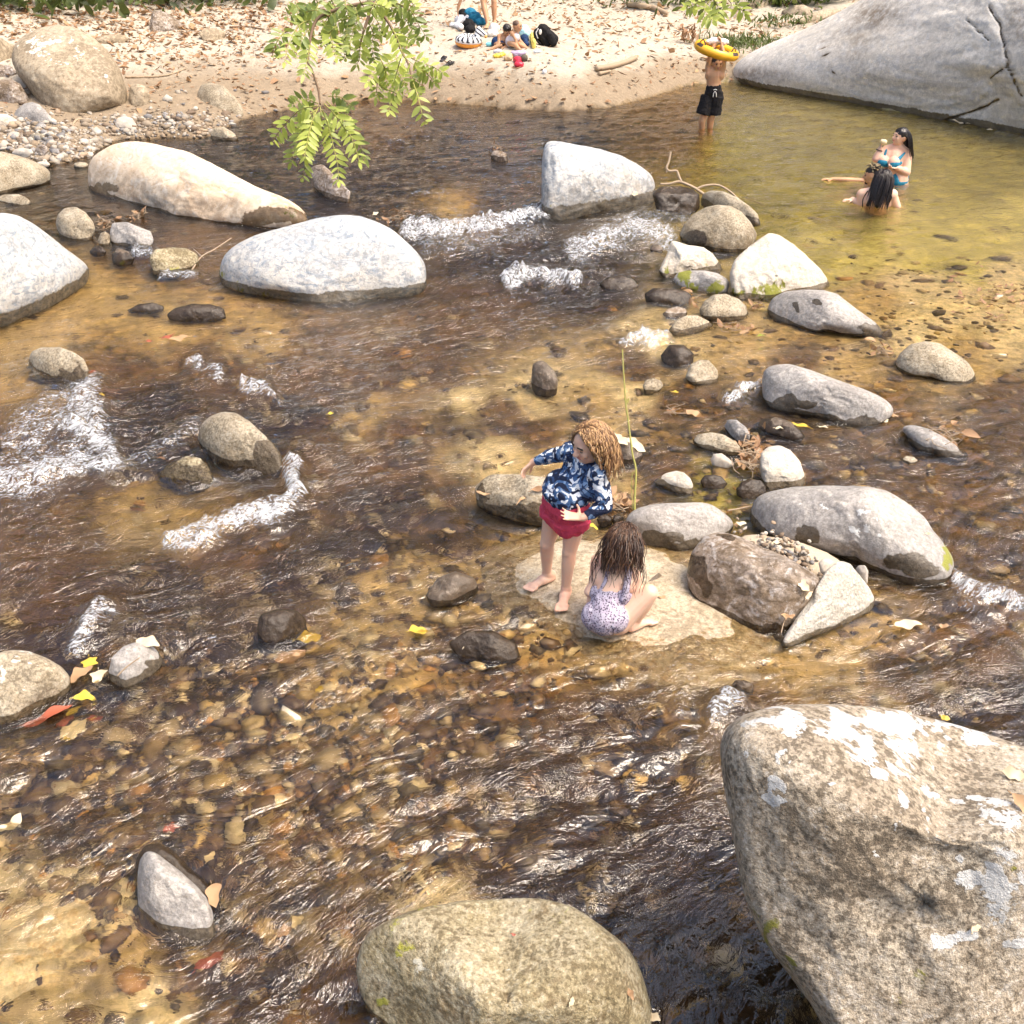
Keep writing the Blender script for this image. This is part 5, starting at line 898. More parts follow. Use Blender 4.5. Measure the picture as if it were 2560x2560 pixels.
q = scatter(2600, pdens, (-100, 225), (700, 420)); w3 = PT(q[:, 0], q[:, 1]); ok = w3[:, 2] > .005; w3 = w3[ok]; n = len(w3)
size = np.clip(rs.lognormal(-3.55, .5, n), .012, .085)
PALD = np.array([(.38, .33, .27), (.30, .24, .175), (.24, .18, .12), (.36, .265, .18), (.24, .225, .215), (.18, .13, .09), (.46, .42, .36)])
cols = PALD[rs.choice(7, n, p=[.22, .2, .14, .1, .12, .1, .12])]*rs.uniform(.75, 1.1, (n, 1))
w3[:, 2] += size*.2
V, Fc, cl = stones(w3, size, cols, rs)
pb = obj('pebbles', mk_mesh('pebbles', V, Fc, {'tint': cl}, True, [MG_dry]), kind='stuff'); pb['label'] = 'pale pebbles heaped on the gravel bar at the left bank'
# grit caught between the dam boulders
q = rs.normal(0, 1, (260, 2))*np.array([52, 22]); q = np.stack([q[:, 0]+1960+.0*q[:, 1], q[:, 1]+1395+.42*q[:, 0]], 1); w3 = P(q[:, 0], q[:, 1], .10)
w3[:, 2] = .13-.05*((q[:, 0]-1960)/110)**2+rs.uniform(-.03, .03, len(w3))
V, Fc, cl = stones(w3, rs.uniform(.006, .022, len(w3)), PALD[rs.choice(7, len(w3))]*rs.uniform(.8, 1.1, (len(w3), 1)), rs)
v2, f2 = ico(4); c_ = P(1965, 1400, .02); v2 = v2*np.array([.34, .16, .10]); an = R(-28); v2 = np.stack([v2[:, 0]*math.cos(an)-v2[:, 1]*math.sin(an), v2[:, 0]*math.sin(an)+v2[:, 1]*math.cos(an), v2[:, 2]], 1)*(1+.1*fbm(v2*9, 3))[:, None]+c_
V, Fc = join([(V, Fc), (v2, f2)]); cl = np.vstack([cl, np.tile((.46, .37, .27), (len(v2), 1))])
gp = obj('gravel', mk_mesh('gravel', V, Fc, {'tint': cl}, True, [MG_dry]), kind='stuff'); gp['label'] = 'pinkish grit and leaf bits caught between the dam boulders'

# leaf litter over the sand
def litter(w3, size, rs, tilt=.35):
    vs_ = []; hu = []
    for p_, s_ in zip(w3, size):
        v, f_ = leaf_shape(s_, s_*rs.uniform(.16, .30), rs.uniform(-.5, .6), rs.uniform(-.6, .5), 3)
        a_ = rs.uniform(0, 6.283); d = np.array([math.cos(a_), math.sin(a_), rs.normal(0, tilt*.5)]); nr = np.array([0, 0, 1.0])+rs.normal(0, tilt, 3)
        vs_.append((p_+v@frame(d, nr)+np.array([0, 0, .012]), f_)); hu.append(np.full(len(v), rs.beta(1.2, 1.4)))
    V, Fc = join(vs_); return V, Fc, np.concatenate(hu)
def ldens(x_, y_):
    e = lambda a, b, ra, rb: np.exp(-(((x_-a)/ra)**2+((y_-b)/rb)**2))
    return np.clip(.9*e(420, 45, 380, 42)+.5*e(600, 90, 260, 55)+.30*e(300, 130, 300, 60)+.45*e(1200, 20, 420, 34)+.30*e(1500, 60, 200, 60)+.5*e(1900, 60, 190, 50)+.20*e(1750, 170, 130, 60)+.08+.8*e(60, 40, 140, 50), 0, 1)
q = scatter(7600, ldens, (-150, -40), (2350, 275)); w3 = PT(q[:, 0], q[:, 1]); ok = (w3[:, 2] > .03) & (w3[:, 1] < 45); w3 = w3[ok]
V, Fc, hh = litter(w3, np.clip(rs.lognormal(-2.25, .38, len(w3)), .045, .24), rs)
ll = obj('leaf_litter', mk_mesh('leaf_litter', V, Fc, {'hue': hh}, False, [ML_dry]), kind='stuff'); ll['label'] = 'dry brown leaves littering the sand'
# leaf drift in the shallow right corner
q = np.stack([rs.normal(2530, 70, 130), rs.normal(745, 36, 130)], 1); w3 = P(q[:, 0], q[:, 1], .006)
V, Fc, hh = litter(w3, rs.uniform(.035, .10, len(w3)), rs, .3)
ll = obj('leaf_litter', mk_mesh('leaf_litter', V, Fc, {'hue': hh}, False, [ML_dry]), kind='stuff'); ll['label'] = 'drift of drowned brown leaves in the shallows at the right edge'

# single leaves one can point at
def leaf(win, x_, y_, L, ang, mat, label, z=.012, wr=.24, hue=.6, rock=None, curl=.1, grp='fallen leaves', tiltv=(0, 0, 1)):
    q_ = px(win, [(x_, y_)])[0]
    c_ = on_rock([q_[0]], [q_[1]], rock)[0] if rock else P(q_[0], q_[1], z)
    dist = (c_-CAM)@FW; Lm = L*WIN[win][2]*dist/F
    if not rock and z < .012 and win in 'GI': c_ = P(q_[0], q_[1], -.03)
    lr = np.random.default_rng(int(x_*7+y_)); Lm *= lr.uniform(.72, .95)*(1.35 if win == 'G' else 1)
    v, f_ = leaf_shape(Lm, Lm*wr, lr.uniform(-.3, .5), lr.uniform(-.25, .35), 12); v = v-np.array([Lm*.5, 0, 0])
    ph_ = lr.uniform(0, 6, 2); v[:, 2] += Lm*.05*np.sin(v[:, 0]/Lm*9+ph_[0]); v[:, 1] *= 1+.22*np.sin(v[:, 0]/Lm*13+ph_[1]); v[:, 1] += Lm*.07*np.sin(v[:, 0]/Lm*4+ph_[1])
    up = np.array(tiltv, float)
    if rock: up = up+(CAM-c_)/np.linalg.norm(CAM-c_)
    d = RX*math.cos(R(ang))+np.array([0, 1, 0])*math.sin(R(ang))
    up /= np.linalg.norm(up); d = d-up*(d@up)
    V = c_+v@frame(d, up)+up*.006
    t_ = tube(np.array([[-.16*Lm, 0, 0], [0, 0, .002]])-np.array([Lm*.5, 0, 0]), .0018, 5); V2 = c_+t_[0]@frame(d, up)+up*.006
    VV, FF = join([(V, f_), (V2, t_[1])])
    return thing('fallen_leaf', VV, FF, c_, [mat], label, 'leaf', grp, {'hue': np.full(len(VV), hue)})
LV = [('H', 1308, 998, 165, 4, ML_pale, 'large pale oval leaf lying flat on the water below the dam', .014, .24, 1, None),
 ('M', 1330, 330, 230, -35, ML_pale, 'big cream coloured leaf on the dark stone behind the curly hair', 0, .24, 1, 'dark stone holding a big pale leaf behind the curly hair'),
 ('M', 1215, 310, 190, -62, ML_pale, 'wide whitish leaf drooping from the dark stone', 0, .28, .9, 'dark stone holding a big pale leaf behind the curly hair'),
 ('G', 795, 982, 110, -15, ML_pale, 'curled buff leaf on top of the round grey stone', 0, .25, .3, 'round grey stone with a dry leaf on top beside yellow leaves'),
 ('G', 490, 1090, 90, -60, ML_yellow, 'yellow leaf folded between two grey stones', .02, .36, .7, None), ('G', 530, 1170, 110, -70, ML_pale, 'straw coloured leaf hanging beside the round grey stone', .02, .3, .6, None), ('G', 455, 1275, 115, 12, ML_yellow, 'bright yellow leaf just above the pale drowned leaves', .02, .32, 1, None), ('G', 400, 1360, 100, 60, ML_yellow, 'long yellow leaf under the water by the left boulder', .01, .3, .8, None), ('G', 400, 1460, 140, 50, ML_pale, 'big pale drowned leaf at the left', .006, .34, .9, None), ('G', 260, 1390, 230, 28, ML_red, 'long reddish leaf pointing away from the left boulder', .01, .14, .8, None), ('G', 360, 1410, 120, 70, ML_red, 'crimson leaf beneath the pale drowned leaf', .004, .22, .4, None), ('G', 510, 1410, 90, 15, ML_red, 'small crimson leaf right of the pale drowned leaf', .006, .22, .5, None), ('G', 440, 1160, 110, 50, ML_dry, 'brown crumpled leaf beside the left boulder', .02, .3, .8, None),
 ('G', 1655, 960, 120, 20, ML_yellow, 'yellow tan leaf over the gravel at centre left', .008, .36, .6, None), ('G', 1560, 1060, 150, 40, ML_dry, 'orange brown drowned leaf under the yellow tan leaf', .004, .34, 1, None), ('G', 1470, 868, 110, 70, ML_pale, 'narrow straw leaf on the sunken brown stone', .03, .12, .6, None), ('G', 1715, 1245, 50, 60, ML_yellow, 'little yellow leaf far out on the gravel bed', .006, .34, .7, None), ('W', 790, 1190, 44, 15, ML_yellow, 'mottled yellow leaf caught left of the slab', .01, .34, .6, None), ('W', 882, 1212, 46, 70, ML_pale, 'narrow pale leaf on the sunken stone left of the slab', .03, .14, .6, None),
 ('I', 60, 460, 190, 65, ML_pale, 'cream leaf fraying in the current at the left edge', .01, .3, 1, None), ('I', 1130, 640, 80, 70, ML_pale, 'ragged pale leaf right of the triangular boulder', .008, .36, .8, None), ('I', 1150, 830, 170, -65, ML_dry, 'wet brown leaf wrapped on the right flank of the triangular boulder', .03, .26, .8, None), ('I', 1130, 1190, 220, 48, ML_red, 'dark maroon leaf under swirling water below the triangular boulder', .008, .2, .5, None), ('I', 920, 490, 120, 20, ML_red, 'dull red leaf above the triangular boulder', .006, .3, .5, None), ('I', 1600, 990, 90, 50, ML_pale, 'cream leaf of a pair right of the triangular boulder', .006, .38, .8, None), ('I', 1530, 1040, 100, 20, ML_dry, 'tan leaf of a pair right of the triangular boulder', .006, .36, 1, None), ('I', 370, 5, 80, 20, ML_yellow, 'yellowish leaf near a dark red leaf scrap', .008, .3, .5, None), ('I', 1035, 335, 80, 10, ML_pale, 'pale scrap of leaf on the gravel above the triangular boulder', .006, .36, .7, None),
 ('J', 1350, 1405, 70, 65, ML_pale, 'small peach leaf lying on the mossy boulder', 0, .24, .3, 'broad olive mossy boulder rising from the bottom edge of the photo'), ('J', 1665, 1370, 100, -60, ML_dry, 'rolled brown leaf on the right shoulder of the mossy boulder', 0, .22, .6, 'broad olive mossy boulder rising from the bottom edge of the photo'), ('J', 1790, 1495, 90, -35, ML_pale, 'buff leaf tip at the right foot of the mossy boulder', 0, .3, .4, 'broad olive mossy boulder rising from the bottom edge of the photo'), ('J', 1040, 1046, 34, -10, ML_red, 'tiny dark seed leaf in the middle of the mossy boulder', 0, .3, .1, 'broad olive mossy boulder rising from the bottom edge of the photo'),
 ('K', 1675, 1225, 100, 42, ML_pale, 'peach coloured leaf on the face of the lichen boulder', 0, .2, .3, 'huge brown boulder patched with white lichen filling the lower right corner'), ('K', 1510, 98, 60, -30, ML_yellow, 'small orange leaf on the top of the lichen boulder', 0, .3, .2, 'huge brown boulder patched with white lichen filling the lower right corner'), ('K', 1880, 400, 130, -20, ML_pale, 'curled peach leaf at the right edge of the lichen boulder', 0, .3, .4, 'huge brown boulder patched with white lichen filling the lower right corner'), ('K', 1915, 560, 150, -65, ML_dry, 'folded brown leaf hugging the right edge of the photo', 0, .22, .9, 'huge brown boulder patched with white lichen filling the lower right corner'),
 ('H', 752, 782, 80, -60, ML_pale, 'pale oval leaf on the brown streaked boulder', 0, .32, .8, 'brown streaked boulder with shiny dark left flank beside the sandy slab'), ('H', 780, 830, 90, 52, ML_pale, 'narrow leaf beside the pale oval leaf', 0, .2, .5, 'brown streaked boulder with shiny dark left flank beside the sandy slab'), ('H', 418, 445, 80, 70, ML_pale, 'white leaf standing up between two grey boulders', .10, .34, 1, None), ('H', 390, 455, 60, 80, ML_dry, 'tan leaf behind the white standing leaf', .08, .3, 1, None), ('H', 600, 560, 60, -20, ML_pale, 'pale leaf on the grit between the boulders', .17, .36, .8, None), ('H', 680, 950, 60, 30, ML_dry, 'russet leaf at the right foot of the brown streaked boulder', .12, .3, .7, None), ('H', 655, 945, 80, 75, ML_dry, 'rust brown leaf standing in the crevice', .12, .26, .9, None), ('H', 1420, 505, 50, -5, ML_pale, 'tiny straw leaf on the big slate grey boulder', 0, .2, .6, 'largest slate grey boulder in the dam with white lichen flecks'), ('H', 1500, 1005, 60, -20, ML_dry, 'orange drowned leaf right of the pale oval leaf', .004, .36, 1, None),
 ('F', 745, 1075, 150, -15, ML_yellow, 'yellow green leaf under the long slate grey boulder', .012, .16, .5, None), ('F', 855, 1095, 70, -35, ML_pale, 'pale leaf next to the yellow green leaf', .012, .2, .7, None), ('F', 1180, 1050, 90, 55, ML_pale, 'whitish leaf at the notched end of the long grey boulder', .02, .3, .8, None), ('F', 625, 1095, 70, 10, ML_pale, 'straw leaf resting on the half sunken dark stone', .05, .2, .7, None), ('F', 165, 1010, 110, -30, ML_dry, 'curled golden brown leaf in midstream right of the stalk', .02, .34, 1, None), ('F', 180, 1090, 70, 10, ML_dry, 'dull tan leaf under the golden brown one', .004, .36, .9, None), ('F', 520, 605, 50, 10, ML_green, 'small light green leaf floating in the shallows', .008, .3, .9, None), ('F', 1195, 385, 50, 70, ML_dry, 'upright brown leaf in the gold shallows', .03, .4, .8, None), ('F', 1330, 430, 46, 0, ML_pale, 'pale leaf lying in the gold shallows', .006, .34, .6, None), ('F', 60, 905, 46, -20, ML_yellow, 'small mustard leaf left of the curled golden leaf', .01, .3, .5, None), ('F', 1240, 1030, 60, 10, ML_dry, 'pinkish brown leaf right of the notched boulder', .008, .4, 1, None),
 ('D', 1070, 372, 90, 55, ML_red, 'red leaf on the submerged dark stone', .045, .34, .7, None), ('D', 1115, 400, 50, 30, ML_green, 'green leaf bit beside the red leaf', .03, .24, .7, None), ('D', 960, 530, 120, 40, ML_dry, 'crumpled orange leaf held by a sunken stone', .03, .36, 1, None), ('D', 905, 525, 90, 10, ML_red, 'maroon leaf left of the crumpled orange leaf', .02, .3, .6, None), ('D', 800, 550, 60, 0, ML_red, 'dark red leaf tip upstream of the left rapid', .012, .3, .4, None), ('D', 500, 715, 60, 80, ML_red, 'pink red leaf stuck on the speckled olive boulder', .04, .45, 1, None), ('D', 545, 836, 36, 0, ML_yellow, 'small yellow leaf in the left rapid', .03, .4, .8, None), ('D', 1775, 940, 46, 0, ML_yellow, 'yellow leaf under water right of the egg shaped boulder', .004, .4, .7, None),
 ('Q', 1810, 1385, 140, 5, ML_dry, 'tan leaf on the slab by the knee of the crouching child', .03, .22, 1, None), ('Q', 930, 490, 170, -12, ML_yellow, 'bright yellow leaf between the two children', .03, .28, .9, None), ('M', 480, 745, 170, 50, ML_dry, 'thin orange brown leaf stalk on the tan mottled boulder', 0, .08, 1, 'tan mottled boulder just behind the standing child'), ('M', 175, 705, 130, -28, ML_dry, 'slim rust leaf on the left of the tan mottled boulder', 0, .10, 1, 'tan mottled boulder just behind the standing child'), ('M', 610, 670, 170, 20, ML_dry, 'folded brown palm leaf on the tan mottled boulder', 0, .14, .4, 'tan mottled boulder just behind the standing child'),
 ('B', 1690, 1040, 40, 80, ML_pale, 'round cream leaf stuck on the boulder at the head of the rapids', 0, .45, .9, 'big grey white boulder with a dark wet foot at the head of the rapids'), ('B', 300, 1150, 60, 60, ML_pale, 'cream leaf behind the flat topped white boulder', .05, .3, .8, None), ('C', 660, 440, 60, 5, ML_pale, 'first bleached leaf on the ledge of the rock wall', .06, .34, .8, None), ('C', 790, 460, 50, 50, ML_pale, 'second bleached leaf upright on the ledge of the rock wall', .10, .4, .5, None), ('C', 905, 500, 60, 15, ML_pale, 'whitest bleached leaf on the ledge of the rock wall', .08, .34, 1, None), ('C', 1030, 515, 60, 30, ML_yellow, 'yellowish leaf in the cluster on the ledge', .08, .4, .4, None), ('C', 990, 525, 70, -10, ML_pale, 'broad leaf in the middle of the ledge cluster', .06, .4, .8, None), ('C', 1580, 645, 70, 0, ML_pale, 'pale leaf near the crack at the foot of the rock wall', .06, .4, .8, None), ('C', 1630, 660, 30, 60, ML_pale, 'small white leaf right of the crack', .06, .5, 1, None), ('C', 1748, 692, 34, 80, ML_pale, 'round white leaf at the foot of the rock wall', .06, .5, 1, None)]
for a in LV:
    win, x_, y_, L, ang, mat, lb, z_, wr, hu_, rk = a
    leaf(win, x_, y_, L, ang, mat, lb, z_, wr, hu_, rk)
# tangles of dry leaves and stalks
def tangle(label, win, cx_, cy_, rx_, ry_, n, z, mats=(0,), seed=3, stalks=10, Lm=(.05, .12), category='leaf pile'):
    rs = np.random.default_rng(seed); vs_ = []; hu = []; fm = []
    q_ = px(win, [(cx_, cy_)])[0]; s_ = WIN[win][2]
    for k in range(n):
        a_ = rs.normal(0, .5, 2); p_ = P(q_[0]+a_[0]*rx_*s_, q_[1]+a_[1]*ry_*s_, z*rs.uniform(.1, 1)*max(.2, 1-np.hypot(*a_)))
        L = rs.uniform(*Lm); v, f_ = leaf_shape(L, L*rs.uniform(.12, .28), rs.uniform(-.4, .6), rs.uniform(-.5, .6), 4)
        d = rs.normal(size=3)*np.array([1, 1, .5]); vs_.append((p_+v@frame(d, np.array([0, 0, .7])+rs.normal(0, .5, 3)), f_)); hu.append(np.full(len(v), rs.beta(1.5, 1.2))); fm.append(np.zeros(len(f_), int))
    for k in range(stalks):
        a_ = rs.normal(0, .45, 2); p_ = P(q_[0]+a_[0]*rx_*s_, q_[1]+a_[1]*ry_*s_, z*rs.uniform(.3, 1)); d = rs.normal(size=3)*np.array([1, .7, .25])+np.array([.5, -.3, 0]); d /= np.linalg.norm(d); L = rs.uniform(.07, .18)
        v, f_ = tube(spline([p_-d*L*.5, p_+rs.normal(0, .02, 3), p_+d*L*.5], 5), .0028, 5); vs_.append((v, f_)); hu.append(np.full(len(v), rs.uniform(.3, 1))); fm.append(np.ones(len(f_), int))
    V, Fc = join(vs_)
    return thing('leaf_pile', V, Fc, P(q_[0], q_[1], 0), [ML_dry, M_twig], label, category, 'tangles of dry leaves', {'hue': np.concatenate(hu)}, False, np.concatenate(fm))
tangle('tangle of brown leaves and stalks between the oval stone and the upright cream stone', 'N', 1200, 330, 150, 190, 60, .12, seed=3, stalks=26)
tangle('spray of bleached palm strips in front of the lone tan boulder', 'F', 1165, 680, 60, 36, 14, .05, seed=4, stalks=10)
tangle('dry stalks and leaf scraps behind the angular grey stone', 'L', 1220, 1500, 170, 70, 16, .06, seed=5, stalks=16)
tangle('fan of wet golden leaves against the long cream boulder', 'L', 1590, 1420, 120, 90, 22, .06, seed=6, stalks=8)
tangle('grassy debris behind the flat topped white boulder', 'B', 420, 1170, 130, 60, 30, .06, seed=7, stalks=18)
tangle('dead leaves piled beside the oval boulder and the glossy pebbles', 'M', 1190, 780, 90, 70, 40, .08, seed=8, stalks=6)
tangle('twigs and leaf strips along the top of the wedge shaped stone', 'F', 1510, 1130, 110, 60, 14, .10, seed=9, stalks=14)
tangle('brown leaves packed under the oval mossy stone', 'O', 430, 905, 60, 60, 16, .05, seed=10, stalks=4)
tangle('rusty leaves and twigs in the crevice of the pale pitted wedge', 'H', 640, 950, 90, 70, 16, .10, seed=11, stalks=10, Lm=(.03, .08))
tangle('pale curled strips in midstream left of the golden leaf', 'F', 45, 990, 50, 40, 10, .04, seed=12, stalks=6)
tangle('scraps of leaf and stick on the pebbles above the rapids', 'B', 945, 790, 40, 26, 10, .10, seed=13, stalks=4)
tangle('dry leaves and grass below the pyramid boulder', 'F', 500, 440, 60, 26, 16, .05, seed=14, stalks=5)
tangle('leaf scraps before the mauve grey boulder', 'F', 380, 555, 90, 30, 16, .04, seed=15, stalks=8)
# sticks
def stick(name, label, category, parts, mat, z=None, dist=None, grp=None):
    vs_ = []
    for win, pts, r0, r1 in parts:
        sp = spline(px(win, pts), 8)
        w3 = PT(sp[:, 0], sp[:, 1])+np.array([0, 0, r0]) if z is None and dist is None else (P(sp[:, 0], sp[:, 1], z) if dist is None else CAM+ray(sp[:, 0], sp[:, 1])*dist)
        vs_.append(tube(w3, np.linspace(r0, r1, len(w3)), 7))
    V, Fc = join(vs_); return thing(name, V, Fc, V.mean(0), [mat], label, category, grp)
dz = depth_at(1592, 1340, 0.0)
stick('green_stalk', 'thin green bamboo stalk standing behind the crouching child', 'stalk', [('M', [(1225, -380), (1240, -120), (1250, 20), (1272, 180), (1300, 400), (1328, 540), (1318, 800), (1345, 1010), (1350, 1060)], .004, .0075), ('M', [(1328, 540), (1300, 560), (1296, 680), (1306, 830)], .003, .002), ('M', [(1250, 20), (1272, -10), (1262, 30)], .004, .003), ('M', [(1250, 10), (1235, -12)], .003, .002)], M_gstem, dist=float(dz)*.995)
dz = float(depth_at(1700, 470, .12))
stick('dead_branch', 'bare forked twig sticking up from the dam beside the pool', 'branch', [('O', [(290, 0), (278, 60), (264, 95), (280, 118), (325, 118), (340, 150), (356, 186)], .012, .018), ('O', [(225, 200), (290, 196), (340, 184), (400, 205), (445, 228), (495, 262)], .014, .02), ('O', [(450, 230), (500, 210), (580, 205), (650, 240), (720, 300), (790, 335), (858, 402)], .016, .010), ('O', [(268, 100), (262, 130)], .008, .005), ('O', [(760, 290), (880, 300), (910, 288)], .006, .004)], M_twig, dist=dz)
stick('driftwood_log', 'short weathered log lying on the sand bank', 'log', [('B', [(1480, 385), (1560, 372), (1640, 348), (1698, 325)], .055, .045)], M_twig)
stick('driftwood_stick', 'small pale piece of wood below the log', 'stick', [('B', [(1495, 408), (1560, 392)], .04, .02)], M_twig)
stick('dry_twig', 'bent bleached twig standing on the gravel bar', 'twig', [('L', [(735, 620), (760, 560), (790, 480), (835, 410), (852, 360), (885, 328), (940, 318), (1010, 338)], .010, .022), ('L', [(915, 560), (932, 500), (925, 400)], .006, .006), ('L', [(700, 610), (670, 540), (650, 495)], .008, .005), ('L', [(735, 620), (850, 680)], .01, .006)], M_twig)
stick('dry_stick', 'long thin stick on the sand right of the giant round boulder', 'stick', [('A', [(672, 420), (780, 418), (860, 414), (930, 400), (1000, 372)], .02, .012)], M_twig)
stick('dry_stick', 'stick poking into the leafy sand near the hanging leaves', 'stick', [('A', [(1235, 150), (1330, 148), (1420, 162)], .02, .012)], M_twigd)
stick('dry_stick', 'forked dry stem leaning on the flat topped white boulder', 'stick', [('D', [(1030, 160), (1080, 90), (1150, 50), (1240, -10)], .008, .006), ('D', [(1090, 95), (1040, 50)], .008, .005)], M_twig, z=.05)
stick('dry_stick', 'thin twig lying between the two grey dam boulders', 'stick', [('N', [(1000, 875), (1100, 858), (1235, 830)], .005, .004)], M_twig, z=.05)
stick('exposed_root', 'pale root running along the top of the beach', 'root', [('B', [(1650, 40), (1740, 50), (1800, 62), (1860, 88)], .07, .05)], M_twig)
stick('dry_stick', 'short brown stick on the round grey stone', 'stick', [('G', [(628, 1160), (680, 1110), (750, 1060)], .0045, .003)], M_twig, dist=float(depth_at(px('G', [(690, 1100)])[0, 0], px('G', [(690, 1100)])[0, 1], .14))-.03)
# plants on the bank
def plant(name, label, category, win, cx_, cy_, n, hgt, spread, seed, mat=None, hue=(.3, .9), grp=None, blade=.12, up=.8):
    rs = np.random.default_rng(seed); q_ = px(win, [(cx_, cy_)]); c_ = PT(q_[:, 0], q_[:, 1])[0]; vs_ = []; hu = []
    for k in range(n):
        o_ = rs.normal(0, 1, 2)*np.array(spread)*.5; d = np.array([rs.normal(0, .6), rs.normal(0, .6), up*rs.uniform(.5, 1.3)]); d /= np.linalg.norm(d)
        b_ = c_+np.array([o_[0], o_[1], 0]); b_[2] = ground_z_fast(b_[0:1], b_[1:2])[0]
        L = hgt*rs.uniform(.4, 1.1)
        if blade > .1: b_ = b_+np.array([0, 0, rs.uniform(0, hgt*.7)]); L *= .5
        v, f_ = leaf_shape(L, L*blade*rs.uniform(.7, 1.4), .2, rs.uniform(0, .6), 4)
        vs_.append((b_+v@frame(d, rs.normal(size=3)+np.array([0, -.6, .4])), f_)); hu.append(np.full(len(v), rs.uniform(*hue)))
    V, Fc = join(vs_); o = thing(name, V, Fc, c_, [mat or ML_bush], label, category, grp, {'hue': np.concatenate(hu)}, False)
    if name == 'grass_tuft': o['kind'] = 'stuff'
    return o
plant('grass_tuft', 'green grass patch on the bank left of the rock wall', 'grass', 'C', 420, 235, 700, .22, (.9, .5), 1, blade=.05, hue=(.2, .7))
plant('bush', 'low green bush at the top edge above the rock wall', 'bush', 'C', 620, 20, 260, .7, (.9, .6), 2, hue=(.1, .7), blade=.2)
plant('bush', 'dark green weeds spreading along the top right corner of the beach', 'bush', 'C', 60, 20, 420, .6, (2.2, .9), 3, hue=(0, .5), blade=.15)
plant('bush', 'leafy green shrub at the top beside the rock wall edge', 'bush', 'C', 850, 20, 260, .6, (1.2, .6), 4, hue=(.1, .7), blade=.2)
plant('bush', 'small fern clump on the ledge behind the rock wall', 'bush', 'C', 620, 150, 160, .3, (.8, .3), 5, hue=(.1, .5), blade=.15)
plant('dry_weed', 'withered brown weed on the sand left of the raised arms', 'plant', 'C', 130, 235, 60, .40, (.25, .15), 6, mat=ML_dry, hue=(0, .6), blade=.12)
BX = [(40, 60, 'dark bush in the top left corner'), (330, 20, 'dark green bush behind the giant round boulder'), (620, 10, 'shaded bush left of the pyramidal rock'), (880, 5, 'bush with light green tips above the pyramidal rock'), (1130, 5, 'last dark bush of the row near the hanging leaves')]
for k, (x_, y_, lb) in enumerate(BX):
    plant('bush', lb, 'bush', 'A', x_, y_-12, 260, .8, (1.9, .8), 20+k, hue=(0, .35), grp='bushes along the top of the beach', blade=.2)
plant('water_weed', 'green water weed beside the dam at the pool edge', 'plant', 'O', 930, 455, 60, .14, (.35, .12), 31, hue=(.5, 1), blade=.05)
# ---------------------------------------------------------------- people
def cap(p0, r0, p1, r1, n=14, flat=None, round_=True):
    p0 = np.asarray(p0, float); p1 = np.asarray(p1, float); ax = p1-p0; L = np.linalg.norm(ax)+1e-9; ax = ax/L
    ref = np.array([0, 0, 1.0]) if abs(ax[2]) < .9 else np.array([1.0, 0, 0])
    u = np.cross(ax, ref); u /= np.linalg.norm(u); w_ = np.cross(ax, u)
    rings = []
    a = np.linspace(0, 2*np.pi, n, endpoint=False)
    th = np.linspace(.12, np.pi/2, 5)
    if round_: rings += [(p0-ax*r0*math.cos(t), r0*math.sin(t)) for t in th] + [(p1+ax*r1*math.cos(t), r1*math.sin(t)) for t in th[::-1]]
    else: rings += [(p0, r0*.02), (p0, r0*.96), (p0+ax*L*.05, r0), (p1-ax*L*.05, r1), (p1, r1*.96), (p1, r1*.02)]
    v = np.vstack([c+r*(np.cos(a)[:, None]*u+np.sin(a)[:, None]*w_) for c, r in rings])
    m = len(rings); f = []
    i = np.arange(m-1)[:, None]*n; j = np.arange(n)[None]; k = (j+1) % n
    A_, B_, C_, D_ = (i+j).ravel(), (i+k).ravel(), (i+n+k).ravel(), (i+n+j).ravel()
    f = np.vstack([np.stack([A_, B_, C_], 1), np.stack([A_, C_, D_], 1)])
    q = len(v); v = np.vstack([v, rings[0][0]-ax*r0*(1 if round_ else 0)*.0, rings[-1][0]]); jj = np.arange(n); kk = (jj+1) % n
    f = np.vstack([f, np.stack([np.full(n, q), kk, jj], 1), np.stack([np.full(n, q+1), (m-1)*n+jj, (m-1)*n+kk], 1)])
    if flat is not None:
        fa, fk = flat; fa = np.asarray(fa, float); fa = fa/np.linalg.norm(fa); c = (p0+p1)/2
        t = (v-p0)@ax; cl = p0+np.outer(t, ax); o_ = v-cl; v = v-np.outer(o_@fa, fa)*(1-fk)
    return v, f
def ell(c, rx, ax=None):
    v, f = ico(3); c = np.asarray(c, float)
    if ax is None: ax = np.eye(3)
    return c+(v*np.asarray(rx, float))@np.asarray(ax, float), f
def fuse(parts, voxel, smooth=6, disp=None, fac=.5):
    V, Fc = join(parts)
    me = mk_mesh('fuse', V, Fc)
    o = bpy.data.objects.new('fuse', me); col.objects.link(o)
    m = o.modifiers.new('r', 'REMESH'); m.mode = 'VOXEL'; m.voxel_size = voxel; m.use_smooth_shade = True
    s_ = o.modifiers.new('s', 'SMOOTH'); s_.iterations = smooth; s_.factor = fac
    dg = bpy.context.evaluated_depsgraph_get(); ev = o.evaluated_get(dg); m2 = ev.to_mesh()
    m2.calc_loop_triangles()
    v = np.empty(len(m2.vertices)*3, np.float32); m2.vertices.foreach_get('co', v); v = v.reshape(-1, 3).astype(float)
    t = np.empty(len(m2.loop_triangles)*3, np.int32); m2.loop_triangles.foreach_get('vertices', t); t = t.reshape(-1, 3)
    nr = np.empty(len(m2.vertices)*3, np.float32); m2.vertices.foreach_get('normal', nr); nr = nr.reshape(-1, 3)
    ev.to_mesh_clear(); bpy.data.objects.remove(o); bpy.data.meshes.remove(me)
    if disp is not None: v = v+nr*disp(v)[:, None]
    return v, t
def unit(a): a = np.asarray(a, float); return a/(np.linalg.norm(a)+1e-9)
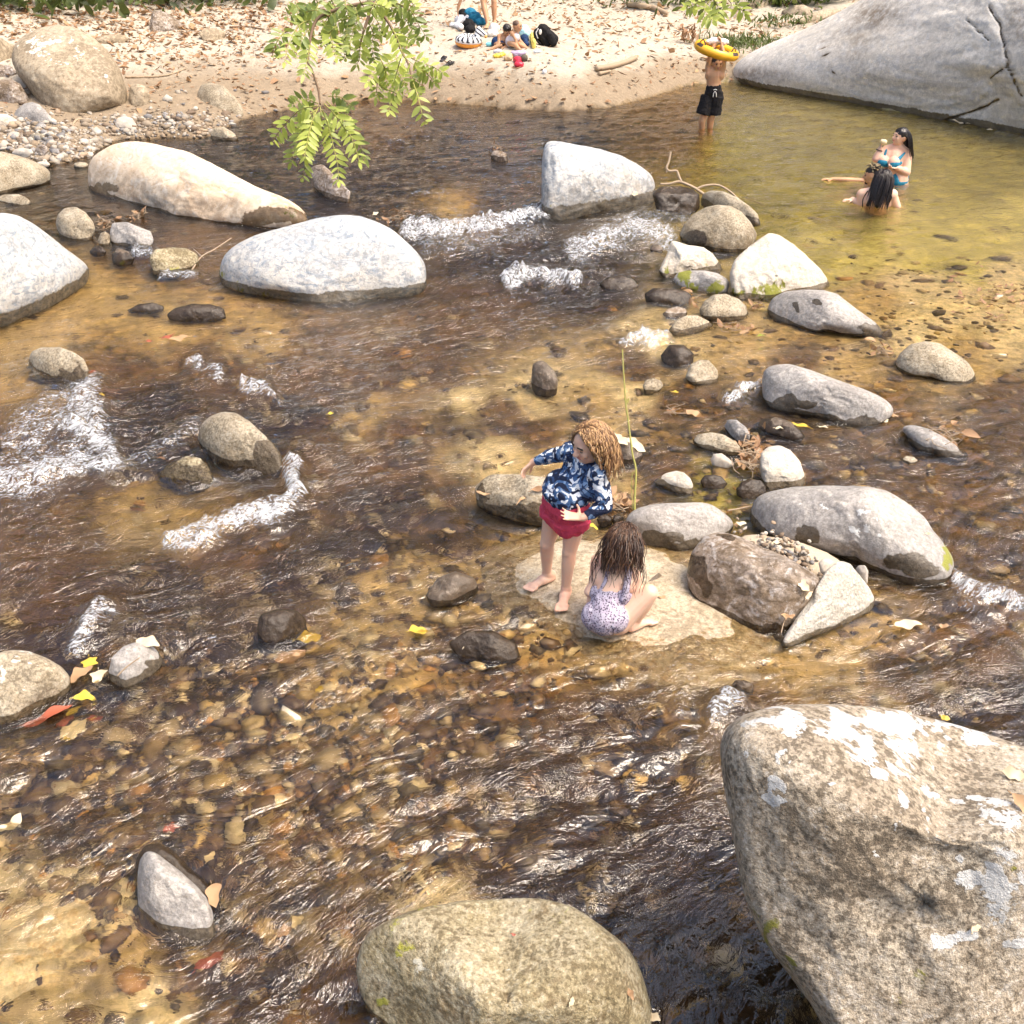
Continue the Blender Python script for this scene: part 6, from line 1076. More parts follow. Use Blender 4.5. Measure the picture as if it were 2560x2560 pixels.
class Pose:
    def __init__(s, G):
        s.G = np.asarray(G, float); h = s.G-CAM; h[2] = 0; s.h = unit(h)
    def __call__(s, win, x, y, off=0.0):
        q = px(win, [(x, y)])[0]; r = ray(q[0], q[1]); t = ((s.G-CAM)@s.h+off)/(r@s.h); return CAM+r*t
    def off(s, p): return (np.asarray(p)-s.G)@s.h
def head(c, r, face, up, ear=True):
    """skull, jaw, nose, brow, ears as blobs; r = half the head width"""
    f_ = unit(face); u = np.asarray(up, float); u = unit(u-f_*(u@f_)); s_ = np.cross(f_, u)
    c = np.asarray(c, float); A_ = np.stack([f_, s_, u], 0)
    P_ = [ell(c+u*r*.12-f_*r*.08, (r*1.16, r*.98, r*1.12), A_), ell(c-u*r*.50+f_*r*.26, (r*.78, r*.74, r*.80), A_), ell(c-u*r*.98+f_*r*.62, (r*.30, r*.34, r*.26), A_),
          cap(c+f_*r*1.02+u*r*.10, r*.11, c+f_*r*1.24-u*r*.26, r*.17), ell(c+f_*r*1.16-u*r*.28, (r*.16, r*.24, r*.12), A_), cap(c+f_*r*.96+u*r*.26-s_*r*.42, r*.12, c+f_*r*.96+u*r*.26+s_*r*.42, r*.12),
          ell(c+f_*r*.80-u*r*.26+s_*r*.42, (r*.26, r*.28, r*.28), A_), ell(c+f_*r*.80-u*r*.26-s_*r*.42, (r*.26, r*.28, r*.28), A_),
          cap(c+f_*r*.98-u*r*.60-s_*r*.22, r*.10, c+f_*r*.98-u*r*.60+s_*r*.22, r*.10)]
    if ear:
        for sg in (-1, 1): P_.append(ell(c+s_*sg*r*.98-f_*r*.10-u*r*.12, (r*.17, r*.09, r*.28), A_))
    return P_, (f_, s_, u)
def hand(wrist, d, palm, size=1.0, curl=25, spread=6, thumb=1, r=.0068, thumb_up=35):
    """wrist point, pointing direction, palm normal; size 1 = child hand of 13 cm"""
    d = unit(d); n = unit(np.asarray(palm)-d*(np.asarray(palm)@d)); s_ = np.cross(d, n)*thumb   # s_ points to the thumb side
    S = size; P_ = []
    kn = [wrist+d*.058*S+s_*k*.0135*S for k in (1.35, .45, -.45, -1.3)]
    for k in kn: P_.append(cap(wrist+d*.008*S+(k-wrist-d*.058*S)*.55, .0098*S, k, .0078*S, 8))
    for k, ln, sp_ in zip(kn, (.048, .054, .050, .038), (1.3, .4, -.5, -1.5)):
        a = R(curl*.5); dd = unit(d*math.cos(a)+n*math.sin(a)+s_*math.sin(R(spread*sp_))); p = k
        for j, (q_, rr) in enumerate(((.42, 1.0), (.32, .9), (.26, .8))):
            p2 = p+dd*ln*q_*S; P_.append(cap(p, r*rr*S*1.02, p2, r*rr*S*.92, 8)); p = p2
            a += R(curl*(1.0 if j == 0 else .7)); dd = unit(d*math.cos(a)+n*math.sin(a)+s_*math.sin(R(spread*sp_)))
    t0 = wrist+d*.016*S+s_*.016*S; td = unit(d*math.cos(R(thumb_up))+s_*math.sin(R(thumb_up))*1.2+n*.35); t1 = t0+td*.030*S; t2 = t1+unit(td+d*.5)*.026*S
    P_ += [cap(t0, .0092*S, t1, .0078*S, 8), cap(t1, .0078*S, t2, .0062*S, 8)]
    return P_
def foot(ankle, d, S=1.0, up=(0, 0, 1), drop=.055):
    d = np.asarray(d, float); d[2] = 0; d = unit(d); u = np.asarray(up, float); s_ = np.cross(d, u)
    g = np.asarray(ankle, float)-u*drop; heel = g-d*.028*S+u*.022*S; ball = g+d*.088*S+u*.014*S
    P_ = [cap(heel, .027*S, g+d*.03*S+u*.026*S, .028*S, flat=(u, .9)), cap(g+d*.01*S+u*.030*S, .027*S, ball, .022*S, flat=(u, .7)), cap(ball-s_*.020*S, .014*S, ball+s_*.022*S, .013*S), cap(ankle, .026*S, heel+u*.012*S, .026*S)]
    for k, (o_, ln, rr) in enumerate(((-.025, .036, .0098), (-.010, .037, .0074), (.003, .033, .0070), (.015, .029, .0066), (.026, .023, .0062))):
        b = ball+s_*o_*S*-1; P_.append(cap(b, rr*S, b+d*ln*S-u*.005*S, rr*.9*S, 8))
    return P_
def limb(*a):
    """a = point, radius, point, radius ..."""
    return [cap(a[i], a[i+1], a[i+2], a[i+3]) for i in range(0, len(a)-3, 2)]
def hair(c, r, ax, n, length, seed, nofr=9.0, wave=.008, freq=3.5, rad=.0045, back=.25, front=.15, flare=.05, droop=1.0, cover=1.0, lean=(0, 0, 0), k=5, lenvar=.3, clump=.0):
    f_, s_, u = ax; rs = np.random.default_rng(seed); vs_ = []; hu = []; c = np.asarray(c, float)
    cc = c+u*r*.12-f_*r*.08
    while len(vs_) < n:
        d = rs.normal(size=3); d /= np.linalg.norm(d)
        fd, ud = d@f_, d@u
        if ud < -.25 or (fd > front and ud < .52+.42*(fd-front)/(1-front)): continue
        if ud < .1 and fd > (-.05 if nofr > 5 else .25): continue
        if ud < -.12 and nofr < 5: continue
        if fd > nofr: continue
        p = cc+(d@f_*f_*1.16+d@s_*s_*1.0+d@u*u*1.12)*r*1.02
        oh = d-u*(d@u)+f_*(-.25 if fd < .5 else .0); out = unit(oh+1e-3); down = unit(np.array([0, 0, -1.0])+np.asarray(lean))
        L = length*rs.uniform(1-lenvar, 1.05)*(1-.25*max(0, fd)); ns = 16; pts = [p]; dirn = unit(out*1.0-u*.45*(1-max(0, ud))+u*.05)
        hz = unit(np.cross(d, u)+1e-3)
        ph = rs.uniform(0, 6.28); fr = freq*rs.uniform(.8, 1.2)
        q = p.copy(); base = [q.copy()]
        for i in range(ns-1):
            t = i/(ns-1); dirn = unit(dirn*(1-.34*droop)+down*.40*droop+out*flare*(1-t)); q = q+dirn*L/(ns-1)
            e = q-cc
            if nofr < 5 and e@f_ > .62*r: q = q-f_*(e@f_-.62*r)*.5+s_*np.sign(e@s_)*.004; dirn = unit(dirn-f_*.15); e = q-cc
            le = np.array([e@f_/1.16, e@s_, e@u/1.12]); m_ = np.linalg.norm(le)
            if m_ < r*1.06: q = cc+e*(r*rs.uniform(1.03, 1.10)/m_)
            base.append(q.copy())
        base = np.array(base); t = np.linspace(0, 1, ns); am = wave*np.minimum(1, t*3)
        if clump: base += 0
        e1 = hz; e2 = unit(np.cross(hz, down))
        pts = base+np.outer(am*np.sin(ph+t*fr*6.28), e1)+np.outer(am*np.cos(ph+t*fr*6.28), e2)*.8
        sp = spline(pts, 2) if wave > .003 else pts
        v, f2 = tube(sp, rad*np.linspace(1.0, .35, len(sp))**.8*rs.uniform(.7, 1.25), k)
        vs_.append((v, f2)); hu.append(np.full(len(v), rs.uniform(0, 1)))
    return (*join(vs_), np.concatenate(hu))
def skin_mat(name, c, red=.08):
    t = NT(name); co = t.obco(); n = t.noise(co, 9, 4, .6); n2 = t.noise(co, 70, 3)
    k = t.mix(t.ramp(n, .35, .65), c, (min(1, c[0]*1.06), c[1]*(1-red), c[2]*(1-red*1.3)))
    k = t.mix(t.math('MULTIPLY', n2, .25), k, tuple(x*.86 for x in c))
    return t.done(t.bsdf(k, .5, t.bump(n2, .15, .002), .4, Subsurface_Weight=.12, Subsurface_Radius=(.02, .008, .004), Subsurface_Scale=.4))
SK_light = skin_mat('fair_skin', (.70, .46, .33)); SK_pale = skin_mat('pale_skin', (.72, .49, .36)); SK_tan = skin_mat('tan_skin', (.56, .325, .18)); SK_dark = skin_mat('brown_skin', (.36, .19, .105)); SK_child = skin_mat('warm_skin', (.50, .29, .16))
def hair_mat(name, a, b, rough=.4):
    t = NT(name); c = t.mix(t.ramp(t.attr('hue'), .2, .9), a, b); n = t.noise(t.pos(), 90, 3)
    return t.done(t.bsdf(t.mix(t.math('MULTIPLY', n, .5), c, tuple(x*.5 for x in a)), rough, None, .5))
HR_curl = hair_mat('golden_brown_curls', (.16, .075, .028), (.56, .34, .15)); HR_brown = hair_mat('wet_brown_hair', (.035, .016, .009), (.15, .075, .038), .32); HR_dark = hair_mat('dark_hair', (.010, .006, .005), (.035, .02, .014), .28)
M_dark = plain('dark_detail', (.015, .010, .008), .4); M_lip = plain('lips', (.55, .22, .17), .5); M_white = plain('eye_white', (.75, .72, .68), .3)
def face(rootobj, c, r, ax, lipm=None, eyes=True, closed=False, brow=(.05, .03, .02)):
    f_, s_, u = ax; A_ = np.stack([f_, s_, u], 0); v_ = []
    for sg in (-1, 1):
        e = c+f_*r*.985+u*r*.08+s_*sg*r*.40
        if not closed:
            v, f2 = ell(e-f_*r*.06, (r*.15, r*.17, r*.10), A_); part('eye', v, f2, rootobj, [M_dark])
        else:
            v, f2 = tube(spline([e-s_*r*.17-f_*r*.06*sg*0, e-u*r*.05+f_*r*.02, e+s_*r*.17-f_*r*.03], 5), r*.03, 5); part('eye', v, f2, rootobj, [M_dark])
        b = c+f_*r*1.06+u*r*.32+s_*sg*r*.42
        v, f2 = tube(spline([b-s_*sg*r*.22, b+u*r*.06, b+s_*sg*r*.24-f_*r*.10], 5), r*.05, 5); part('eyebrow', v, f2, rootobj, [M_dark])
    v, f2 = ell(c+f_*r*1.05-u*r*.60, (r*.09, r*.26, r*.10), A_); part('mouth', v, f2, rootobj, [lipm or M_lip])
def cloth_mat(name, c, var=.25, rough=.8, wr=.5):
    t = NT(name); co = t.obco(); n = t.noise(co, 16, 4, .6, .6); n2 = t.noise(co, 260, 2)
    k = t.mix(n, tuple(x*(1-var) for x in c), tuple(min(1, x*(1+var)) for x in c))
    return t.done(t.bsdf(k, rough, t.bump(t.math('ADD', n, t.math('MULTIPLY', n2, .08)), wr, .015), .3))
# ---- the standing child
t = NT('blue_camouflage_print'); co = t.obco()
wob = t.vmath('ADD', co, t.vmath('SCALE', t.n('TexNoise').outputs['Color'], (0, 0, 0)))
def camo(scale, seed, dist): return t.noise(t.mapping(co, (seed, seed*1.7, 0)), scale, 1.5, .5, dist)
k = t.mix(t.ramp(camo(11, 1, 1.2),   .50, .515), (.055, .12, .25), (.20, .30, .46))
k = t.mix(t.ramp(camo(13, 4, 1.6), .535, .55), k, (.78, .80, .82))
k = t.mix(t.ramp(camo(12, 9, 1.8), .52, .535), k, (.012, .018, .045))
k = t.mix(t.ramp(camo(17, 14, 2.0), .60, .612), k, (.03, .06, .14))
MC_camo = t.done(t.bsdf(k, .8, t.bump(t.noise(co, 22, 4, .6, .8), .5, .012), .3))
MC_red = cloth_mat('raspberry_cloth', (.58, .055, .10), .3, .75, .8)
PS = Pose(P(*px('M', [(730, 1440)])[0], .02)); j = lambda x, y, o=0.0: PS('M', x, y, o)
anR = P(*px('M', [(655, 1305)])[0], .085); anL = P(*px('M', [(798, 1418)])[0], .085); oR, oL = PS.off(anR), PS.off(anL)
shR, shL = j(835, 395, .10), j(1052, 560, -.10); hipR, hipL = j(722, 812, .05), j(872, 895, -.05)
knR, knL = j(658, 1085, oR*.5+.0), j(826, 1140, oL*.6-.02)
elR, wrR = j(690, 420, .17), j(552, 470, .20); elL, wrL = j(1095, 800, -.14), j(925, 888, -.17)
fdir = unit(np.array([-.72, -.69, 0])); neck = j(945, 470, -.02); hc = j(985, 322, -.05); hr = .078
hface = unit(RX*-.86+np.array([0, -.48, 0])+np.array([0, 0, -.30])); hp, hax = head(hc, hr, hface, (0.05, 0, 1))
mid = (hipR+hipL)/2; chest = (shR+shL)/2-np.array([0, 0, .09]); sv_ = unit(shL-shR)
kid = root('person', PS.G, 'curly haired child in a blue camouflage shirt and red shorts standing on the slab', 'person')
body = hp+[cap(neck, .036, hc-np.array([0, 0, .05]), .036), cap(chest-sv_*.06, .078, chest+sv_*.06, .078, flat=(fdir, .85)), cap(chest, .085, mid, .085, flat=(fdir, .85)), cap(mid-sv_*.04, .085, mid+sv_*.04, .085), cap(shR, .042, neck, .035), cap(shL, .042, neck, .035)]
body += limb(shR, .040, elR, .031, wrR, .020)+limb(shL, .040, elL, .031, wrL, .020)
body += limb(hipR, .064, knR, .038)+limb(knR, .038, knR*.65+anR*.35, .037, anR, .024)+limb(hipL, .064, knL, .038)+limb(knL, .038, knL*.65+anL*.35, .037, anL, .024)
body += [ell(knR+fdir*.006, (.036, .036, .05)), ell(knL+fdir*.006, (.036, .036, .05))]
body += hand(wrR, wrR-elR+np.array([-.02, -.05, -.05]), np.array([0, -.6, -.8]), 1.0, 30, 8, -1)+hand(wrL, unit(RX*-1+np.array([0, .1, .08])), np.array([0, -.5, .85]), 1.05, 18, 10, 1, thumb_up=75)
body += foot(anR, unit(P(*px('M', [(495, 1405)])[0], 0)-P(*px('M', [(670, 1325)])[0], 0)), 1.12, drop=.062)+foot(anL, unit(P(*px('M', [(765, 1555)])[0], 0)-P(*px('M', [(805, 1420)])[0], 0)), 1.12, drop=.062)
V, Fc = fuse(body, .0042, 9); part('body', V, Fc, kid, [SK_light])
face(kid, hc, hr, hax, closed=True)
wr_ = lambda sc_, am: (lambda v: am*fbm(v*sc_, 3)+am*.5*fbm(v*sc_*np.array([2, 2, 5]), 2))
bl = mid+np.array([0, 0, .125])
cuffR, cuffL = wrR*.86+elR*.14, wrL*.86+elL*.14
shirt = [cap(chest-sv_*.055, .092, chest+sv_*.055, .092, flat=(fdir, .88)), cap(chest, .096, bl, .112, flat=(fdir, .95)), cap(bl-sv_*.03, .108, bl+sv_*.03, .108), cap(bl+np.array([0, 0, .02]), .118, bl-np.array([0, 0, .03]), .114, round_=False), cap(shR, .058, neck-np.array([0, 0, .02]), .05), cap(shL, .058, neck-np.array([0, 0, .02]), .05)]
shirt += limb(shR, .047, elR, .037)+[cap(elR, .037, cuffR, .027, round_=False)]+limb(shL, .050, elL, .040)+[cap(elL, .040, cuffL, .027, round_=False)]
V, Fc = fuse(shirt, .005, 4, wr_(22, .006)); part('shirt', V, Fc, kid, [MC_camo])
hemR, hemL = hipR*.74+knR*.26, hipL*.78+knL*.22
sh = [cap(mid-sv_*.045+np.array([0, 0, .05]), .102, mid+sv_*.045+np.array([0, 0, .05]), .102), cap(mid-sv_*.045-np.array([0, 0, .03]), .090, mid+sv_*.045-np.array([0, 0, .03]), .090), cap(hipR*1.1-hemR*.1, .080, hemR, .078, round_=False), cap(hipL*1.1-hemL*.1, .080, hemL, .078, round_=False)]
V, Fc = fuse(sh, .005, 3, wr_(26, .006)); sho = part('shorts', V, Fc, kid, [MC_red])
lg = spline([hemL+fdir*.076+RX*a+np.array([0, 0, .026+b]) for a, b in ((.0, 0), (.012, .006), (.02, -.004), (.03, .007), (.042, .0), (.05, .006), (.062, .002))], 4); V, Fc = tube(lg, .0026, 5); part('logo', V, Fc, sho, [M_white])
hairf = [ell(hc+hax[2]*hr*.22-hax[0]*hr*.22, (hr*1.16, hr*1.10, hr*1.10), np.stack(hax, 0))]
V, Fc = fuse(hairf, .006, 2); V2, F2, hh = hair(hc, hr*1.06, hax, 1000, .19, 3, nofr=.5, wave=.0075, freq=2.2, rad=.0036, front=.10, flare=.10, lean=(.12, -.05, 0), droop=1.0, k=4, lenvar=.5)
keepf = [];  VV, FF = join([(V, Fc), (V2, F2)]); part('hair', VV, FF, kid, [HR_curl], {'hue': np.r_[np.full(len(V), .15), hh]})
# ---- the crouching child
t = NT('leopard_print_cloth'); co = t.obco()
n0 = t.vor(co, 105, 'F1'); n1_ = t.noise(co, 40, 2)
k = t.mix(t.ramp(n1_, .4, .62), (.36, .31, .39), (.50, .45, .53)); k = t.mix(t.ramp(t.math('ADD', n0, t.math('MULTIPLY', n1_, .30)), .56, .48), k, (.05, .035, .06))
MC_leo = t.done(t.bsdf(k, .7, t.bump(t.noise(co, 24, 3), .3, .008), .3))
PC = Pose(P(*px('Q', [(1400, 1800)])[0], .03)); j = lambda x, y, o=0.0: PC('Q', x, y, o)
girl = root('person', PC.G, 'child in a spotted lilac swimsuit crouching with her back turned', 'person')
pel = j(1090, 1640, -.05); pel[2] = max(pel[2], .10); low = j(1120, 1450, .0); upb = j(1200, 1180, .06); nk = j(1275, 960, .10); hc = j(1320, 690, .13); hr = .076
sL, sR = j(1030, 1075, .09), j(1465, 1130, .05)
hface = unit(np.array([.18, .85, -.45])); hp, hax = head(hc, hr, hface, (0, .25, 1))
rt = unit(sR-sL)
hR = j(1240, 1700, -.02); kR = j(1640, 1335, .02); aR = j(1465, 1755, .02); hL = j(1000, 1680, .0); kL = pel+np.array([-.02, .26, .16]); aL = pel+np.array([.02, .15, -.05]); aL[2] = .07
aR[2] = max(aR[2], .075)
eL, wL = j(880, 1320, .04), j(1020, 1350, .18); eR, wR = j(1470, 1330, .04), j(1360, 1400, .14)
body = hp+[cap(nk, .033, hc-np.array([0, 0, .04]), .034), cap(sL, .036, nk, .034), cap(sR, .036, nk, .034), cap(upb-rt*.055, .066, upb+rt*.055, .066), cap(upb, .082, low, .084, flat=((0, 1, .3), .85)), cap(low, .080, pel, .088), cap(pel-rt*.040, .078, pel+rt*.040, .078)]
body += limb(sL, .034, eL, .027, wL, .020)+limb(sR, .034, eR, .027, wR, .020)+limb(hR, .072, kR, .046)+limb(kR, .044, kR*.6+aR*.4, .043, aR, .026)+limb(hL, .072, kL, .046)+limb(kL, .044, aL, .028)
body += hand(wL, (.6, .5, -.4), (0, 0, -1), .9, 35, 6, 1)+hand(wR, (-.5, .6, -.4), (0, 0, -1), .9, 35, 6, -1)
body += foot(aR, (.80, .5, 0), 1.0, drop=.055)+foot(aL, (.3, .9, 0), 1.0, drop=.05)
V, Fc = fuse(body, .0042, 9); part('body', V, Fc, girl, [SK_pale]); face(girl, hc, hr, hax)
top = low*.62+upb*.38
suit = [cap(top, .083, low, .089, flat=((0, 1, .3), .90)), cap(low, .089, pel, .097), cap(pel-rt*.042, .085, pel+rt*.034, .085), cap(top-rt*.05, .060, top+rt*.05, .060)]
for s_, e in ((sL, -1), (sR, 1)):
    s2 = nk*.48+s_*.52; sd2 = top+rt*e*.062
    ctr = spline([sd2+np.array([0, -.050, .015]), (sd2+s2)/2+np.array([0, -.060, .022]), s2+np.array([0, -.022, .034]), s2+np.array([0, .03, .02])], 4)
    for a_, b_ in zip(ctr[:-1], ctr[1:]): suit.append(cap(a_, .019, b_, .019, 10))
V, Fc = fuse(suit, .0042, 4, wr_(20, .0025)); part('swimsuit', V, Fc, girl, [MC_leo])
V, Fc = fuse([ell(hc+hax[2]*hr*.16-hax[0]*hr*.15, (hr*1.20, hr*1.06, hr*1.14), np.stack(hax, 0))], .006, 2)
V2, F2, hh = hair(hc, hr*1.04, hax, 900, .175, 8, wave=.0050, freq=1.3, rad=.0022, front=.2, flare=.0, lean=(-.06, -.34, 0), lenvar=.75)
V3, F3, h3 = hair(hc, hr*1.05, hax, 80, .26, 9, wave=.010, freq=1.6, rad=.0026, front=.1, flare=.10, lean=(-.10, -.30, 0), lenvar=.3)
VV, FF = join([(V, Fc), (V2, F2), (V3, F3)]); part('hair', VV, FF, girl, [HR_brown], {'hue': np.r_[np.full(len(V), .3), hh, h3]})
# ---- boy with the float, knee deep in the pool
M_black = cloth_mat('black_cloth', (.007, .0055, .006), .3, .8, .5)
PB = Pose(P(*px('V', [(490, 1790)])[0], 0)); j = lambda x, y, o=0.0: PB('V', x, y, o)
boy = root('person', PB.G, 'bare chested boy in black shorts holding a yellow float on his head in the pool', 'person')
hc = j(690, 575, -.02); hr = .088; hface = unit(np.array([.12, -.95, -.22])); hp, hax = head(hc, hr, hface, (0, 0, 1))
sR, sL = j(520, 665), j(800, 655); nk = j(672, 690); ch = j(650, 800); wa = j(622, 1000); pv = j(620, 1120)
eR, wR = j(555, 450, -.04), j(640, 235, .0); eL, wL = j(825, 470, -.04), j(770, 235, .0)
hR_, hL_ = j(545, 1180), j(685, 1180); kR, kL = j(415, 1650, -.05), j(570, 1640, .02); aR, aL = j(395, 1960, .03), j(540, 1960, .08)
body = hp+[cap(nk, .050, hc-np.array([0, 0, .05]), .048), cap(sR, .05, nk, .045), cap(sL, .05, nk, .045), cap(ch-RX*.07, .095, ch+RX*.07, .095, flat=((0, 1, 0), .82)), cap(ch-RX*.02, .125, wa, .115, flat=((0, 1, 0), .78)), cap(wa, .118, pv, .125, flat=((0, 1, 0), .85)), cap(sR, .05, ch-RX*.09, .06), cap(sL, .05, ch+RX*.09, .06)]
body += limb(sR, .048, eR, .038, wR, .027)+limb(sL, .048, eL, .038, wL, .027)+limb(hR_, .085, kR, .058, aR, .040)+limb(hL_, .085, kL, .058, aL, .040)+foot(aR, (0, -1, 0), 1.5, drop=.08)+foot(aL, (.1, -1, 0), 1.5, drop=.08)
body += hand(wR, (.4, .1, .9), (.6, .2, -.6), 1.35, 30, 8, 1)+hand(wL, (-.2, .1, .95), (-.6, .2, -.6), 1.35, 30, 8, -1)
V, Fc = fuse(body, .008, 5); part('body', V, Fc, boy, [SK_tan]); face(boy, hc, hr, hax)
hmR, hmL = hR_*.25+kR*.75-RX*.0, hL_*.25+kL*.75
V, Fc = fuse([cap(j(620, 1065), .135, pv, .150, flat=((0, 1, 0), .85)), cap(hR_-RX*.02, .115, hmR-RX*.02, .125, round_=False), cap(hL_, .115, hmL+RX*.02, .125, round_=False), cap(j(735, 1150), .06, j(760, 1230), .05)], .009, 3, wr_(14, .010)); sho = part('shorts', V, Fc, boy, [M_black])
q = j(650, 1100, -.14); V, Fc = join([tube(spline([q+RX*a+np.array([0, -.01, b]) for a, b in pl], 4), .006, 5) for pl in (((0, 0), (-.02, -.03), (-.025, -.09)), ((0, 0), (.02, -.03), (.03, -.09)), ((-.03, .02), (0, .03), (.03, .02)))]); part('drawstring', V, Fc, sho, [M_white])
V, Fc = fuse([ell(hc+hax[2]*hr*.42-hax[0]*hr*.20, (hr*1.16, hr*1.06, hr*.92), np.stack(hax, 0))], .008, 2, wr_(60, .006)); part('hair', V, Fc, boy, [HR_dark], {'hue': rng.random(len(V))})
V, Fc = ell(hc-hax[1]*hr*1.06-hax[2]*hr*.1, (.012, .014, .024)); part('earring', V, Fc, boy, [M_white])
# ---- woman standing in the pool
M_teal = cloth_mat('teal_swim_cloth', (.012, .17, .27), .45, .55, .4)
PW = Pose(P(*px('Y', [(1290, 1190)])[0], 0)); j = lambda x, y, o=0.0: PW('Y', x, y, o)
lady = root('person', PW.G, 'woman in a teal bikini with long dark hair eating in the pool', 'person')
hc = j(1318, 315, -.02); hr = .086; hface = unit(np.array([-.90, -.30, .03])); hp, hax = head(hc, hr, hface, (0.12, 0, 1))
nk = j(1290, 500); sR, sL = j(1060, 570, -.02), j(1440, 640, .05); ch = j(1190, 720); wa = j(1170, 960); pv = j(1240, 1130); lg = j(1260, 1420)
eR, wR = j(850, 750, -.12), j(925, 555, -.10); eL, wL = j(1430, 1010, -.05), j(1270, 935, -.20)
body = hp+[cap(nk, .052, hc-np.array([0, 0, .05]), .050), cap(sR, .060, nk, .055), cap(sL, .070, nk, .058), cap(ch-RX*.06, .125, ch+RX*.08, .125, flat=((0, 1, 0), .85)), cap(ch, .138, wa, .130), cap(wa, .130, pv, .160), cap(pv, .160, lg, .14),
     ell(j(985, 790, -.13), (.075, .075, .075)), ell(j(1190, 830, -.15), (.082, .082, .085)), ell(j(1140, 970, -.04), (.12, .11, .10)),
     *limb(sR, .062, eR, .052, wR, .030), *limb(sL, .072, eL, .060, wL, .034)]
body += hand(wR, (.15, -.1, 1), (.8, -.3, .2), 1.35, 55, 6, 1, r=.0075)+hand(wL, (-1, -.1, .05), (0, .2, 1), 1.35, 35, 8, 1, r=.0075)
V, Fc = fuse(body, .008, 6); part('body', V, Fc, lady, [SK_light]); face(lady, hc, hr, hax)
b1, b2_ = j(985, 800, -.145), j(1200, 835, -.165)
V, Fc = fuse([ell(b1-np.array([0, 0, .012]), (.074, .070, .064)), ell(b2_-np.array([0, 0, .015]), (.080, .075, .068)), cap(b1+np.array([0, 0, .03]), .022, j(1050, 580, -.09), .014), cap(b2_+np.array([.03, 0, .03]), .030, j(1405, 640, -.04), .014), cap(b1-np.array([0, 0, .05]), .018, b2_-np.array([0, 0, .05]), .018), cap(b2_+RX*.03-np.array([0, 0, .03]), .03, j(1330, 830, -.10), .022)], .0065, 3); part('bikini_top', V, Fc, lady, [M_teal])
V, Fc = fuse([cap(pv-np.array([0, 0, .01]), .167, pv-np.array([0, 0, .10]), .162, round_=False), cap(j(1230, 1150, -.02), .157, j(1370, 1100, .0), .08)], .009, 4); part('bikini_bottom', V, Fc, lady, [M_teal])
V, Fc = fuse([ell(hc+hax[2]*hr*.36-hax[0]*hr*.16, (hr*1.14, hr*1.08, hr*1.0), np.stack(hax, 0)), cap(hc-hax[0]*hr*.75, .062, j(1440, 480, .05), .055), cap(j(1440, 460, .05), .055, j(1500, 600, .05), .022)], .007, 4, wr_(40, .005))
V2, F2, hh = hair(hc, hr*1.04, hax, 190, .34, 12, nofr=-.1, wave=.004, freq=1.2, rad=.004, front=.0, flare=.0, lean=(.30, .05, 0)); VV, FF = join([(V, Fc), (V2, F2)])
part('hair', VV, FF, lady, [HR_dark], {'hue': np.r_[np.full(len(V), .4), hh]})
a_ = np.linspace(0, 6.283, 24); d = unit(wR-eR); u = unit(np.cross(d, (0, 1, 0))); w_ = np.cross(d, u); V, Fc = tube(wR-d*.02+.040*(np.cos(a_)[:, None]*u+np.sin(a_)[:, None]*w_), .007, 6); part('bracelet', V, Fc, lady, [M_dark])
V, Fc = fuse([ell(j(1005, 425, -.14), (.042, .03, .035)), ell(j(970, 415, -.14), (.03, .03, .03))], .006, 3); thing('bread_roll', V, Fc, V.mean(0), [plain('bread_crust', (.72, .58, .36), .8)], 'pale piece of bread in the raised hand of the woman in teal', 'food')
# ---- man up to his neck
PM = Pose(P(*px('Y', [(760, 1300)])[0], 0)); j = lambda x, y, o=0.0: PM('Y', x, y, o)
man = root('person', PM.G, 'man up to his neck in the pool with bleached hair tips stretching one arm', 'person')
hc = j(770, 1075); hr = .088; hface = unit(np.array([-.93, .25, -.05])); hp, hax = head(hc, hr, hface, (.1, 0, 1))
nk = j(790, 1290); s1, s2 = j(700, 1390, .12), j(960, 1400, .10); 
q0, q1, q2 = P(*px('C', [(1088, 975)])[0], -.01), P(*px('C', [(980, 966)])[0], .015), P(*px('C', [(905, 962)])[0], .015)
body = hp+[cap(nk, .062, hc-np.array([0, 0, .03]), .058), cap(s1, .07, nk, .06), cap(s2, .07, nk, .06), cap((s1+s2)/2, .16, (s1+s2)/2-np.array([0, 0, .35]), .15)]+limb(s1, .062, q0, .045, q1, .036, q2, .026)+hand(q2, (-1, .1, 0), (0, 0, -1), 1.4, 10, 8, 1, r=.008)
V, Fc = fuse(body, .008, 5); part('body', V, Fc, man, [SK_tan]); face(man, hc, hr, hax)
V, Fc = fuse([ell(hc+hax[2]*hr*.62-hax[0]*hr*.12, (hr*1.12, hr*.92, hr*.72), np.stack(hax, 0))], .006, 2, wr_(70, .007)); V2, F2, hh = hair(hc+hax[2]*.05, hr*.9, hax, 150, .05, 15, wave=.009, freq=1.5, rad=.0055, droop=.1, flare=.4); 
VV, FF = join([(V, Fc), (V2, F2)]); HR_tips = hair_mat('bleached_curly_hair', (.02, .012, .008), (.62, .48, .26)); part('hair', VV, FF, man, [HR_tips], {'hue': np.r_[np.full(len(V), .1), hh]})
V, Fc = fuse([ell(hc-hax[2]*hr*.98+hax[0]*hr*.62, (hr*.36, hr*.42, hr*.32), np.stack(hax, 0))], .006, 2); part('beard', V, Fc, man, [HR_dark], {'hue': np.full(len(V), .3)})
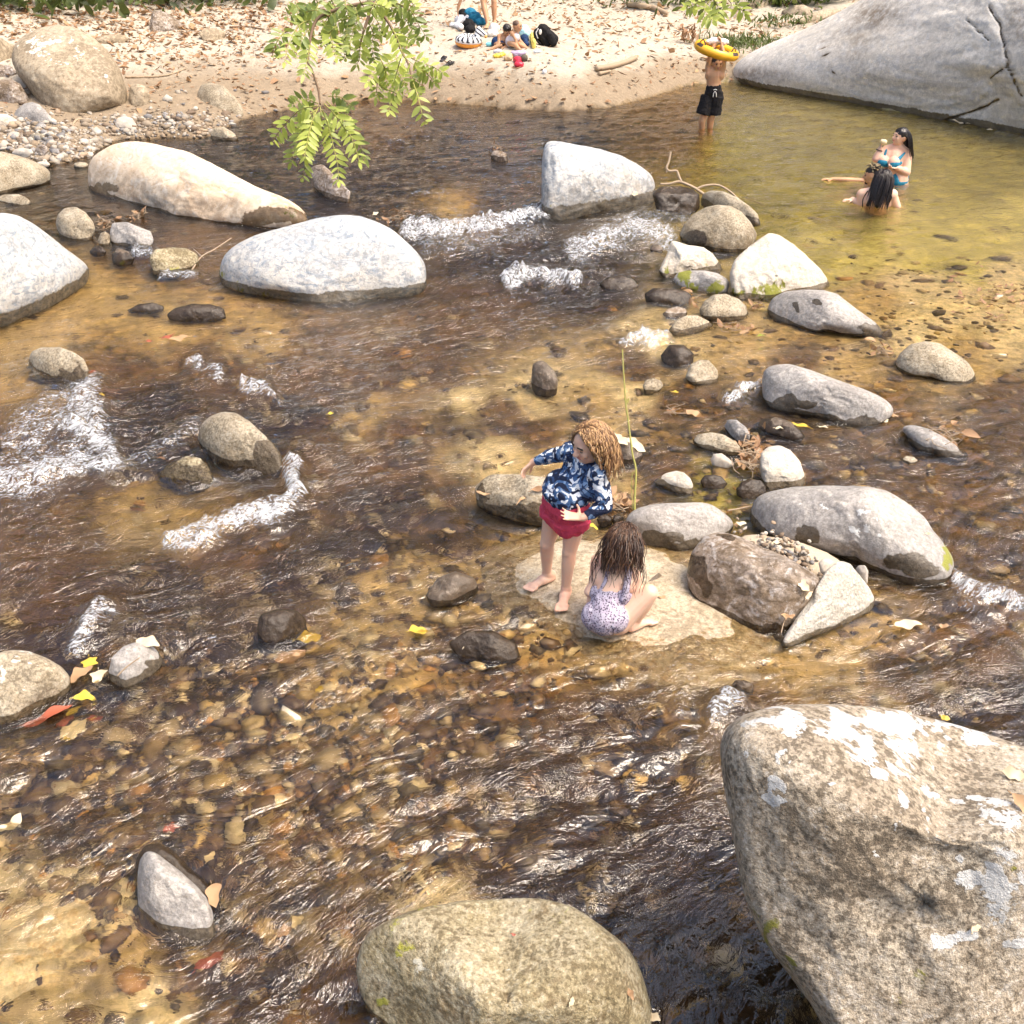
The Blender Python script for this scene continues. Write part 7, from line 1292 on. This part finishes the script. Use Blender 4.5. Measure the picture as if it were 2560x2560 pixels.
# ---- woman seen from behind
PV = Pose(P(*px('Y', [(890, 1640)])[0], 0)); j = lambda x, y, o=0.0: PV('Y', x, y, o)
lady2 = root('person', PV.G, 'woman with long wet dark hair sitting chest deep with her bare back turned', 'person')
hc = j(985, 1130, -.01); hr = .088; hface = unit(np.array([-.35, .9, -.05])); hp, hax = head(hc, hr, hface, (.1, 0, 1))
nk = j(920, 1350, .03); s1, s2 = j(585, 1440, .0), j(1150, 1450, .02); ch = j(880, 1560, .02); e1, e2 = j(560, 1640, -.02), j(1250, 1690, .05); w1_ = P(*px('Y', [(400, 1545)])[0], .03)
body = hp+[cap(nk, .055, hc-np.array([0, 0, .04]), .054), cap(s1, .072, nk, .055), cap(s2, .078, nk, .055), cap(ch-RX*.09, .115, ch+RX*.09, .115), cap(ch-RX*.03, .14, ch-np.array([0, 0, .35]), .15)]+limb(s1, .068, e1, .055, w1_, .040)+limb(s2, .070, e2, .055)+hand(w1_, (-.9, -.2, .1), (0, 0, -1), 1.3, 20, 6, 1, r=.008)
V, Fc = fuse(body, .008, 6); part('body', V, Fc, lady2, [SK_pale]); face(lady2, hc, hr, hax)
for a, b, c_ in (((690, 1370), (600, 1530), (590, 1680)), ((1070, 1380), (1150, 1480), (1080, 1650))):
    V, Fc = tube(spline([j(*a, -.075), j(*b, -.115), j(*c_, -.14)], 6), .0065, 6); part('strap', V, Fc, lady2, [M_black])
V, Fc = fuse([ell(hc+hax[2]*hr*.22-hax[0]*hr*.15, (hr*1.18, hr*1.08, hr*1.12), np.stack(hax, 0)), cap(j(990, 1180, -.05), .092, j(930, 1330, -.07), .080), cap(j(900, 1340, -.10), .055, j(760, 1520, -.15), .030), cap(j(940, 1340, -.10), .055, j(880, 1640, -.15), .038), cap(j(760, 1510, -.15), .032, j(690, 1640, -.15), .022)], .008, 4, wr_(40, .006))
V2, F2, hh = hair(hc, hr*1.04, hax, 190, .40, 17, wave=.003, freq=1.1, rad=.005, front=.1, flare=.0, lean=(-.22, -.22, 0)); VV, FF = join([(V, Fc), (V2, F2)]); part('hair', VV, FF, lady2, [HR_dark], {'hue': np.r_[np.full(len(V), .35), hh]})
# ---- grown-up bending over on the beach, seen from the knees down
gz = PT(*px('Z', [(850, 300)]).T)[0]; PA = Pose(gz); j = lambda x, y, o=0.0: PA('Z', x, y, o)
adult = root('person', PA.G, 'bare legged adult at the top edge bending to reach the blue towel', 'person')
gf = PT(*px('Z', [(770, 335)]).T)[0]
a1 = gf+np.array([0, 0, .09]); a2 = gz+np.array([0, 0, .09]); k1, k2 = j(715, 30), j(845, 20); h1, h2 = j(690, -210, .1), j(830, -210, .1); pv = (h1+h2)/2; ch = j(560, -330, -.05); s1, s2 = j(470, -270, -.1), j(560, -330, .15)
e1, w1_ = j(455, -50, -.05), j(410, 110, -.05); hc = j(430, -330, -.1); hp, hax = head(hc, .09, unit(np.array([-.8, -.4, -.5])), (-.5, 0, .8))
body = hp+limb(h1, .085, k1, .062)+limb(k1, .058, k1*.62+a1*.38, .064, a1, .040)+limb(h2, .085, k2, .062)+limb(k2, .058, k2*.62+a2*.38, .064, a2, .040)+[cap(pv, .14, ch, .14), cap(ch, .10, hc, .06), cap(s1, .06, ch, .07), cap(s2, .06, ch, .07)]+limb(s1, .055, e1, .042, w1_, .030)+limb(s2, .055, s2+np.array([-.1, 0, -.3]), .042)
body += foot(a1, (-.2, -1, 0), 1.7, drop=.09)+foot(a2, (.15, -1, 0), 1.7, drop=.09)+hand(w1_, (-.1, -.1, -1), (1, 0, 0), 1.4, 25, 6, 1, r=.008)
V, Fc = fuse(body, .010, 5); part('body', V, Fc, adult, [SK_child])
V, Fc = fuse([cap(pv, .16, ch, .16), cap(h1, .11, h1*.6+k1*.4, .11, round_=False), cap(h2, .11, h2*.6+k2*.4, .11, round_=False)], .012, 3); part('shorts', V, Fc, adult, [M_black])
# ---- two small boys on the sand
M_blue = cloth_mat('navy_blue_cloth', (.012, .035, .10), .4)
def small(lb, G_, pts, hr, hface, hairm, short, skin):
    g_ = PT(*px('Z', [G_]).T)[0]; PP = Pose(g_); J = lambda k, o=0.0: PP('Z', *pts[k][:2], pts[k][2] if len(pts[k]) > 2 else o)
    o = root('person', g_, lb, 'person'); hc = J('head'); hp, hax = head(hc, hr, unit(np.array(hface)), (0, 0, 1))
    nk, s1, s2, pv = J('neck'), J('s1'), J('s2'), J('pel')
    body = hp+[cap(nk, .042, hc-np.array([0, 0, .04]), .04), cap(s1, .04, nk, .04), cap(s2, .04, nk, .04), cap((s1+s2)/2-np.array([0, 0, .06]), .085, pv, .10)]
    for sd2, e, w_ in (('s1', 'e1', 'w1'), ('s2', 'e2', 'w2')): body += limb(J(sd2), .036, J(e), .030, J(w_), .023)+hand(J(w_), J(w_)-J(e)+np.array([0, 0, -.03]), (0, .3, -1), 1.0, 30, 6, 1, r=.008)
    for h_, k_, a_ in (('h1', 'k1', 'a1'), ('h2', 'k2', 'a2')): body += limb(J(h_), .068, J(k_), .050, J(a_), .034)+foot(J(a_), J(a_)-J(k_)+np.array([.01, -.02, 0]), 1.1, drop=.04)
    V, Fc = fuse(body, .008, 5); part('body', V, Fc, o, [skin]); face(o, hc, hr, hax)
    V, Fc = fuse([ell(hc+hax[2]*hr*.40-hax[0]*hr*.22, (hr*(1.18 if not short else 1.08), hr*(1.1 if not short else 1.02), hr*(1.0 if not short else .84)), np.stack(hax, 0))], .007, 2, wr_(60, .006)); part('hair', V, Fc, o, [hairm], {'hue': rng.random(len(V))})
    return o, J
b1, J = small('dark haired boy in blue trunks sitting on the sand looking down', (960, 560), {'head': (1000, 365, -.06), 'neck': (955, 425), 's1': (905, 435, -.05), 's2': (1010, 440, .05), 'pel': (880, 510, .02), 'e1': (905, 510, -.12), 'w1': (945, 585, -.16), 'e2': (1010, 510, .0), 'w2': (995, 545, -.12), 'h1': (880, 525, -.06), 'k1': (920, 550, -.15), 'a1': (835, 580, -.18), 'h2': (910, 525, .05), 'k2': (1005, 545, -.05), 'a2': (960, 590, -.16)}, .082, (.35, -.6, -.75), HR_dark, False, SK_child)
V, Fc = fuse([cap(J('pel'), .115, J('pel')*.6+J('k2')*.4, .10), cap(J('pel'), .115, J('pel')*.7+J('k1')*.3, .10)], .010, 3, wr_(20, .006)); part('trunks', V, Fc, b1, [M_blue])
HR_crop = hair_mat('cropped_brown_hair', (.09, .05, .03), (.16, .09, .055))
b2, J = small('close cropped boy sitting beside the dark haired boy and looking to the right', (1100, 570), {'head': (1128, 315, -.02), 'neck': (1100, 385), 's1': (1060, 400, -.05), 's2': (1120, 405, .06), 'pel': (1045, 500, .08), 'e1': (1110, 480, -.08), 'w1': (1120, 545, -.12), 'e2': (1160, 490, .05), 'w2': (1240, 575, -.06), 'h1': (1040, 515, .02), 'k1': (1105, 545, -.10), 'a1': (1150, 595, -.14), 'h2': (1070, 515, .1), 'k2': (1160, 545, .0), 'a2': (1255, 590, -.06)}, .082, (.9, -.35, -.15), HR_crop, True, SK_child)
V, Fc = fuse([cap(J('neck')-np.array([0, 0, .10]), .098, J('pel'), .112)], .010, 3, wr_(20, .005)); part('vest', V, Fc, b2, [cloth_mat('pale_lilac_cloth', (.62, .56, .58), .2)])
# ---------------------------------------------------------------- things on the beach and in the water
def gp(win, x, y): return PT(*px(win, [(x, y)]).T)[0]
# yellow float on the boy's head
def torus(c, Rm, rm, ax, n=72, m=24, sx=1.0):
    a = np.linspace(0, 2*np.pi, n, endpoint=False); b = np.linspace(0, 2*np.pi, m, endpoint=False)
    A_, B_ = np.meshgrid(a, b, indexing='ij')
    L = np.stack([(Rm+rm*np.cos(B_))*np.cos(A_)*sx, (Rm+rm*np.cos(B_))*np.sin(A_), rm*np.sin(B_)], -1).reshape(-1, 3)
    i = np.arange(n)[:, None]*m; i2 = ((np.arange(n)+1) % n)[:, None]*m; j = np.arange(m)[None]; j2 = (j+1) % m
    f = np.stack([(i+j).ravel(), (i2+j).ravel(), (i2+j2).ravel(), (i+j2).ravel()], 1)
    return np.asarray(c)+L@np.asarray(ax), f, A_.ravel(), B_.ravel()
def tilt(ry, rx, rz=0): return np.array((Matrix.Rotation(rz, 3, 'Z') @ Matrix.Rotation(rx, 3, 'X') @ Matrix.Rotation(ry, 3, 'Y')).transposed())
def vinyl(name, ca, cb, rough=.3):
    t = NT(name); k = t.mix(t.ramp(t.attr('stripe'), .45, .55), ca, cb)
    return t.done(t.bsdf(k, rough, t.bump(t.noise(t.obco(), 18, 3), .2, .01), .5))
c_ = PB('V', 678, 340, -.02)
V, Fc, A_, B_ = torus(c_, .285, .075, tilt(R(13), R(7)), sx=1.06)
st = np.zeros(len(V))
for k in (250, 270, 290): st = np.maximum(st, (np.abs(((A_-R(k)+np.pi) % (2*np.pi))-np.pi) < R(5))*sstep(.9, 1.2, B_)*(B_ < 2.7))
for k in (205, 322): st = np.maximum(st, (np.abs(((A_-R(k)+np.pi) % (2*np.pi))-np.pi) < R(15))*(np.abs(B_-.75) < .33))
fl = thing('swim_ring', V, Fc, c_, [vinyl('yellow_vinyl', (.84, .42, .025), (.06, .04, .03))], 'yellow inflatable float with dark stripes held over the boy', 'swim ring', attrs={'stripe': st})
for k in (205, 322):
    a0 = R(k); ctr = np.array([.285*1.06*math.cos(a0), .285*math.sin(a0), .06])@tilt(R(13), R(7))+c_
    tn = np.array([-math.sin(a0), math.cos(a0), 0])@tilt(R(13), R(7)); V, Fc = tube(spline([ctr-tn*.09, ctr+np.array([0, -.03, .07]), ctr+tn*.09], 6), .010, 6); part('handle', V, Fc, fl, [plain('dark_vinyl', (.05, .035, .03), .4)])
V, Fc = fuse([ell(PB('V', 640, 175, .08), (.14, .10, .06)), ell(PB('V', 800, 190, .08), (.10, .09, .05)), ell(PB('V', 560, 190, .10), (.06, .08, .05))], .010, 3, lambda v: .025*fbm(v*14, 3))
thing('plastic_bag', V, Fc, V.mean(0), [plain('white_film', (.80, .74, .70), .45, (20, .5, .02))], 'crumpled whitish bag lying on top of the yellow float', 'bag')
# zebra ring
g = gp('Z', 540, 545); c_ = g+np.array([0, 0, .10])
V, Fc, A_, B_ = torus(c_, .18, .085, tilt(R(3), R(6)), sx=1.05)
st = ((np.sin(A_*15+.9*np.sin(B_*2)) > .10) & (B_ > -1) & (B_ < 3.6)).astype(float)
Mz = vinyl('zebra_vinyl', (.84, .82, .80), (.02, .02, .03)); zr = thing('swim_ring', V, Fc, c_, [Mz], 'zebra striped swim ring with an orange underside and zebra head', 'swim ring', attrs={'stripe': st})
V, Fc, A_, B_ = torus(c_-np.array([0, 0, .035]), .18, .090, tilt(R(3), R(6)), sx=1.05); m = np.ones(len(V)); keep = (np.sin(B_)[Fc] < .05).all(1); part('underside', V, Fc[keep], zr, [plain('orange_vinyl', (.80, .33, .05), .35)])
PZ = Pose(g); hd = PZ('Z', 680, 390, .05); nb_ = PZ('Z', 640, 470, .03)
V, Fc = fuse([cap(nb_, .075, hd+np.array([-.03, 0, .05]), .065), cap(hd, .068, PZ('Z', 735, 425, -.04), .048)], .008, 3); st = (np.sin((V[:, 0]*.7+V[:, 2]*1.0)*78) > .25).astype(float); zh = part('zebra_head', V, Fc, zr, [Mz], {'stripe': st})
V, Fc = ell(PZ('Z', 745, 440, -.06), (.035, .045, .035)); part('nose', V, Fc, zh, [plain('orange_snout', (.80, .42, .12), .4)])
V, Fc = join([cap(hd+np.array([-.05, 0, .08]), .02, hd+np.array([-.055, 0, .13]), .012), cap(hd+np.array([.02, 0, .07]), .02, hd+np.array([.02, 0, .12]), .012)]); part('ear', V, Fc, zh, [M_dark])
V, Fc = ell(hd+np.array([.015, -.062, .02]), (.012, .008, .016)); part('eye', V, Fc, zh, [M_dark])
def heap(name, label, cat, mat, blobs, disp=.03, sc_=12, vox=.011, win='Z', grp=None, dz=.0):
    P_ = []
    for x, y, rx, rz, o in blobs:
        b = gp(win, x, y+rz*.0) if o is None else o
        q = px(win, [(x, y)])[0]; s_ = WIN[win][2]
        gb = PT(np.array([q[0]]), np.array([q[1]+rz*s_*.9]))[0]; PP = Pose(gb); c_ = PP(win, x, y); k = (c_-CAM)@FW/F*s_
        P_.append(ell(c_, (rx*k*1.12, min(rx, rz)*k*1.3, rz*k*1.12)))
    cs = [p[0].mean(0) for p in P_]; P_ += [cap(a_, .05, b_, .05) for a_, b_ in zip(cs[:-1], cs[1:])]
    V, Fc = fuse(P_, vox, 3, lambda v: disp*fbm(v*sc_, 3))
    return thing(name, V, Fc, V.mean(0), [mat], label, cat, grp)
heap('towel', 'teal blue towel draped over the dark bag on the sand', 'towel', cloth_mat('teal_towel_cloth', (.015, .16, .27), .3), [(560, 160, 70, 55, 1), (620, 215, 75, 60, 1), (690, 260, 60, 40, 1)], .03)
heap('bag', 'dark bag under the teal blue towel', 'bag', M_black, [(470, 160, 50, 50, 1), (540, 300, 65, 60, 1), (560, 350, 60, 45, 1)], .02)
heap('cloth', 'white rumpled shirt beside the dark bag', 'clothing', cloth_mat('white_cloth', (.78, .76, .76), .1), [(440, 240, 65, 50, 1), (520, 225, 45, 30, 1), (370, 300, 60, 24, 1), (445, 330, 34, 40, 1)], .03)
heap('plastic_bag', 'whitish plastic bag standing at the feet of the adult', 'bag', plain('clear_film', (.74, .71, .66), .3, (20, .5, .02)), [(850, 340, 60, 55, 1), (830, 400, 55, 40, 1)], .03)
heap('towel', 'light turquoise cloth heaped behind the cropped boy', 'towel', cloth_mat('turquoise_cloth', (.40, .66, .70), .15), [(1215, 390, 60, 50, 1), (1215, 330, 40, 30, 1)], .03)
heap('bag', 'small blue and black beach bag between the boys and the backpack', 'bag', M_blue, [(1215, 470, 50, 50, 1), (1235, 530, 34, 34, 1)], .015)
heap('cloth', 'yellow spotted cloth spilling down in front of the backpack', 'clothing', cloth_mat('yellow_cloth', (.80, .66, .16), .2), [(1310, 450, 36, 50, 1), (1325, 530, 26, 55, 1)], .02)
heap('cloth', 'turquoise cloth corner beside the boy in blue trunks', 'clothing', cloth_mat('cyan_cloth', (.22, .58, .66), .15), [(785, 535, 36, 24, 1)], .01)
heap('packet', 'yellow snack packet on the sand in front of the boys', 'packet', plain('yellow_foil', (.82, .62, .08), .35, (20, .4, .02)), [(890, 675, 56, 20, 1), (950, 655, 36, 16, 1)], .012)
heap('packet', 'grey and white striped pouch above the yellow packet', 'packet', plain('grey_foil', (.55, .55, .58), .4, (20, .4, .02)), [(890, 620, 50, 26, 1)], .012)
heap('cloth', 'patterned blue and pink cloth in front of the cropped boy', 'clothing', cloth_mat('mauve_cloth', (.42, .34, .46), .5), [(1125, 650, 70, 36, 1), (1190, 640, 36, 30, 1)], .025)
heap('bag', 'red and pink plastic bag lowest in the pile of beach things', 'bag', plain('red_film', (.62, .03, .06), .3, (20, .5, .02)), [(1145, 775, 55, 36, 1), (1125, 720, 45, 36, 1)], .015)
heap('cloth', 'tan crumpled wrap left of the red bag', 'clothing', cloth_mat('tan_cloth', (.55, .38, .22), .3), [(1020, 700, 50, 34, 1), (1060, 670, 34, 30, 1)], .02)
heap('cap', 'dark olive cap right of the red bag', 'hat', cloth_mat('olive_cloth', (.10, .085, .06), .3), [(1210, 700, 42, 36, 1)], .008)
heap('paper', 'white and blue paper packet near the backpack', 'paper', plain('printed_paper', (.70, .74, .78), .5), [(1365, 622, 44, 18, 1)], .006)
heap('paper', 'white paper scrap alone on the sand slope', 'paper', plain('white_paper', (.80, .80, .80), .6), [(1455, 865, 26, 30, 1)], .006)
# backpack
g = gp('Z', 1480, 560); PK = Pose(g); j = lambda x, y, o=0.0: PK('Z', x, y, o)
bk = root('backpack', g, 'black backpack standing on the sand right of the boys', 'backpack')
V, Fc = fuse([cap(j(1440, 370), .13, j(1530, 510), .14, flat=((0, 1, 0), .8)), cap(j(1420, 330), .07, j(1560, 470), .11), cap(j(1400, 420), .10, j(1500, 530), .12)], .010, 4, lambda v: .012*fbm(v*12, 3)); part('pack', V, Fc, bk, [M_black])
V, Fc = fuse([cap(j(1520, 430, -.13), .07, j(1560, 510, -.13), .075, flat=((0, 1, 0), .6))], .008, 4, lambda v: .006*fbm(v*18, 3)); part('pocket', V, Fc, bk, [M_black])
V, Fc = tube(spline([j(1400, 330, -.06), j(1335, 380, -.08), j(1345, 460, -.10), j(1410, 540, -.09)], 6), .022, 8); part('strap', V, Fc, bk, [M_black])
V, Fc = tube(spline([j(1380, 345, -.09), j(1355, 400, -.11), j(1375, 465, -.12)], 6), .012, 8); part('strap', V, Fc, bk, [plain('grey_webbing', (.55, .55, .55), .7)])
V, Fc = ell(j(1405, 385, -.13), (.03, .012, .05)); part('tag', V, Fc, bk, [M_white])
# flip-flops
for k, (x, y, an, lb) in enumerate(((235, 730, 70, 'dark flip flop pointing away beside the hanging leaves'), (300, 790, 35, 'dark flip flop lying askew closest to the stream'))):
    c_ = gp('Z', x, y)+np.array([0, 0, .03]); d = np.array([math.cos(R(an)), math.sin(R(an)), .25]); d = unit(d); s_ = unit(np.cross((0, 0, 1), d))
    up = np.cross(d, s_); o = root('flip_flop', c_, lb, 'sandal', 'pair of dark flip flops')
    V, Fc = fuse([cap(c_-d*.09, .045, c_+d*.09, .052, flat=(up, .3))], .006, 2); part('sole', V, Fc, o, [plain('dark_rubber', (.035, .033, .035), .7)])
    V, Fc = tube(spline([c_-s_*.05-d*.02+up*.01, c_+d*.03+up*.05, c_+d*.08+up*.015], 5), .010, 6); V2, F2 = tube(spline([c_+s_*.05-d*.02+up*.01, c_+d*.03+up*.05, c_+d*.08+up*.015], 5), .010, 6); VV, FF = join([(V, Fc), (V2, F2)]); part('thong', VV, FF, o, [plain('black_rubber', (.015, .015, .016), .5)])
